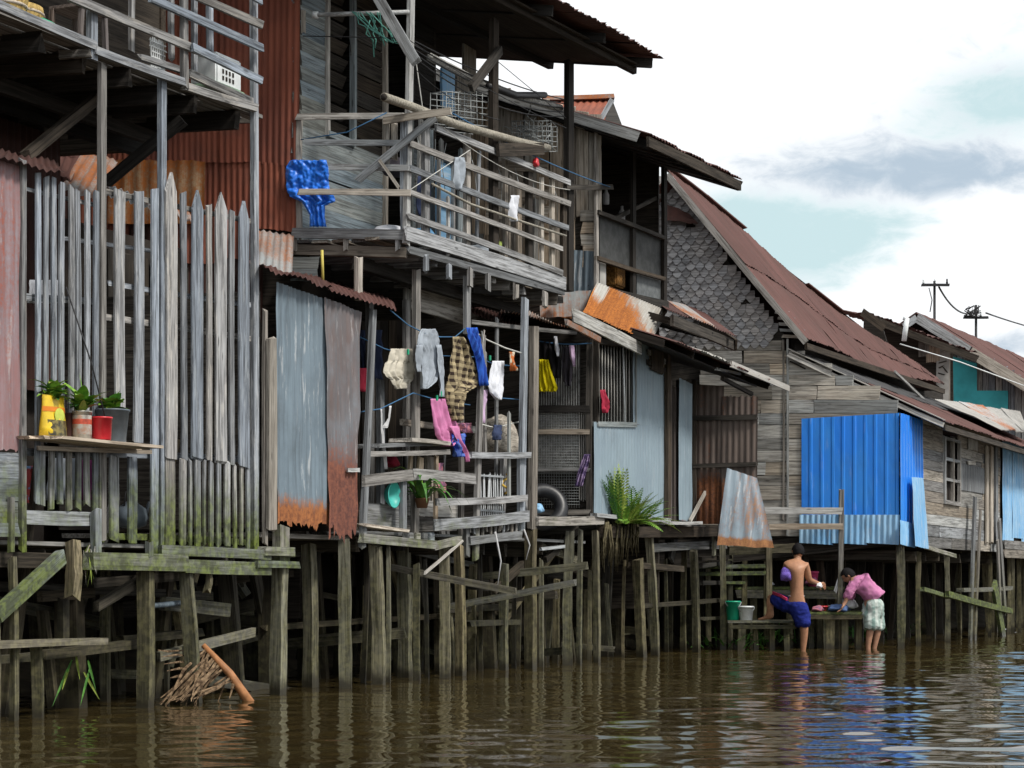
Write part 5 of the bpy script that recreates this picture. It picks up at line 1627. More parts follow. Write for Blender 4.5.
tube(wn, 'bar', [on(('R', -.01), 623, 344), on(('R', -.01), 625, 423)], .012, WHITEP, 5)
hb(h3, 'lintel_board', R0, 648, 352, 665, 362, 5, DRAB, .03, out=.05)
hb(h3, 'lintel_board', R0, 648, 362, 665, 371, 5, DARKW, .03, out=.05)
vb(h3, 'patch_board', R0, 649, 664, 355, 368, BROWN, .02, out=.04)
vb(h3, 'shutter_board', R0, 650, 664, 350, 372, DARKW, .03, out=.06)
# rusty awning
tl, tr = on(('R', -.06), 597, 282), on(('R', -.06), 668, 311)
bl, br = on(('R', -.12), 583, 312), on(('R', -.30), 650, 342)
sheet(h3, 'awning_sheet', tl, lerp(tl, tr, .18), lerp(bl, br, .14), bl, AWN, pitch=.075, amp=.014, jit=.008)
sheet(h3, 'awning_sheet', lerp(tl, tr, .15), tr, br, lerp(bl, br, .12), AWN, pitch=.075, amp=.014, jit=.008, rag_b=.03)
hb(h3, 'awning_board', ('R', -.28), 573, 315, 641, 349, 13, WALL, .03)
hb(h3, 'awning_edge', ('R', -.1), 566, 322, 600, 340, 6, ORANGE2, .03)
# long awning over the recess beyond
e1 = on(('R', -.55), 736, 336)
e0 = on(('R', -.45), 668, 310)
sheets(h3, 'eave_sheet', on(('R', .7), 652, 299), on(('R', .7), 700, 309), e1, e0, [RUSTROOF, ORANGE2], 3, pitch=.075, amp=.010, rag_b=.03)
hb(h3, 'eave_board', ('R', -.5), 672, 320.5, 735, 346, 10, DARKW, .04, n=4)
board(h3, 'eave_board', e1 - UP * .12, on(('R', .9), 690, 312), UP, .14, .03, DARKW)
for i in range(4):
    c = lerp(e0, e1, (i + .5) / 4) - UP * .12
    board(h3, 'rafter', c, c - e * 1.4 + UP * .42, UP, .09, .05, SHADEW, n=1)
# timbers under the floor
hb(h3, 'floor_edge', R0, 536, 521, 602, 520, 9, GREY, .06, out=.06)
hb(h3, 'floor_edge', R0, 594, 515, 668, 520, 4, PALE, .08, out=.08)
hb(h3, 'floor_edge', R0, 660, 523, 694, 523, 3, PALE, .25, out=.08)
hb(h3, 'beam', R0, 600, 532, 724, 531, 11, DARKW, .09, out=.03)
hb(h3, 'beam', ('R', .1), 650, 548, 724, 545, 8, DRAB, .09)
deck(h3, 8.6, u_of(724), .05, 1.8, zf3 - .06, DRAB, .2, 'floor_board')
joists(h3, 8.6, u_of(724), .1, 1.8, zf3 - .17, 10, PILEB)
inner_piles(h3, 8.6, u_of(724), (.6, 1.2), zf3 - .15, 11)
inner_piles(h3, 8.6, u_of(724), (2.0, 2.8), zf3 - .15, 12)
slab(h3, 'under_wall', [Pt(9, 3.9, -.3), Pt(15, 3.9, -.3), Pt(15, 3.9, zf3), Pt(9, 3.9, zf3)], .05, DARKIN)
for (x0, x1, yt, lean, v) in ((592, 601, 532, 0, 0), (638, 650, 560, -6, 0), (650, 662, 536, -6, .05), (680, 688, 548, 0, .3), (691, 701, 551, -2, 0), (717, 727, 545, 0, -.05), (622, 626, 560, 0, .2), (664, 669, 560, 0, .4), (705, 710, 560, 0, .35)):
    pile(h3, 'pile', ('R', v), x0, x1, yt, PILE, lean)
loose_planks(h3, 9.2, 13.6, 20, .1, 1.4)
for (x0, y0, x1, y1, h_) in ((632, 565, 680, 569, 6), (698, 559, 728, 557, 4), (698, 566, 728, 563, 4), (699, 583, 742, 583, 4), (700, 619, 720, 618, 3), (640, 606, 720, 600, 4)):
    hb(h3, 'low_beam', ('R', .08), x0, y0, x1, y1, h_, PILEB, .12)
vb(h3, 'post', ('R', .0), 712, 716, 527, 556, GREY, .05)
hb(h3, 'brace', ('R', .05), 541, 549, 567, 546, 3, PALE, .03)
hb(h3, 'brace', ('R', .1), 545, 560, 578, 530, 6, PILEB, .05)

# mesh door beside the inner tube
mdoor = thing('mesh_door', 'rusty wire mesh door in a dark timber frame beside the blue grey wall', 'door', on(('S', U3 - .12), 565, 515))
SM = ('S', U3 - .12)
for (x0, x1, yt, yb) in ((533, 539, 335, 520), (586, 594, 338, 522)):
    vb(mdoor, 'stile', SM, x0, x1, yt, yb, DARKW, .07, out=.02)
for (y, h_, mt) in ((338, 8, DARKW), (409, 7, SHADEW), (432, 5, BROWN), (470, 3, DRAB), (512, 5, DRAB)):
    hb(mdoor, 'cross_rail', SM, 536, y, 590, y, h_, mt, .05, out=.035)
for (y0, y1, mt) in ((344, 406, plain('dark mesh', (.085, .08, .075), .8, .4, .2, 24.0)), (412, 436, MESHM), (436, 474, MESHM)):
    slab(mdoor, 'mesh_panel', [on(SM, 538, y1), on(SM, 580, y1), on(SM, 580, y0), on(SM, 538, y0)], .01, mt)
for i in range(5):
    vb(mdoor, 'bar', SM, 579 + i * 1.9, 580 + i * 1.9, 412, 500, CONC, .015, out=.01, n=1)
for k in range(17):
    x = 539 + k * 2.5
    tube(mdoor, 'mesh_wire', [on(SM, x, 345) + nrm(SM) * .012, on(SM, x + .4, 508) + nrm(SM) * .012], .0035, WIRE, 3)
for k in range(34):
    y = 412 + k * 2.8
    tube(mdoor, 'mesh_wire', [on(SM, 538, y) + nrm(SM) * .014, on(SM, 580, y) + nrm(SM) * .014], .003, WIRE, 3)
it = thing('inner_tube', 'black rubber inner tube leaning against the mesh door', 'inner tube', on(('S', U3 - .35), 548, 514))
Mt = frame(on(('S', U3 - .42), 543, 507), V((1, .2, .1)), V((0, .45, 1)))
vs, fs = [], []
for i in range(28):
    a = 2 * math.pi * i / 28
    for j in range(10):
        b_ = 2 * math.pi * j / 10
        rr_ = .22 + .085 * math.cos(b_)
        vs.append((rr_ * math.cos(a), rr_ * math.sin(a), .085 * math.sin(b_)))
for i in range(28):
    for j in range(10):
        fs.append((i * 10 + j, ((i + 1) % 28) * 10 + j, ((i + 1) % 28) * 10 + (j + 1) % 10, i * 10 + (j + 1) % 10))
mesh_obj('ring', vs, fs, BLACKP, Mt, it, True)
bundle('blue_bag', 'pale blue plastic bag lying under the inner tube', 'bag', on(('S', U3 - .7), 538, 512), .09, LBLUE)
SMc = ('S', U3 - .3)
cloth('hanging_skirt', 'bright yellow skirt hung in front of the mesh door', 'skirt', SMc, [(360, 537, 549), (368, 536, 551), (380, 535, 555), (388, 535.5, 558), (392, 537, 557)], F_YEL, folds=5, depth=.03, group='washing by the mesh door', out=.05)
cloth('hanging_shirt', 'black shirt hung beside the yellow skirt', 'shirt', SMc, [(342, 540, 556), (360, 540, 561), (378, 548, 560)], F_BLACK, folds=3, depth=.03, group='washing by the mesh door')
cloth('hanging_trousers', 'charcoal trousers hung right of the black shirt', 'trousers', SMc, [(347, 563, 573), (365, 562, 573), (380, 563, 572), (386, 566, 571)], F_DKGREY, folds=2, depth=.03, group='washing by the mesh door', out=.02)
cloth('hanging_cloth', 'pale lilac strip hung at the right of the charcoal trousers', 'cloth', SMc, [(346, 570, 575), (358, 571, 576), (367, 574, 576.5)], F_LILAC, folds=1, group='washing by the mesh door', out=.06)
cloth('hanging_strap', 'white twisted strap over the black shirt', 'strap', SMc, [(337, 555, 558), (350, 556, 560), (357, 558, 560)], F_WHITE, folds=1, group='washing by the mesh door', out=.06)
cl4 = thing('clothesline', 'short line across the top of the mesh door holding the yellow skirt', 'clothesline', on(SMc, 536, 345))
tube(cl4, 'rope', sagline(on(SMc, 534, 340), on(SMc, 592, 343), .03), .007, ROPEB, 5)
cloth('hanging_cloth', 'crimson cloth hooked on the frame between mesh door and barred window', 'cloth', ('R', -.05), [(390, 597, 601), (400, 597.5, 604), (408, 598, 605), (413, 600, 604)], F_RED, folds=2, out=.05)
cloth('hanging_scarf', 'violet patterned scarf knotted on the mesh door frame', 'scarf', SM, [(455, 587, 593), (463, 584, 592), (475, 580, 588), (487, 577, 585)], F_PURP, folds=3, depth=.025, out=.14)
# fern on the deck edge
fern = thing('fern', 'bright green fern growing on the floor edge in front of the blue grey wall', 'fern', on(('R', -.1), 628, 520))
fc = on(('R', -.12), 628, 523)
sF = fc.y / F_PX
vsr, fsr = [], []
def frond(base, dirv, L, droop, wd, mat):
    vs_, fs_ = [], []
    cur, dv = V(base), dirv.normalized()
    n_ = 17
    for i in range(n_):
        t_ = i / (n_ - 1)
        nx_ = cur + dv * (L / n_)
        side = dv.cross(UP)
        side = side.normalized() if side.length > .05 else V((1, 0, 0))
        k = len(vs_)
        vs_ += [cur + side * .004, cur - side * .004, nx_]
        fs_.append((k, k + 1, k + 2))
        lw_ = wd * (math.sin(math.pi * (.12 + .85 * t_)) ** .7)
        for sg in (-1, 1):
            q = cur + side * sg * lw_ + dv * lw_ * .45 - UP * lw_ * .12
            w_ = L / n_ * .46
            k = len(vs_)
            vs_ += [cur - dv * w_, cur + side * sg * lw_ * .6 - dv * w_ * .6 + dv * lw_ * .2, q, cur + side * sg * lw_ * .5 + dv * w_ * 1.0 + dv * lw_ * .2]
            fs_.append((k, k + 1, k + 2, k + 3))
        cur = nx_
        dv = (dv - UP * droop / n_).normalized()
    return mesh_at('frond', vs_, fs_, mat, fern, False)
for i in range(118):
    an = rnd.uniform(0, 2 * math.pi)
    left = i % 3
    bxx = fc + d * rnd.uniform(-.28, .28) + e * rnd.uniform(-.06, .1)
    dv = V((math.cos(an) * rnd.uniform(.15, .8), math.sin(an) * rnd.uniform(.15, .7), rnd.uniform(.5, 1.2)))
    L = rnd.uniform(.3, .55)
    if i < 26:
        dv = V((-.22 + rnd.uniform(-.12, .3), rnd.uniform(-.3, .1), 1.1))
        L = rnd.uniform(.5, .74)
        bxx = fc - d * rnd.uniform(.1, .35)
    if i > 82:
        dv = V((rnd.uniform(-.1, .7), rnd.uniform(-.5, 0), rnd.uniform(.1, .6)))
        L = rnd.uniform(.22, .42)
    if i > 100:
        bxx = fc + d * rnd.uniform(.0, .4) + e * .08
        dv = V((rnd.uniform(.3, 1.0), rnd.uniform(-.6, .1), rnd.uniform(.1, .7)))
        L = rnd.uniform(.3, .55)
    frond(bxx, dv, L, rnd.uniform(.5, 1.5), rnd.uniform(.05, .08), rnd.choice([LEAF, LEAF, LEAFD, LEAFY, LEAFY] if i < 83 else [LEAFY, LEAF]))
for i in range(70):
    x = rnd.uniform(598, 640)
    y0 = 520 + rnd.uniform(0, 8)
    y1 = 575 - abs(x - 612) * 1.1 + rnd.uniform(-20, 8)
    o = rnd.uniform(-.15, .12)
    a, b_ = on(('R', o), x, y0), on(('R', o), x + rnd.uniform(-4, 4), max(y1, y0 + 8))
    tube(fern, 'hanging_root', [a, lerp(a, b_, .5) + V((rnd.uniform(-.03, .03), rnd.uniform(-.03, .03), 0)), b_], .016, ROOTS, 4, .004)

# ------------------------------------------------------------------ recess with dark doors, gate and leaning zinc sheet
rc = thing('river_gate', 'recessed entrance with dark plank door, blue post and rust stained corrugated gate', 'gate', Pt(12.5, .2, zf3))
UG = u_of(694)
door = vb(rc, 'plank_door', R0, 667, 672, 380, 521, DOORW, .05)
vb(door, 'door_plank', R0, 672, 677, 388, 521, DOORW, .04, out=-.02)
vb(rc, 'dark_gap', ('R', .3), 676, 682, 380, 521, SHADEW, .03)
sheet(rc, 'blue_post_sheet', on(('R', -.05), 679, 378), on(('R', -.05), 692, 384), on(('R', -.05), 692, 522), on(('R', -.05), 679, 520), BLUEGREY, pitch=.18, amp=.006)
slab(rc, 'recess_wall', [Pt(UL3, 1.0, zf3), Pt(UL3 + 2.6, 1.0, zf3), Pt(UL3 + 2.6, 1.0, 4.4), Pt(UL3, 1.0, 4.4)], .04, DARKIN)
SG = ('S', UG + .15)
sheet(rc, 'gate_sheet', on(SG, 692, 384), on(SG, 724, 386), on(SG, 722, 524), on(SG, 692, 524), GATE, pitch=.085, amp=.011, jit=.008)
sheet(rc, 'gate_sheet', on(SG, 722, 397) + nrm(SG) * .02, on(SG, 758, 397) + nrm(SG) * .02, on(SG, 757, 524) + nrm(SG) * .02, on(SG, 721, 524) + nrm(SG) * .02, GATE, pitch=.085, amp=.011, jit=.01, rag_t=.03)
hb(rc, 'gate_rail', SG, 692, 418, 757, 417, 5, DARKW, .05, out=.05)
hb(rc, 'gate_rail', SG, 692, 466, 757, 464, 4, DARKW, .05, out=.05)
vb(rc, 'gate_post', SG, 691, 697, 380, 525, DARKW, .06, out=.04)
vb(rc, 'gate_post', ('R', -.05), 718, 726, 404, 540, GREY, .08, out=.06, dx=2)
hb(rc, 'gate_brace', ('R', -.03), 722, 404, 756, 418, 5, GREY, .04, out=.05)
hb(rc, 'prop', ('R', -.1), 690, 521, 719, 467, 3.5, BROWN, .03)
# roof over the recess
g0, g1 = on(('R', -.75), 674, 341), on(('R', -.75), 787, 388)
gs_ = -e * 1.0 + UP * .34
sheets(rc, 'roof_sheet', g0 + gs_ * 2.2, g1 + gs_ * 2.2 , g1, g0, [ZINCROOF, RUSTROOF, ZINCROOF], 5, pitch=.076, amp=.011, rag_b=.04, jit=.012)
slab(rc, 'roof_lining', [g1 + gs_ * 2.1 - UP * .12 - d * .9, g0 + gs_ * 2.1 - UP * .12, g0 + gs_ * .15 - UP * .09, g1 + gs_ * .15 - UP * .09 - d * .9], .02, SHADEW)
for k in range(5):
    c = lerp(g0, g1, k / 4 * .9)
    board(rc, 'rafter', c + gs_ * .12 - UP * .07, c + gs_ * 2 - UP * .07, UP, .09, .05, SHADEW, n=1)
vb(rc, 'roof_post', ('R', .0), 664, 671, 345, 530, DARKW, .09, out=.05)
hb(rc, 'eave_flashing', ('R', -.77), 731, 364, 789, 388.5, 6, ZINCROOF, .02)
hb(rc, 'stray_lath', ('R', -.6), 716, 369, 740, 374, 2.5, PALE, .03)
hb(rc, 'stray_lath', ('R', -.5), 722, 378, 752, 394, 4, DARKW, .04)
bundle('food_sack', 'pale round bag hanging beside the rust stained gate post', 'bag', on(('R', -.05), 713, 510), .13, F_CREAM, (.8, .6, 1.0))
SZ, SZ2 = ('S', UG - .05), ('S', UG - .4)
zs_ = thing('zinc_sheet', 'rust spotted pale blue zinc sheet leaning in front of the gate', 'sheet', on(('S', UG - .4), 745, 545))
sheet(zs_, 'metal_sheet', on(SZ, 727, 468), on(SZ, 757, 478), on(SZ2, 774, 548), on(SZ2, 717, 545), ZINCSP, pitch=.16, amp=.008, nl=8, rag_b=.02, sag=.03)
# ------------------------------------------------------------------ fourth house: shingled gable, maroon roof, blue cladding
p_c = on(('Y', 28.2), 899, CY)
U4 = (p_c - O).dot(V((e.y, -e.x, 0))) / d.dot(V((e.y, -e.x, 0)))
V4 = -((p_c - O) - d * U4).dot(e)
S4, R4 = ('S', U4), ('R', V4)
zf4 = on(S4, 850, 545).z
h4 = thing('stilt_house', 'stilt house with shingled gable, sagging maroon roof and bright blue corner cladding', 'house', Pt(U4 + 3, 1, 0), 'stilt houses along the river')
slab(h4, 'front_wall', [Pt(U4 + .05, 7, .5), Pt(U4 + .05, V4 + .06, zf4), Pt(U4 + .05, V4 + .06, 3.2), Pt(U4 + .05, V4 + 2.2, 4.4), Pt(U4 + .05, 7, 4.4)], .06, DARKW)
slab(h4, 'side_wall', [Pt(U4 + .05, V4 + .06, zf4), Pt(U4 + 7.6, V4 + .06, zf4), Pt(U4 + 7.6, V4 + .06, 3.2), Pt(U4 + .05, V4 + .06, 3.2)], .06, DARKW)
slab(h4, 'back_wall', [Pt(U4, 7, .5), Pt(U4 + 11, 7, .5), Pt(U4 + 11, 7, 5), Pt(U4, 7, 5)], .06, DARKW)
slab(h4, 'floor', [Pt(U4, V4 + .03, zf4 + .06), Pt(U4 + 20, V4 + .03, zf4 + .06), Pt(U4 + 20, 7, zf4 + .06), Pt(U4, 7, zf4 + .06)], .05, DARKIN)
# boards of the wall that faces us
xl, y = 700, 340.0
while y < 536:
    hh = rnd.uniform(10.5, 14.5)
    ym = y + hh / 2
    # right limit: the roof line of the lean-to
    xr = 899 if ym > 404 else 792 + (ym - 350) * 2.05
    xr = min(xr, 899)
    x = xl
    brk = [787] if xr > 800 else []
    if rnd.random() < .5:
        brk.append(rnd.uniform(735, 775))
    if xr > 840 and ym < 415 and rnd.random() < .6:
        brk.append(rnd.uniform(810, xr - 15))
    xsB = [xl] + sorted(brk) + [xr]
    for a, b_ in zip(xsB[:-1], xsB[1:]):
        if b_ - a > 3:
            hb(h4, 'wall_board', S4, a + .3, ym, b_ - .3, ym, hh * .965, WALL, .022, out=.02 + rnd.uniform(0, .012), n=3, bow=0)
    y += hh
vb(h4, 'corner_strip', S4, 786, 789, 338, 536, WALL, .03, out=.05)
vb(h4, 'corner_strip', S4, 782, 784.5, 340, 520, DRAB, .02, out=.045)
# boards of the wall to the river
z = zf4 - .02
while z < 3.35:
    hh = rnd.uniform(.15, .2)
    ua = u_of(921, V4)
    ub = u_of(999, V4)
    wu0, wu1 = u_of(942, V4), u_of(957, V4)
    wz0, wz1 = on(R4, 949, 503).z, on(R4, 949, 440).z
    if wz0 - .05 < z + hh / 2 < wz1 + .05:
        segs = [(ua, wu0), (wu1, ub)]
    else:
        m1 = rnd.uniform(ua + .8, ub - .8)
        segs = [(ua, m1), (m1, ub)]
    for a, b_ in segs:
        k = a + (b_ - a) * rnd.uniform(.4, .6) if b_ - a > 1.6 and rnd.random() < .5 else None
        for q0, q1 in ([(a, k), (k, b_)] if k else [(a, b_)]):
            board(h4, 'wall_board', Pt(q0, V4 - .01, z + hh / 2), Pt(q1 - .01, V4 - .01 + rnd.uniform(-.008, .008), z + hh / 2), UP, hh * .965, .022, rnd.choice([WALL, WALL, GREY, DRAB]), n=2, bow=0)
    z += hh
for i in range(3):
    vb(h4, 'door_plank', R4, 985 + i * 4.6, 989 + i * 4.6, 446, 543, BROWN if i < 2 else GREY, .03, out=.05)
wn = board(h4, 'window', Pt(wu0, V4 - .03, wz0), Pt(wu1, V4 - .03, wz0), UP, .06, .07, GREY)
slab(wn, 'pane', [Pt(wu0, V4 + .03, wz0), Pt(wu1, V4 + .03, wz0), Pt(wu1, V4 + .03, wz1), Pt(wu0, V4 + .03, wz1)], .01, DARKIN)
for (a, b_) in ((wu0, wu0), (wu1, wu1), ((wu0 * .45 + wu1 * .55), (wu0 * .45 + wu1 * .55))):
    board(wn, 'frame', Pt(a, V4 - .035, wz0 - .03), Pt(b_, V4 - .035, wz1 + .03), d, .055, .05, PALE, n=1)
for k in (.36, .68, 1.0):
    board(wn, 'frame', Pt(wu0, V4 - .03, wz0 + (wz1 - wz0) * k), Pt(wu1, V4 - .03, wz0 + (wz1 - wz0) * k), UP, .045, .05, PALE, n=1)
hb(h4, 'patch_board', R4, 968, 463, 975, 463, 4, PALE, .02, out=.05)
vb(h4, 'patch_board', R4, 968, 978, 437, 450, PALE, .015, out=.04)
vb(h4, 'patch_board', R4, 960, 985, 466, 492, DRAB, .015, out=.03)
hb(h4, 'sill_board', R4, 926, 547, 955, 556, 4, GREY, .05, out=.05)
# blue cladding
for k in range(3):
    s0, s1 = 802 + k * 32.4, 802 + (k + 1) * 32.4 + 1.2
    f0, f1 = (s0 - 802) / 97, (min(s1, 899) - 802) / 97
    ya, yb = 419 - 5.5 * f0, 419 - 5.5 * f1
    o_ = .07 + .006 * k
    sheet(h4, 'blue_sheet', on(S4, s0, ya) + nrm(S4) * o_, on(S4, min(s1, 899.5), yb) + nrm(S4) * o_, on(S4, min(s1, 899.5), 518) + nrm(S4) * o_, on(S4, s0, 518) + nrm(S4) * o_, BLUE, pitch=.155, amp=.011, prof='rib', jit=.003)
sheet(h4, 'blue_sheet', on(('R', V4 - .05), 900.5, 413), on(('R', V4 - .05), 922, 420), on(('R', V4 - .05), 923, 532), on(('R', V4 - .05), 900.5, 524), BLUE, pitch=.17, amp=.016, prof='rib', jit=.003)
for (a, b_) in ((800, 834), (832, 868), (866, 900)):
    sheet(h4, 'light_blue_sheet', on(S4, a, 515) + nrm(S4) * (.10 + (a - 800) * .0002), on(S4, b_, 515) + nrm(S4) * (.10 + (a - 800) * .0002), on(S4, b_ - .5, 545) + nrm(S4) * .12, on(S4, a, 543) + nrm(S4) * .12, LBLUE, pitch=.085, amp=.013, jit=.008, nl=3)
sheet(h4, 'light_blue_sheet', on(('R', V4 - .09), 900, 520), on(('R', V4 - .09), 915, 524), on(('R', V4 - .1), 915, 548), on(('R', V4 - .1), 900, 544), LBLUE, pitch=.076, amp=.01)
sheet(h4, 'leaning_sheet', on(('R', V4 - .13), 912, 477), on(('R', V4 - .13), 923, 478), on(('R', V4 - .2), 928, 549), on(('R', V4 - .2), 915, 546), LBLUE, pitch=.16, amp=.012, prof='rib')

# shingled gable: fish scale courses, each shingle its own piece
SG4 = ('S', U4 - .0)
sw = 9.2 * m_px(SG4, 720, 300)
sh_ = 12.0 * m_px(SG4, 720, 300)
rise = 6.6 * m_px(SG4, 720, 300)
hex_v = []
for zz, k in ((0, 1), (.012, 1)):
    hex_v += [(-sw * .48, sh_ * .42, zz), (sw * .48, sh_ * .42, zz), (sw * .48, -sh_ * .22, zz), (sw * .12, -sh_ * .56, zz), (-sw * .12, -sh_ * .56, zz), (-sw * .48, -sh_ * .22, zz)]
hex_f = [(5, 4, 3, 2, 1, 0), (6, 7, 8, 9, 10, 11)] + [(i, (i + 1) % 6, 6 + (i + 1) % 6, 6 + i) for i in range(6)]
shm = bpy.data.meshes.new('shingle')
shm.from_pydata(hex_v, [], hex_f)
shm.update()
shm.materials.append(SHING)
gA = on(SG4, 668, 176)
gable = slab(h4, 'gable', [on(SG4, 640, 346), on(SG4, 782, 346), on(SG4, 784, 334), on(SG4, 668, 182), on(SG4, 640, 176)], .05, SHADEW)
pz, row, cnt = on(SG4, 700, 344).z, 0, 0
nS = nrm(SG4)
while True:
    zrow = pz + row * rise
    py = CY - (zrow - 1) / m_px(SG4, 720, 300)
    if py < 172:
        break
    xr = 668 + (py - 178) / 1.33
    x0p = on(SG4, 655, 300)
    k = 0
    while True:
        c = x0p + e * (sw * (k + .5 * (row % 2)))
        pxx = CX + c.x / c.y * F_PX
        if pxx > min(xr - 2, 778 - max(0, (py - 322)) * .7) + 2.5:
            break
        hole = 667 < pxx < 700 and abs(py - (212 + (pxx - 667) * .45)) < 4
        if not hole and rnd.random() > .004:
            nn = nS
            base = V((c.x, c.y, zrow)) + nn * (.03 + rnd.uniform(0, .006))
            M = frame(base, e, (UP - nn * rnd.uniform(.16, .34)).normalized())
            M = M @ Matrix.Rotation(rnd.uniform(-.1, .1), 4, 'Z')
            o = bpy.data.objects.new('shingle', shm)
            link(o, M, gable)
            cnt += 1
        k += 1
    row += 1
print('shingles', cnt)
sheet(h4, 'torn_flashing', on(SG4, 664, 204) + nS * .12, on(SG4, 690, 214) + nS * .12, on(SG4, 700, 226) + nS * .18, on(SG4, 664, 220) + nS * .2, RUSTDK, pitch=.2, amp=.01, rag_b=.08, jit=.03)
for i, yy in enumerate((312, 318, 324, 330, 336)):
    hb(h4, 'louvre_slat', S4, 776 + i * 1.5, yy, 790 + i * 4.5, yy + 1, 3, PALE, .02, out=.06)
# main roof
A4 = on(('S', U4 - .3), 667, 171)
B4 = on(('S', U4 - .35), 806, 339)
vB = -((B4 - O) - d * ((B4 - O).dot(V((e.y, -e.x, 0))) / d.dot(V((e.y, -e.x, 0))))).dot(e)
C4 = on(('R', vB), 944, 386)
n_ = 15
for i in range(n_):
    s0, s1 = i / n_, min(1, (i + 1.08) / n_)
    N = (B4 - A4).cross(C4 - A4).normalized()
    if N.z < 0:
        N = -N
    up = N * (.004 + .005 * (i % 2))
    bend = lambda p, s: p + UP * (-.10 * math.sin(math.pi * s) + .05 * math.sin(9 * s))
    T0, T1 = bend(lerp(A4, C4, s0), s0) + up, bend(lerp(A4, C4, s1), s1) + up
    Q1, Q0 = bend(lerp(B4, C4, s1), s1) + up, bend(lerp(B4, C4, s0), s0) + up
    if i == n_ - 1:
        T1 = Q1 + (T0 - Q0) * .05
    # two courses of sheets, the upper lapping over the lower
    M0, M1 = lerp(T0, Q0, .56), lerp(T1, Q1, .56)
    ex = (Q0 - T0).normalized() * rnd.uniform(-.02, .02)
    sheet(h4, 'roof_sheet', lerp(T0, Q0, .53), lerp(T1, Q1, .53), Q1 + ex, Q0 + ex, RUSTROOF, pitch=.076, amp=.009, jit=.010, nl=4, rag_b=.03)
    sheet(h4, 'roof_sheet', T0 + N * .012, T1 + N * .012, M1 + N * .016, M0 + N * .016, RUSTROOF, pitch=.076, amp=.009, jit=.010, nl=4, rag_b=.02)
D4 = A4 + (A4 - B4).dot(-e) * -e * 1.0
D4 = V((A4.x - (B4.x - A4.x), A4.y + (A4.y - B4.y), B4.z))
Cb = D4 + (C4 - B4)
slab(h4, 'roof_back', [A4 - UP * .08, D4 - UP * .08, Cb - UP * .08, C4 - UP * .08], .02, RUSTDK)
for i in range(9):
    s0, s1 = i / 9, (i + 1.1) / 9
    bb = lambda s: lerp(A4, C4, s) + UP * (.05 - .10 * math.sin(math.pi * s) + .05 * math.sin(9 * s))
    if i in (0, 1, 4):
        board(h4, 'ridge_cap', bb(s0), bb(s1), e, .12, .02, RUSTROOF, n=2)
board(h4, 'barge_board', A4 - UP * .05 + nS * .02, lerp(A4, B4, .995) - UP * .05 + nS * .02, (UP + e).normalized(), .09, .03, GREY, n=5)
board(h4, 'eave_batten', B4 - UP * .10, C4 - UP * .1, UP, .09, .04, DARKW, n=4)
# dark band under the eave, then the lean-to roof
P1 = on(('S', U4 + .0 - .25), 788, 350)
P2 = on(('R', V4 - .5), 944, 421)
vP1 = -((P1 - O) - d * ((P1 - O).dot(V((e.y, -e.x, 0))) / d.dot(V((e.y, -e.x, 0))))).dot(e)
slab(h4, 'upper_wall', [Pt(U4 + .3, vB + .35, 2.9), Pt(U4 + 10, vB + .35, 2.9), Pt(U4 + 10, vB + .35, B4.z + .1), Pt(U4 + .3, vB + .35, B4.z + .1)], .05, SHADEW)
L4 = d * 10.5
mid = lerp(P1, P2, .42)
tar = metal('black tarred sheet', (.035, .035, .037), (.05, .048, .048), rust=.05, rough=.6)
sheets(h4, 'lean_to_sheet', P1 + UP * .02, P1 + L4 * .95 + UP * .02, mid + L4 + UP * .02, mid + UP * .02, tar, 9, pitch=.09, amp=.011, nl=3)
sheets(h4, 'lean_to_sheet', lerp(P1, P2, .38), lerp(P1, P2, .38) + L4, P2 + L4, P2, RUSTROOF, 12, pitch=.08, amp=.011, nl=4, rag_b=.03)
board(h4, 'lean_to_barge', P1 - UP * .06, P2 - UP * .06, UP, .07, .03, PALE, n=5)
board(h4, 'lean_to_flashing', P1 + UP * .02, P2 + UP * .02, d, .10, .012, ZINCROOF, n=5)
board(h4, 'eave_batten', P2 - UP * .09, P2 + L4 - UP * .09, UP, .08, .04, DARKW, n=3)
slab(h4, 'lean_to_lining', [P1 + L4 - UP * .14, P1 - UP * .14 + d * .1, P2 - UP * .12 + d * .1 - e * .5 + UP * .16, P2 + L4 - UP * .12 - e * .5 + UP * .16], .02, SHADEW)
hb(h4, 'fallen_lath', ('R', vB - .2), 895, 372, 936, 412, 2.5, PALE, .03)
# piles
for (x0, x1, yt, lean, v) in ((893.5, 905, 543, 0, V4), (916, 924, 551, -1, V4 + .1), (942.5, 950.5, 555, 0, V4 + .1), (971, 978, 545, 0, V4 + .15), (1004, 1010, 545, 1, V4 + .2), (985, 991, 548, 2, V4 + .2), (958, 963, 550, 0, V4 + .9), (932, 936, 550, 0, V4 + .9), (1016, 1021, 548, 0, V4 + .2), (880, 884, 545, 0, V4 + 1.2), (995, 999, 545, -2, V4 + .5)):
    pile(h4, 'pile', ('R', v), x0, x1, yt, PILE, lean)
for (x0, x1, y0, y1, dx) in ((968, 972, 497, 634, 5), (973, 976, 510, 634, 6), (1003, 1007, 520, 600, -6), (1000, 1003, 540, 636, -4)):
    vb(h4, 'stake', ('R', V4 - .15), x0, x1, y0, y1 + 14, DRAB, .05, dx=dx)
hb(h4, 'low_beam', ('R', V4 - .1), 960, 590, 1010, 588, 4, DRAB, .12)
hb(h4, 'brace', ('R', V4 - .12), 922, 589, 948, 597, 4, GREY, .06)
hb(h4, 'brace', ('R', V4 - .2), 947, 594, 1011, 611, 6, GREY, .06)
vb(h4, 'brace', ('R', V4 - .15), 1001, 1007, 585, 645, GREY, .06, dx=-10)
inner_piles(h4, U4 + .3, U4 + 10, (V4 + 1.3, V4 + 2.2), zf4 - .1, 16, DARKW)
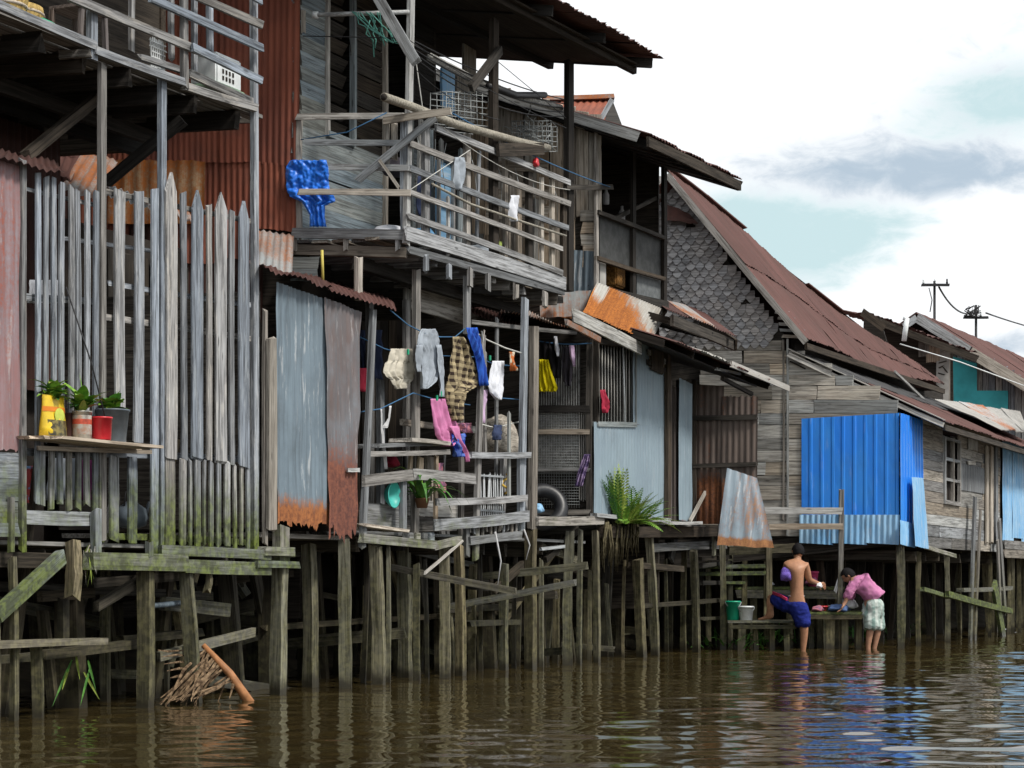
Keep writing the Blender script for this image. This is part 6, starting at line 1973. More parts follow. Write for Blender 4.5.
for v in (V4 + 1.5, V4 + 2.3, V4 + 3.2):
    for i in range(2):
        a = Pt(U4 + .6 + i * .5, v, -.4)
        board(h4, 'pile', a, a + UP * (zf4 + .3), e, .13, .13, PILEB, n=3)
slab(h4, 'under_wall', [Pt(U4 + 1.2, V4 + 3.3, -.3), Pt(U4 + 40, V4 + 3.3, -.3), Pt(U4 + 40, V4 + 3.3, zf4 + .1), Pt(U4 + 1.2, V4 + 3.3, zf4 + .1)], .05, DARKIN)
slab(h4, 'under_wall', [Pt(U4 + 1.2, 6, -.3), Pt(U4 + 1.2, V4 + 1.4, -.3), Pt(U4 + 1.2, V4 + 1.4, zf4), Pt(U4 + 1.2, 6, zf4)], .05, DARKIN)
for i in range(24):
    a = Pt(U4 + 1.1, V4 + 1.5 + i * .2, -.2)
    board(h4, 'under_board', a, a + UP * (zf4 + .1), e, .15, .03, SHADEW, n=1)
joists(h4, U4 + .2, U4 + 8, V4 + .1, V4 + 3, zf4 - .14, 10, PILEB)

# ------------------------------------------------------------------ next house along: light blue wall at the right edge
h5 = thing('stilt_house', 'light blue corrugated stilt house cut off by the right edge of the photo', 'house', Pt(U4 + 12, 0, 0), 'stilt houses along the river')
u5 = u_of(1000, V4)
sheets(h5, 'wall_sheet', Pt(u5 + .02, V4 - .04, 3.4), Pt(u5 + 9, V4 - .04, 3.4), Pt(u5 + 9, V4 - .04, zf4 + .22), Pt(u5 + .02, V4 - .04, zf4 + .22), LBLUE, 10, pitch=.16, amp=.016, prof='rib')
for i, z in enumerate((zf4 + .12, zf4 - .04)):
    board(h5, 'floor_board', Pt(u5 + .1, V4 - .05, z), Pt(u5 + 9, V4 - .05, z), UP, .15, .04, DRAB)
slab(h5, 'side_wall', [Pt(u5, V4, zf4), Pt(u5 + 9, V4, zf4), Pt(u5 + 9, V4, 3.5), Pt(u5, V4, 3.5)], .05, DARKW)
sheets(h5, 'roof_sheet', on(('R', V4 + .9), 935, 399), on(('R', V4 + .9), 1020, 412), on(('R', V4 - .35), 1030, 433), on(('R', V4 - .35), 1000, 429), [ZINCROOF, ZINCROOF, ORANGE2], 4, pitch=.1, amp=.012, jit=.012)
slab(h5, 'end_wall', [Pt(u5 + 9, V4, zf4), Pt(u5 + 9, V4 + 6, zf4), Pt(u5 + 9, V4 + 6, 4.6), Pt(u5 + 9, V4, 3.5)], .05, DARKW)
slab(h5, 'roof', [Pt(u5 + .4, V4 - .3, 3.42), Pt(u5 + 9.4, V4 - .3, 3.42), Pt(u5 + 9.4, V4 + 6, 4.9), Pt(u5 + .4, V4 + 6, 4.9)], .05, RUSTROOF)
inner_piles(h5, u5 + .5, u5 + 9, (V4 + .1, V4 + .8, V4 + 1.6), zf4, 8, PILE)

# ------------------------------------------------------------------ houses farther back
h6 = thing('far_house', 'far house with weathered plank wall, turquoise panel and maroon roof', 'house', Pt(30, 2, 1.3), 'far houses')
S6 = ('S', 30.0)
for i in range(14):
    x = 950 + i * 6.5
    yt = 346 + max(0, (x - 967)) * .60
    vb(h6, 'wall_plank', S6, x, x + 6.3, yt, 440, rnd.choice([WALL, GREY, WALL]), .03, out=rnd.uniform(0, .02), n=2)
slab(h6, 'turquoise_panel', [on(S6, 954, 414) + nrm(S6) * .08, on(S6, 1008, 414) + nrm(S6) * .08, on(S6, 1008, 391) + nrm(S6) * .08, on(S6, 977, 391) + nrm(S6) * .08, on(S6, 977, 364) + nrm(S6) * .08, on(S6, 953, 357) + nrm(S6) * .08], .05, TEAL)
vb(h6, 'leaning_plank', ('S', 29.6), 948, 953, 366, 410, plain('ochre plank', (.38, .22, .09), .8, .3), .05, dx=-8)
A6, E6 = on(('S', 29.3), 917, 313), on(('S', 29.3), 1064, 405)
dd6 = on(('Y', A6.y + 16), 1052, 370) - A6
dd6b = V((d.x, d.y, 0)).normalized() * dd6.length
sheets(h6, 'roof_sheet', A6, A6 + dd6, E6 + dd6b, E6, RUSTROOF, 12, pitch=.12, amp=.014, jit=.015, nl=4)
A6b = on(('S', 29.3), 897, 327)
slab(h6, 'roof_back', [A6, A6b - e * 1.5 - UP * 1.0, A6b - e * 1.5 - UP * 1.0 + dd6b, A6 + dd6], .03, RUSTDK)
board(h6, 'barge_board', A6 - UP * .1, lerp(A6, E6, .36) - UP * .1, UP, .2, .04, GREY, n=3)
board(h6, 'barge_board', lerp(A6, E6, .365) - UP * .12, E6 - UP * .12, UP, .22, .04, PALE, n=3)
board(h6, 'barge_board', A6 - UP * .1, A6b - e * 1.5 - UP * 1.1, UP, .14, .04, PALE, n=2)
slab(h6, 'gable', [on(S6, 890, 420), on(S6, 1070, 420), on(S6, 1064, 408), on(S6, 918, 318), on(S6, 890, 345)], .05, SHADEW)
w6a, w6b = on(S6, 890, 440), on(S6, 1050, 440)
for pa, pb_, nm in ((w6b, w6b + dd6b, 'side_wall'), (w6a, w6b, 'end_wall'), (w6a + dd6b, w6b + dd6b, 'end_wall')):
    slab(h6, nm, [V((pa.x, pa.y, .6)), V((pb_.x, pb_.y, .6)), V((pb_.x, pb_.y, E6.z)), V((pa.x, pa.y, E6.z))], .08, DARKW)
h7 = thing('far_house', 'low far house with a drooping dark red roof and a pale board', 'house', Pt(26, 2, 1.3), 'far houses')
S7 = ('S', 26.5)
r7a, r7b = on(S7, 872, 314), on(S7, 978, 354)
sheets(h7, 'roof_sheet', r7a + V((-.6, 1.2, .25)), r7b + V((-.4, 1.6, .3)), r7b, r7a, [RUSTROOF, RUSTROOF, RUSTDK], 6, pitch=.1, amp=.013, jit=.03, rag_b=.06)
board(h7, 'eave_board', r7a - UP * .1, r7b - UP * .1, UP, .14, .05, DARKW, n=4)
slab(h7, 'side_wall', [on(('S', 27.5), 870, 420), on(('S', 27.5), 953, 420), on(('S', 27.5), 953, 350), on(('S', 27.5), 870, 320)], .05, SHADEW)
for (x0, x1, y0, y1, mt) in ((926, 940, 343, 362, BROWN), (936, 949, 344, 405, CONC), (918, 930, 340, 356, DRAB)):
    vb(h7, 'pale_board', ('S', 27.2), x0, x1, y0, y1, mt, .04)
vb(h7, 'post', ('S', 27.0), 948.5, 951, 350, 415, PALE, .06)
for (x0, y0, x1, y1) in ((939, 363, 946, 361), (939, 368, 943, 366), (943, 367, 947, 372), (938, 373, 945, 375)):
    hb(h7, 'painted_mark', ('S', 27.2), x0, y0, x1, y1, 1.2, DARKW, .01, out=.03)
tube(h7, 'vent_pipe', [on(('S', 26), 904, 341), on(('S', 26), 907, 318)], .05, WHITEP, 8)
tube(h7, 'vent_pipe', [on(('S', 26), 903, 318), on(('S', 26), 908, 319)], .04, WHITEP, 8)
h8 = thing('far_house', 'dark ridge end showing just past the sagging maroon roof', 'house', Pt(24, 3, 1.3), 'far houses')
slab(h8, 'gable', [on(('S', 24), 862, 360), on(('S', 24), 892, 360), on(('S', 24), 880, 318), on(('S', 24), 864, 312)], .3, SHADEW)
board(h8, 'barge_board', on(('S', 23.8), 862, 312), on(('S', 23.8), 884, 328), UP, .15, .05, DARKW)

# utility poles and wires
def utility(name, label, Y_, px, ytop, ybase, ax0, ax1, ya, ins):
    t_ = thing(name, label, 'utility pole', on(('Y', Y_), px, 600), 'utility poles behind the roofs')
    pl = ('Y', Y_)
    s = Y_ / F_PX
    b = on(pl, px, ybase)
    tube(t_, 'pole', [V((b.x, b.y, 1.2)), on(pl, px, ytop)], 1.7 * s, CABLE, 8, 1.3 * s)
    hb(t_, 'crossarm', pl, ax0, ya, ax1, ya, 2.3, CABLE, .12, out=.1)
    for x in ins:
        lathe(t_, 'insulator', on(pl, x, ya - 1), [(.8 * s, 0), (1.2 * s, 1.5 * s), (.7 * s, 3 * s), (1.1 * s, 4 * s), (.3 * s, 5.4 * s)], WHITEP if rnd.random() < .7 else CABLE, 8)
    return t_
utility('utility_pole', 'nearer dark utility pole with three insulators on one crossarm', 58, 934.5, 281, 345, 921.5, 949, 285, (923.5, 935, 947))
u2p = utility('utility_pole', 'farther utility pole with a low crossarm wound in loose wire', 72, 976, 305, 340, 963.5, 988, 317.5, (970, 976, 981))
for k in range(7):
    pl = ('Y', 71.8)
    a = [on(pl, 964 + rnd.uniform(-1, 5), 314 + rnd.uniform(-5, 3))]
    for j in range(4):
        a.append(on(pl, 964 + rnd.uniform(0, 18), 312 + rnd.uniform(-7, 6)))
    tube(u2p, 'loose_wire', a, .02, CABLE, 4)
pc = thing('power_cable', 'black cable drooping between the two utility poles and on to the right', 'cable', on(('Y', 60), 940, 288))
pts = []
for i in range(13):
    t_ = i / 12
    pts.append(on(('Y', 58 + 14 * t_), 939 + 29 * t_, 287 + 27 * t_ + 24 * t_ * (1 - t_) * 1.1))
tube(pc, 'span', pts, .03, CABLE, 5)
pts = [on(('Y', 72 + 20 * i / 10), 986 + 60 * i / 10, 313 + 14 * (i / 10) - 0 + 10 * (1 - (1 - i / 10) ** 2) * .4) for i in range(11)]
tube(pc, 'span', pts, .032, CABLE, 5)
tube(pc, 'span', [on(('Y', 58), 929, 288), on(('Y', 57), 932, 300), on(('Y', 57), 930, 312)], .015, CABLE, 4)
wl = thing('house_wire', 'thin white wire running from the vent pipe to the far gable', 'wire', on(('Y', 38), 905, 340))
tube(wl, 'wire', [on(('Y', 38), 900, 344), on(('Y', 38.5), 960, 362), on(('Y', 39), 1030, 388)], .012, WHITEP, 4)
# ------------------------------------------------------------------ washing place: platforms, buckets, people
wp = thing('washing_platform', 'low plank washing platform on thin stakes where the two people stand', 'platform', on(('Y', 28.4), 790, CY) - UP * .6)
def pb(px0, px1, py, Y0, Y1, mat, nb, th=.035, par=wp, name='plank'):
    """planks side by side, running across the picture, their front edge at a pixel row"""
    z = on(('Y', Y0), px0, py).z
    for i in range(nb):
        Yc = Y0 + (i + .5) * (Y1 - Y0) / nb
        a = on(('Y', Yc), px0 + rnd.uniform(-1.5, 1.5), CY)
        b_ = on(('Y', Yc), px1 + rnd.uniform(-1.5, 1.5), CY)
        a.z = b_.z = z + rnd.uniform(-.006, .006)
        board(par, name, a, b_, V((0, 1, 0)), (Y1 - Y0) / nb * .93, th, mat, n=3)
    return z
zA = pb(728, 797, 622, 27.5, 28.3, DRAB, 5)
zB = pb(806, 862, 613, 27.95, 28.75, GREY, 5)
zC = pb(736, 842, 588, 28.85, 29.4, GREY, 4)
pb(700, 744, 583, 28.0, 28.3, GREY, 2)
for (px, Y_, z) in ((740, 27.6, zA), (757, 27.7, zA), (772, 27.7, zA), (788, 27.8, zA), (736, 28.2, zA), (828, 28.05, zB), (845, 28.15, zB), (858, 28.25, zB), (812, 28.35, zB), (835, 28.6, zB), (752, 29, zC), (790, 29, zC), (820, 29.1, zC), (838, 29, zC)):
    b_ = on(('Y', Y_), px, CY)
    w_ = rnd.uniform(.06, .11)
    board(wp, 'stake', V((b_.x, b_.y, -.5)), V((b_.x + rnd.uniform(-.03, .03), b_.y, z - .02)), V((1, 0, 0)), w_, w_, PILE, n=3)
vb(wp, 'stake', ('Y', 28.05), 825, 834, 616, 660, PILE, .12)
hb(wp, 'bearer', ('Y', 27.93), 806, 617, 862, 617, 4, PILEB, .05)
hb(wp, 'bearer', ('Y', 27.48), 730, 627, 796, 627, 4, PILEB, .05)
hb(wp, 'bearer', ('Y', 28.83), 736, 594, 842, 595, 8, DRAB, .05)
# rails behind the washers
hb(wp, 'rail', ('Y', 28.0), 763, 510.5, 842, 511, 7, PALE, .04)
hb(wp, 'rail', ('Y', 28.0), 768, 527, 842, 526.5, 6, BROWN, .04)
vb(wp, 'rail_post', ('Y', 28.06), 837, 842, 490, 612, DRAB, .06, dx=2)
vb(wp, 'rail_post', ('Y', 28.3), 766, 772, 542, 600, PILE, .08)
hb(wp, 'pole', ('Y', 28.4), 728, 551, 794, 548, 9, PILE, .12)
for (x0, x1, y) in ((700, 766, 567), (700, 766, 574)):
    hb(wp, 'bench_rail', ('Y', 28.3), x0, y, x1, y - 1, 4, GREY, .08)
for x in (706, 721, 742, 764):
    vb(wp, 'bench_post', ('Y', 28.35), x, x + 5, 562, 640, PILE, .07)
vb(wp, 'bench_post', ('Y', 28.6), 728, 733, 540, 650, PILE, .1)
hb(wp, 'slant_stick', ('Y', 28.4), 835, 592, 840, 575, 3, PALE, .03)


def bucket(name, label, cat, px, pyb, Y_, wt, wb_, hpx, mat, z=None, handle=True):
    c = on(('Y', Y_), px, pyb)
    if z is not None:
        c.z = z
    s = Y_ / F_PX
    r0, r1, h = wb_ * s / 2, wt * s / 2, hpx * s
    t_ = thing(name, label, cat, c)
    lathe(t_, 'tub', c, [(r0 * .92, 0), (r0, .004), (r1, h), (r1 * 1.06, h), (r1 * 1.06, h - .025), (r1 * 1.0, h + .004), (r1 * .92, h), (r0 * .9, .02)], mat, 22)
    if handle:
        pts = [c + V((r1 * 1.05 * math.cos(a), -.03 - r1 * .55 * math.sin(a) * .6, h - .01 - r1 * .8 * math.sin(a))) for a in [math.pi * k / 8 for k in range(9)]]
        tube(t_, 'handle', pts, .006, WIRE, 5)
    return t_, c, h
bucket('bucket', 'green plastic bucket standing on the left of the low platform', 'bucket', 733, 620, 27.75, 15, 12, 19, GREENP, zA + .02)
bucket('paint_pail', 'white plastic pail next to the green bucket', 'bucket', 746, 621.5, 27.7, 15.5, 12.5, 14, WHITEP, zA + .02)
bucket('wash_basin', 'pink plastic tub on the upper platform behind the man', 'basin', 812, 583, 29.1, 13, 10, 15, PINKP, zC + .02, False)
bucket('bowl', 'small rose red bowl among the washing between the two people', 'bowl', 822.5, 609, 28.45, 10, 7, 5, REDP, zB + .02, False)
bundle('wash_heap', 'pink wet washing on the upper platform in front of the pink tub', 'washing', on(('Y', 28.95), 812, 584), .12, F_PINK, (1.6, .7, .5))
bundle('wash_heap', 'pale wet washing left of the rose red bowl', 'washing', on(('Y', 28.1), 818, 611), .10, F_ROSE, (1.5, .8, .5))
bundle('wash_heap', 'denim blue washing in front of the bending woman', 'washing', on(('Y', 28.15), 840, 611), .16, F_WASHB, (1.7, .9, .45))
bundle('wash_heap', 'white washing under the hands of the bending woman', 'washing', on(('Y', 28.25), 848, 608), .15, F_WASHW, (1.5, .9, .6))
bundle('soap_cloth', 'small white cloth on the left of the upper platform', 'cloth', on(('Y', 29.0), 770, 585), .06, F_WHITE, (1.6, 1, .5))
tube(wp, 'scrub_stick', [on(('Y', 28.2), 828, 606), on(('Y', 28.2), 850, 606)], .012, BROWN, 5)


CREASE = bpy.data.textures.new('creases', 'CLOUDS')
CREASE.noise_scale, CREASE.noise_depth = .09, 3


def figure(name, par, nodes, edges, mat, root, levels=2):
    """one continuous skin grown over a skeleton of (point, radius) nodes"""
    keys = list(nodes)
    c = V(nodes[root][0])
    bm = bmesh.new()
    lay = bm.verts.layers.skin.verify()
    bv = {}
    for k in keys:
        p, r = nodes[k]
        v_ = bm.verts.new(V(p) - c)
        rr_ = r if isinstance(r, tuple) else (r, r)
        v_[lay].radius = rr_
        v_[lay].use_root = (k == root)
        bv[k] = v_
    for a, b_ in edges:
        bm.edges.new((bv[a], bv[b_]))
    me_ = bpy.data.meshes.new(name)
    bm.to_mesh(me_)
    bm.free()
    me_.materials.append(mat)
    o = bpy.data.objects.new(name, me_)
    link(o, Matrix.Translation(c), par)
    sk = o.modifiers.new('skin', 'SKIN')
    sk.use_smooth_shade = True
    sb = o.modifiers.new('sub', 'SUBSURF')
    sb.levels = sb.render_levels = levels
    if name in ('shorts', 'shirt'):
        sb.levels = sb.render_levels = 4
        dm = o.modifiers.new('creases', 'DISPLACE')
        dm.texture, dm.strength, dm.mid_level = CREASE, .05, .5
    return o


def hand(nodes, edges, wrist, pfx, p, dirv, side, curl, sc=1.0):
    """palm, four unequal bent fingers and a thumb from the side of the palm"""
    f = dirv.normalized()
    sd_ = (side - f * side.dot(f)).normalized()
    cu = curl.normalized()
    nodes[pfx + 'palm'] = (p + f * .045 * sc, (.030 * sc, .018 * sc))
    edges.append((wrist, pfx + 'palm'))
    for i, (off, L) in enumerate(((-.030, .065), (-.010, .075), (.011, .070), (.030, .056))):
        k0, k1, k2 = pfx + f'k{i}', pfx + f'm{i}', pfx + f't{i}'
        b0 = p + (f * .085 + sd_ * off) * sc
        nodes[k0] = (b0, .0105 * sc)
        nodes[k1] = (b0 + (f * L * .5 + cu * L * .18) * sc, .0092 * sc)
        nodes[k2] = (b0 + (f * L * .8 + cu * L * .62) * sc, .008 * sc)
        edges += [(pfx + 'palm', k0), (k0, k1), (k1, k2)]
    t0, t1 = pfx + 'th0', pfx + 'th1'
    nodes[t0] = (p + (f * .045 + sd_ * -.045 + cu * .008) * sc, .0125 * sc)
    nodes[t1] = (p + (f * .085 + sd_ * -.058 + cu * .022) * sc, .010 * sc)
    edges += [(pfx + 'palm', t0), (t0, t1)]


def head(par, c, fwd, up, r, mat, hair):
    """a head with brow, nose, chin and ears, and a cap of short hair"""
    M = frame(c, fwd, up.cross(fwd))      # x forward, y left, z up
    bm = bmesh.new()
    bmesh.ops.create_icosphere(bm, subdivisions=4, radius=1)
    for v_ in bm.verts:
        q = v_.co.copy()
        x, y, z = q.x * .98, q.y * .78, q.z * 1.12
        if z < 0:
            k = 1 + z * .28
            y *= k
            x = x * (1 + z * .10) + (.10 * -z if x > 0 else 0)
        if x > 0:
            n_ = math.exp(-((y / .13) ** 2 + ((z + .12) / .22) ** 2))
            x += .22 * n_
            x -= .10 * math.exp(-(((abs(y) - .32) / .15) ** 2 + ((z - .08) / .1) ** 2))
            x += .06 * math.exp(-((y / .2) ** 2 + ((z + .52) / .08) ** 2))
            x -= .05 * math.exp(-((y / .25) ** 2 + ((z + .43) / .035) ** 2))
        er = math.exp(-(((x + .05) / .12) ** 2 + ((z + .02) / .2) ** 2))
        y += math.copysign(.20 * er, y) if abs(y) > .5 else 0
        v_.co = V((x, y, z)) * r
    me_ = bpy.data.meshes.new('head')
    bm.to_mesh(me_)
    bm.free()
    me_.polygons.foreach_set('use_smooth', [True] * len(me_.polygons))
    me_.materials.append(mat)
    link(bpy.data.objects.new('head', me_), M, par)
    bm = bmesh.new()
    bmesh.ops.create_icosphere(bm, subdivisions=4, radius=1)
    dl = []
    for v_ in bm.verts:
        q = v_.co
        if q.z < -.10 - .45 * (q.x < -.1) + .55 * (q.x > .45) and not (q.x < -.35 and q.z > -.55):
            dl.append(v_)
        k = 1.07 + rnd.uniform(-.025, .035)
        v_.co = V((q.x * .99 * k, q.y * .81 * k, q.z * 1.13 * k)) * r
    bmesh.ops.delete(bm, geom=dl, context='VERTS')
    me_ = bpy.data.meshes.new('hair')
    bm.to_mesh(me_)
    bm.free()
    me_.polygons.foreach_set('use_smooth', [True] * len(me_.polygons))
    me_.materials.append(hair)
    o = bpy.data.objects.new('hair', me_)
    link(o, M, par)
    s_o = o.modifiers.new('thick', 'SOLIDIFY')
    s_o.thickness, s_o.offset = .012, -1
    for (yy) in (-.3, .3):      # eyes
        lathe(par, 'eye', None, [(0, 0), (.07 * r, .02 * r), (.11 * r, .0)], HAIR, 10, True, M=M @ Matrix.Translation(V((.86 * r, yy * r, .08 * r))) @ Matrix.Rotation(math.pi / 2, 4, 'Y'))
    return M


def q(px, py, Y_):
    return on(('Y', Y_), px, py)


# --- the man: back turned, left foot up on the platform
man = thing('person', 'bare backed man in blue shorts seen from behind, one foot up on the platform', 'person', V((q(804, 650, 27.4).x, 27.4, -.15)), 'people washing in the river')
Y0 = 27.4
N, E = {}, []
N['pelvis'] = (q(796, 604, Y0), (.135, .10))
N['waist'] = (q(796.5, 594, Y0), (.128, .095))
N['rib'] = (q(796.5, 581, Y0 + .01), (.16, .105))
N['chest'] = (q(796, 571, Y0 + .02), (.192, .115))
N['shold'] = (q(796, 564.5, Y0 + .03), (.150, .09))
N['neck'] = (q(797, 559.5, Y0 + .05), .055)
N['skull'] = (q(798, 553, Y0 + .07), .06)
E += [('pelvis', 'waist'), ('waist', 'rib'), ('rib', 'chest'), ('chest', 'shold'), ('shold', 'neck'), ('neck', 'skull')]
N['shL'] = (q(786.5, 565.5, Y0 + .02), .062)
N['elL'] = (q(785, 572, Y0 + .20), .046)
N['elL2'] = (q(784, 578, Y0 + .22), .044)
N['wrL'] = (q(789, 577, Y0 + .0 + .33), .030)
E += [('shold', 'shL'), ('shL', 'elL'), ('elL', 'elL2'), ('elL2', 'wrL')]
N['shR'] = (q(805.5, 565.5, Y0 + .03), .062)
N['elR'] = (q(809, 580, Y0 + .10), .046)
N['wrR'] = (q(817, 583, Y0 + .30), .030)
E += [('shold', 'shR'), ('shR', 'elR'), ('elR', 'wrR')]
hand(N, E, 'wrL', 'L', N['wrL'][0], V((.3, .5, .15)), V((0, .2, 1)), V((1, 0, .2)))
hand(N, E, 'wrR', 'R', N['wrR'][0], V((1, .35, -.25)), V((.2, 0, 1)), V((0, .5, -1)))
N['hipR'] = (q(801, 610, Y0), .095)
N['knR'] = (q(804.5, 629, Y0 - .03), .060)
N['caR'] = (q(804, 637, Y0 + .0), .056)
N['anR'] = (q(803, 652, Y0 + .03), .036)
N['ftR'] = (V((q(803, 652, Y0).x, Y0 + .02, -.15)), .038)
N['toR'] = (V((q(803, 652, Y0).x + .02, Y0 + .18, -.17)), .03)
E += [('pelvis', 'hipR'), ('hipR', 'knR'), ('knR', 'caR'), ('caR', 'anR'), ('anR', 'ftR'), ('ftR', 'toR')]
kz = zA
N['hipL'] = (q(790, 606, Y0 + .03), .095)
N['knL'] = (q(770.5, 596.5, Y0 + .27), .060)
N['caL'] = (q(770, 605, Y0 + .26), .054)
anx = q(770.5, 618, Y0 + .30)
N['anL'] = (V((anx.x, anx.y, kz + .085)), .036)
N['heL'] = (V((anx.x + .03, anx.y - .02, kz + .05)), .036)
N['toL'] = (V((anx.x - .10, anx.y + .04, kz + .04)), (.034, .024))
N['tpL'] = (V((anx.x - .17, anx.y + .06, kz + .032)), (.032, .016))
E += [('pelvis', 'hipL'), ('hipL', 'knL'), ('knL', 'caL'), ('caL', 'anL'), ('anL', 'heL'), ('anL', 'toL'), ('toL', 'tpL')]
figure('body', man, N, E, SKIN, 'pelvis')
head(man, q(798, 551.5, Y0 + .09), V((-.15, 1, -.25)).normalized(), V((0, .25, 1)).normalized(), .098, SKIN, HAIR)
sN = {'a': (q(796.3, 597, Y0), (.155, .12)), 'b': (q(796.5, 606, Y0), (.172, .135)), 'r0': (q(801, 614, Y0), .132), 'r1': (q(803, 622, Y0 - .02), .120), 'r2': (q(803.5, 628.5, Y0 - .03), .118),
      'l0': (q(789, 605.5, Y0 + .04), .125), 'l1': (q(780, 601, Y0 + .15), .108), 'l2': (q(771.5, 597, Y0 + .25), .102)}
sE = [('a', 'b'), ('b', 'r0'), ('r0', 'r1'), ('r1', 'r2'), ('b', 'l0'), ('l0', 'l1'), ('l1', 'l2')]
figure('shorts', man, sN, sE, F_SHORT, 'b')
wN = {'w': (q(796.3, 595.0, Y0), (.137, .108)), 'w2': (q(796.3, 597, Y0), (.146, .116))}
figure('waistband', man, wN, [('w', 'w2')], F_WHITE, 'w2')
for (o1, o2, mt) in ((-3.2, -1.9, F_STRIP), (-4.9, -3.4, F_STRIP)):
    tN = [q(787, 603.5 + o1, Y0 - .075), q(780, 599 + o1 + .5, Y0 + .045), q(772.5, 595.5 + o1 + 1.2, Y0 + .145)]
    tube(man, 'side_stripe', tN, .011, mt, 6)
scr = bundle('scrubber', 'round purple net scrubber held against the side of the man', 'scrubber', q(786.8, 576, Y0 - .02) - UP * .05, .095, BALLP, (1, .9, 1.3))
suds = bundle('wet_cloth', 'soapy white cloth in the right hand of the man', 'cloth', q(819.5, 586, Y0 + .28) - UP * .02, .05, SOAPY, (1.5, .8, .9))

# --- the woman: bent double over the platform
wom = thing('person', 'woman in pink shirt and white checked shorts bending over the washing', 'person', V((q(871, 645, 28.05).x, 28.05, -.15)), 'people washing in the river')
Y1 = 28.05
N, E = {}, []
N['pelvis'] = (q(874.5, 601, Y1), (.125, .105))
N['waist'] = (q(870, 592, Y1), (.11, .085))
N['chest'] = (q(860, 582, Y1 - .01), (.135, .10))
N['shold'] = (q(854.5, 579.5, Y1 - .01), (.115, .085))
N['neck'] = (q(850.5, 578, Y1 - .02), .05)
N['skull'] = (q(849, 577, Y1 - .02), .05)
E += [('pelvis', 'waist'), ('waist', 'chest'), ('chest', 'shold'), ('shold', 'neck'), ('neck', 'skull')]
for sgn, pf in ((-1, 'n'), (1, 'f')):
    dy = .17 * sgn
    N[pf + 'sh'] = (q(854.5, 582, Y1 + dy * .9), .058)
    N[pf + 'el'] = (q(848.5 + (3 if sgn > 0 else 0), 593.5, Y1 + dy), .042)
    N[pf + 'wr'] = (q(845 + (3 if sgn > 0 else 0), 603, Y1 + dy * .7 - .05), .028)
    E += [('shold', pf + 'sh'), (pf + 'sh', pf + 'el'), (pf + 'el', pf + 'wr')]
    hand(N, E, pf + 'wr', pf, N[pf + 'wr'][0], V((-.5, -.1, -.8)), V((0, 1, 0)) * -sgn, V((-1, 0, -.3)), .95)
    hx = 876 if sgn > 0 else 871
    N[pf + 'hip'] = (q(hx - 1, 606, Y1 + dy * .5), .10)
    N[pf + 'kn'] = (q(hx + (2.5 if sgn > 0 else 0), 626, Y1 + dy * .5), .058)
    N[pf + 'ca'] = (q(hx + (1.0 if sgn > 0 else -1.5), 634, Y1 + dy * .5), .054)
    N[pf + 'an'] = (q(hx - (1.5 if sgn > 0 else 3), 647, Y1 + dy * .5), .036)
    N[pf + 'ft'] = (V((q(hx - 3, 647, Y1).x, Y1 + dy * .5, -.16)), .036)
    N[pf + 'to'] = (V((q(hx - 10, 647, Y1).x, Y1 + dy * .5, -.18)), .028)
    E += [('pelvis', pf + 'hip'), (pf + 'hip', pf + 'kn'), (pf + 'kn', pf + 'ca'), (pf + 'ca', pf + 'an'), (pf + 'an', pf + 'ft'), (pf + 'ft', pf + 'to')]
figure('body', wom, N, E, SKIN2, 'pelvis')
head(wom, q(848.2, 575.5, Y1 - .02), V((-.75, .15, -.65)).normalized(), V((-.6, 0, .8)).normalized(), .094, SKIN2, HAIR)
sN = {'a': (q(876.5, 598.5, Y1), (.215, .19)), 'b': (q(868.5, 588.5, Y1), (.178, .145)), 'c': (q(860, 581.8, Y1), (.175, .135)), 's': (q(855, 579.5, Y1), (.14, .11))}
sE = [('a', 'b'), ('b', 'c'), ('c', 's')]
for sgn, pf in ((-1, 'n'), (1, 'f')):
    dy = .17 * sgn
    sN[pf + '0'] = (q(854.5, 582.5, Y1 + dy * .9), .080)
    sN[pf + '1'] = (q(848.8 + (3 if sgn > 0 else 0), 593.5, Y1 + dy), .066)
    sN[pf + '2'] = (q(846 + (3 if sgn > 0 else 0), 600.5, Y1 + dy * .8 - .03), .056)
    sE += [('s', pf + '0'), (pf + '0', pf + '1'), (pf + '1', pf + '2')]
figure('shirt', wom, sN, sE, F_SHIRT, 'b')
tN = {'a': (q(873.5, 596.5, Y1), (.185, .165)), 'b': (q(874, 609, Y1), (.19, .165))}
tE = [('a', 'b')]
for sgn, pf in ((-1, 'n'), (1, 'f')):
    dy = .17 * sgn
    hx = 876 if sgn > 0 else 871
    tN[pf + '0'] = (q(hx - .5, 614, Y1 + dy * .55), .125)
    tN[pf + '1'] = (q(hx + 1.0, 623, Y1 + dy * .6), .122)
    tN[pf + '2'] = (q(hx + 1.0, 631.5, Y1 + dy * .6), .125)
    tE += [('b', pf + '0'), (pf + '0', pf + '1'), (pf + '1', pf + '2')]
figure('shorts', wom, tN, tE, F_CHECKW, 'b')

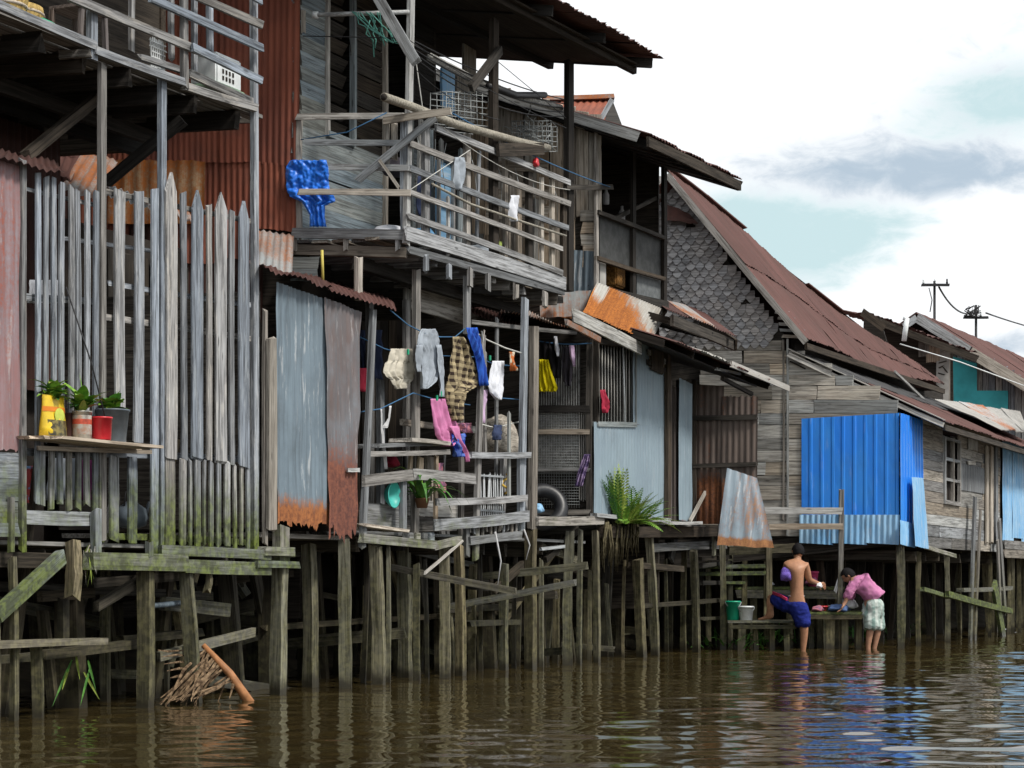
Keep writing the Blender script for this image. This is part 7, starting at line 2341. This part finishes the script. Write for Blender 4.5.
# ------------------------------------------------------------------ dead palm frond in the water under the porch
pf_ = thing('palm_frond', 'fallen dead palm frond with a thick orange brown stalk in the water', 'palm frond', on(('R', -.15), 205, 690))
sA, sB = on(('R', .05), 203, 645), on(('R', -.35), 256, 706)
tube(pf_, 'stalk', [sA, lerp(sA, sB, .5) + UP * .02, sB - UP * .05], .022, PALMS, 8, .045)
for i in range(34):
    a = on(('R', rnd.uniform(-.15, .15)), 172 + rnd.uniform(-6, 60), 0)
    t_ = rnd.uniform(.05, .8)
    root = lerp(sA, sB, t_ * .8)
    tip_px = 158 + rnd.uniform(0, 88) * (.4 + .6 * t_)
    if i < 5:
        root = on(('R', .1), 186, 650 + i * 6)
        tip = on(('R', -.05), 158 + i * 3, 650 + i * 7)
    else:
        tip = on(('R', rnd.uniform(-.3, .1)), tip_px, 700 + rnd.uniform(-3, 7))
    dv = tip - root
    sd_ = dv.cross(V((.3, -1, .1))).normalized()
    w_ = rnd.uniform(.007, .017)
    mid_ = lerp(root, tip, .5) + V((rnd.uniform(-.04, .04), rnd.uniform(-.05, .05), rnd.uniform(-.02, .05)))
    vs = [root - sd_ * w_ * .5, root + sd_ * w_ * .5, mid_ + sd_ * w_, mid_ - sd_ * w_, tip + sd_ * w_ * .25, tip - sd_ * w_ * .25, root - UP * .004, mid_ + V((0, -.015, 0)), tip]
    mesh_at('leaflet', vs, [(0, 6, 7, 3), (6, 1, 2, 7), (3, 7, 8, 5), (7, 2, 4, 8)], PALMD, pf_)
# grasses trailing from the piles
gt = thing('trailing_grass', 'few long green blades hanging between the piles at the far left', 'grass', on(('R', .2), 75, 700))
for (x0, y0, x1, y1) in ((72, 660, 52, 706), (90, 668, 80, 706), (84, 672, 100, 700), (76, 655, 80, 680), (88, 660, 96, 690), (70, 664, 62, 690)):
    a, b_ = on(('R', .15), x0, y0), on(('R', .05), x1, y1)
    vs, fs = leaf_pts(a, (b_ - a), V((0, -1, 0)), (b_ - a).length, .02, .05)
    mesh_at('blade', vs, fs, rnd.choice([LEAFD, LEAFY]), gt, True)
dg = thing('dry_grass', 'tuft of pale dry grass caught on the post below the porch corner', 'grass', on(('R', .0), 90, 560))
for i in range(22):
    a = on(('R', rnd.uniform(-.1, .1)), 90 + rnd.uniform(-7, 8), 544 + rnd.uniform(0, 8))
    b_ = a + V((rnd.uniform(-.08, .08), rnd.uniform(-.06, .02), -rnd.uniform(.1, .28)))
    vs, fs = leaf_pts(a, (b_ - a), V((0, -1, 0)), (b_ - a).length, .012, rnd.uniform(-.3, .5))
    mesh_at('blade', vs, fs, rnd.choice([BAMBOO, LEAFY]), dg, True)
# low plants on the bank under the fourth house
vsA, fsA = [], []
for i in range(260):
    u = rnd.uniform(U4 - 1.5, U4 + 8)
    v = V4 + rnd.uniform(1.4, 2.6)
    b_ = Pt(u, v, .02 + rnd.uniform(0, .1))
    dv = V((rnd.uniform(-1, 1), rnd.uniform(-1, .3), rnd.uniform(.3, 1.2)))
    vs, fs = leaf_pts(b_, dv, UP if abs(dv.normalized().z) < .97 else V((1, 0, 0)), rnd.uniform(.12, .35), rnd.uniform(.03, .07), rnd.uniform(.3, 1.4), 3)
    o_ = len(vsA)
    vsA += vs
    fsA += [tuple(k + o_ for k in f) for f in fs]
ug = mesh_at('undergrowth', vsA, fsA, LEAFD)
ug['kind'] = 'stuff'
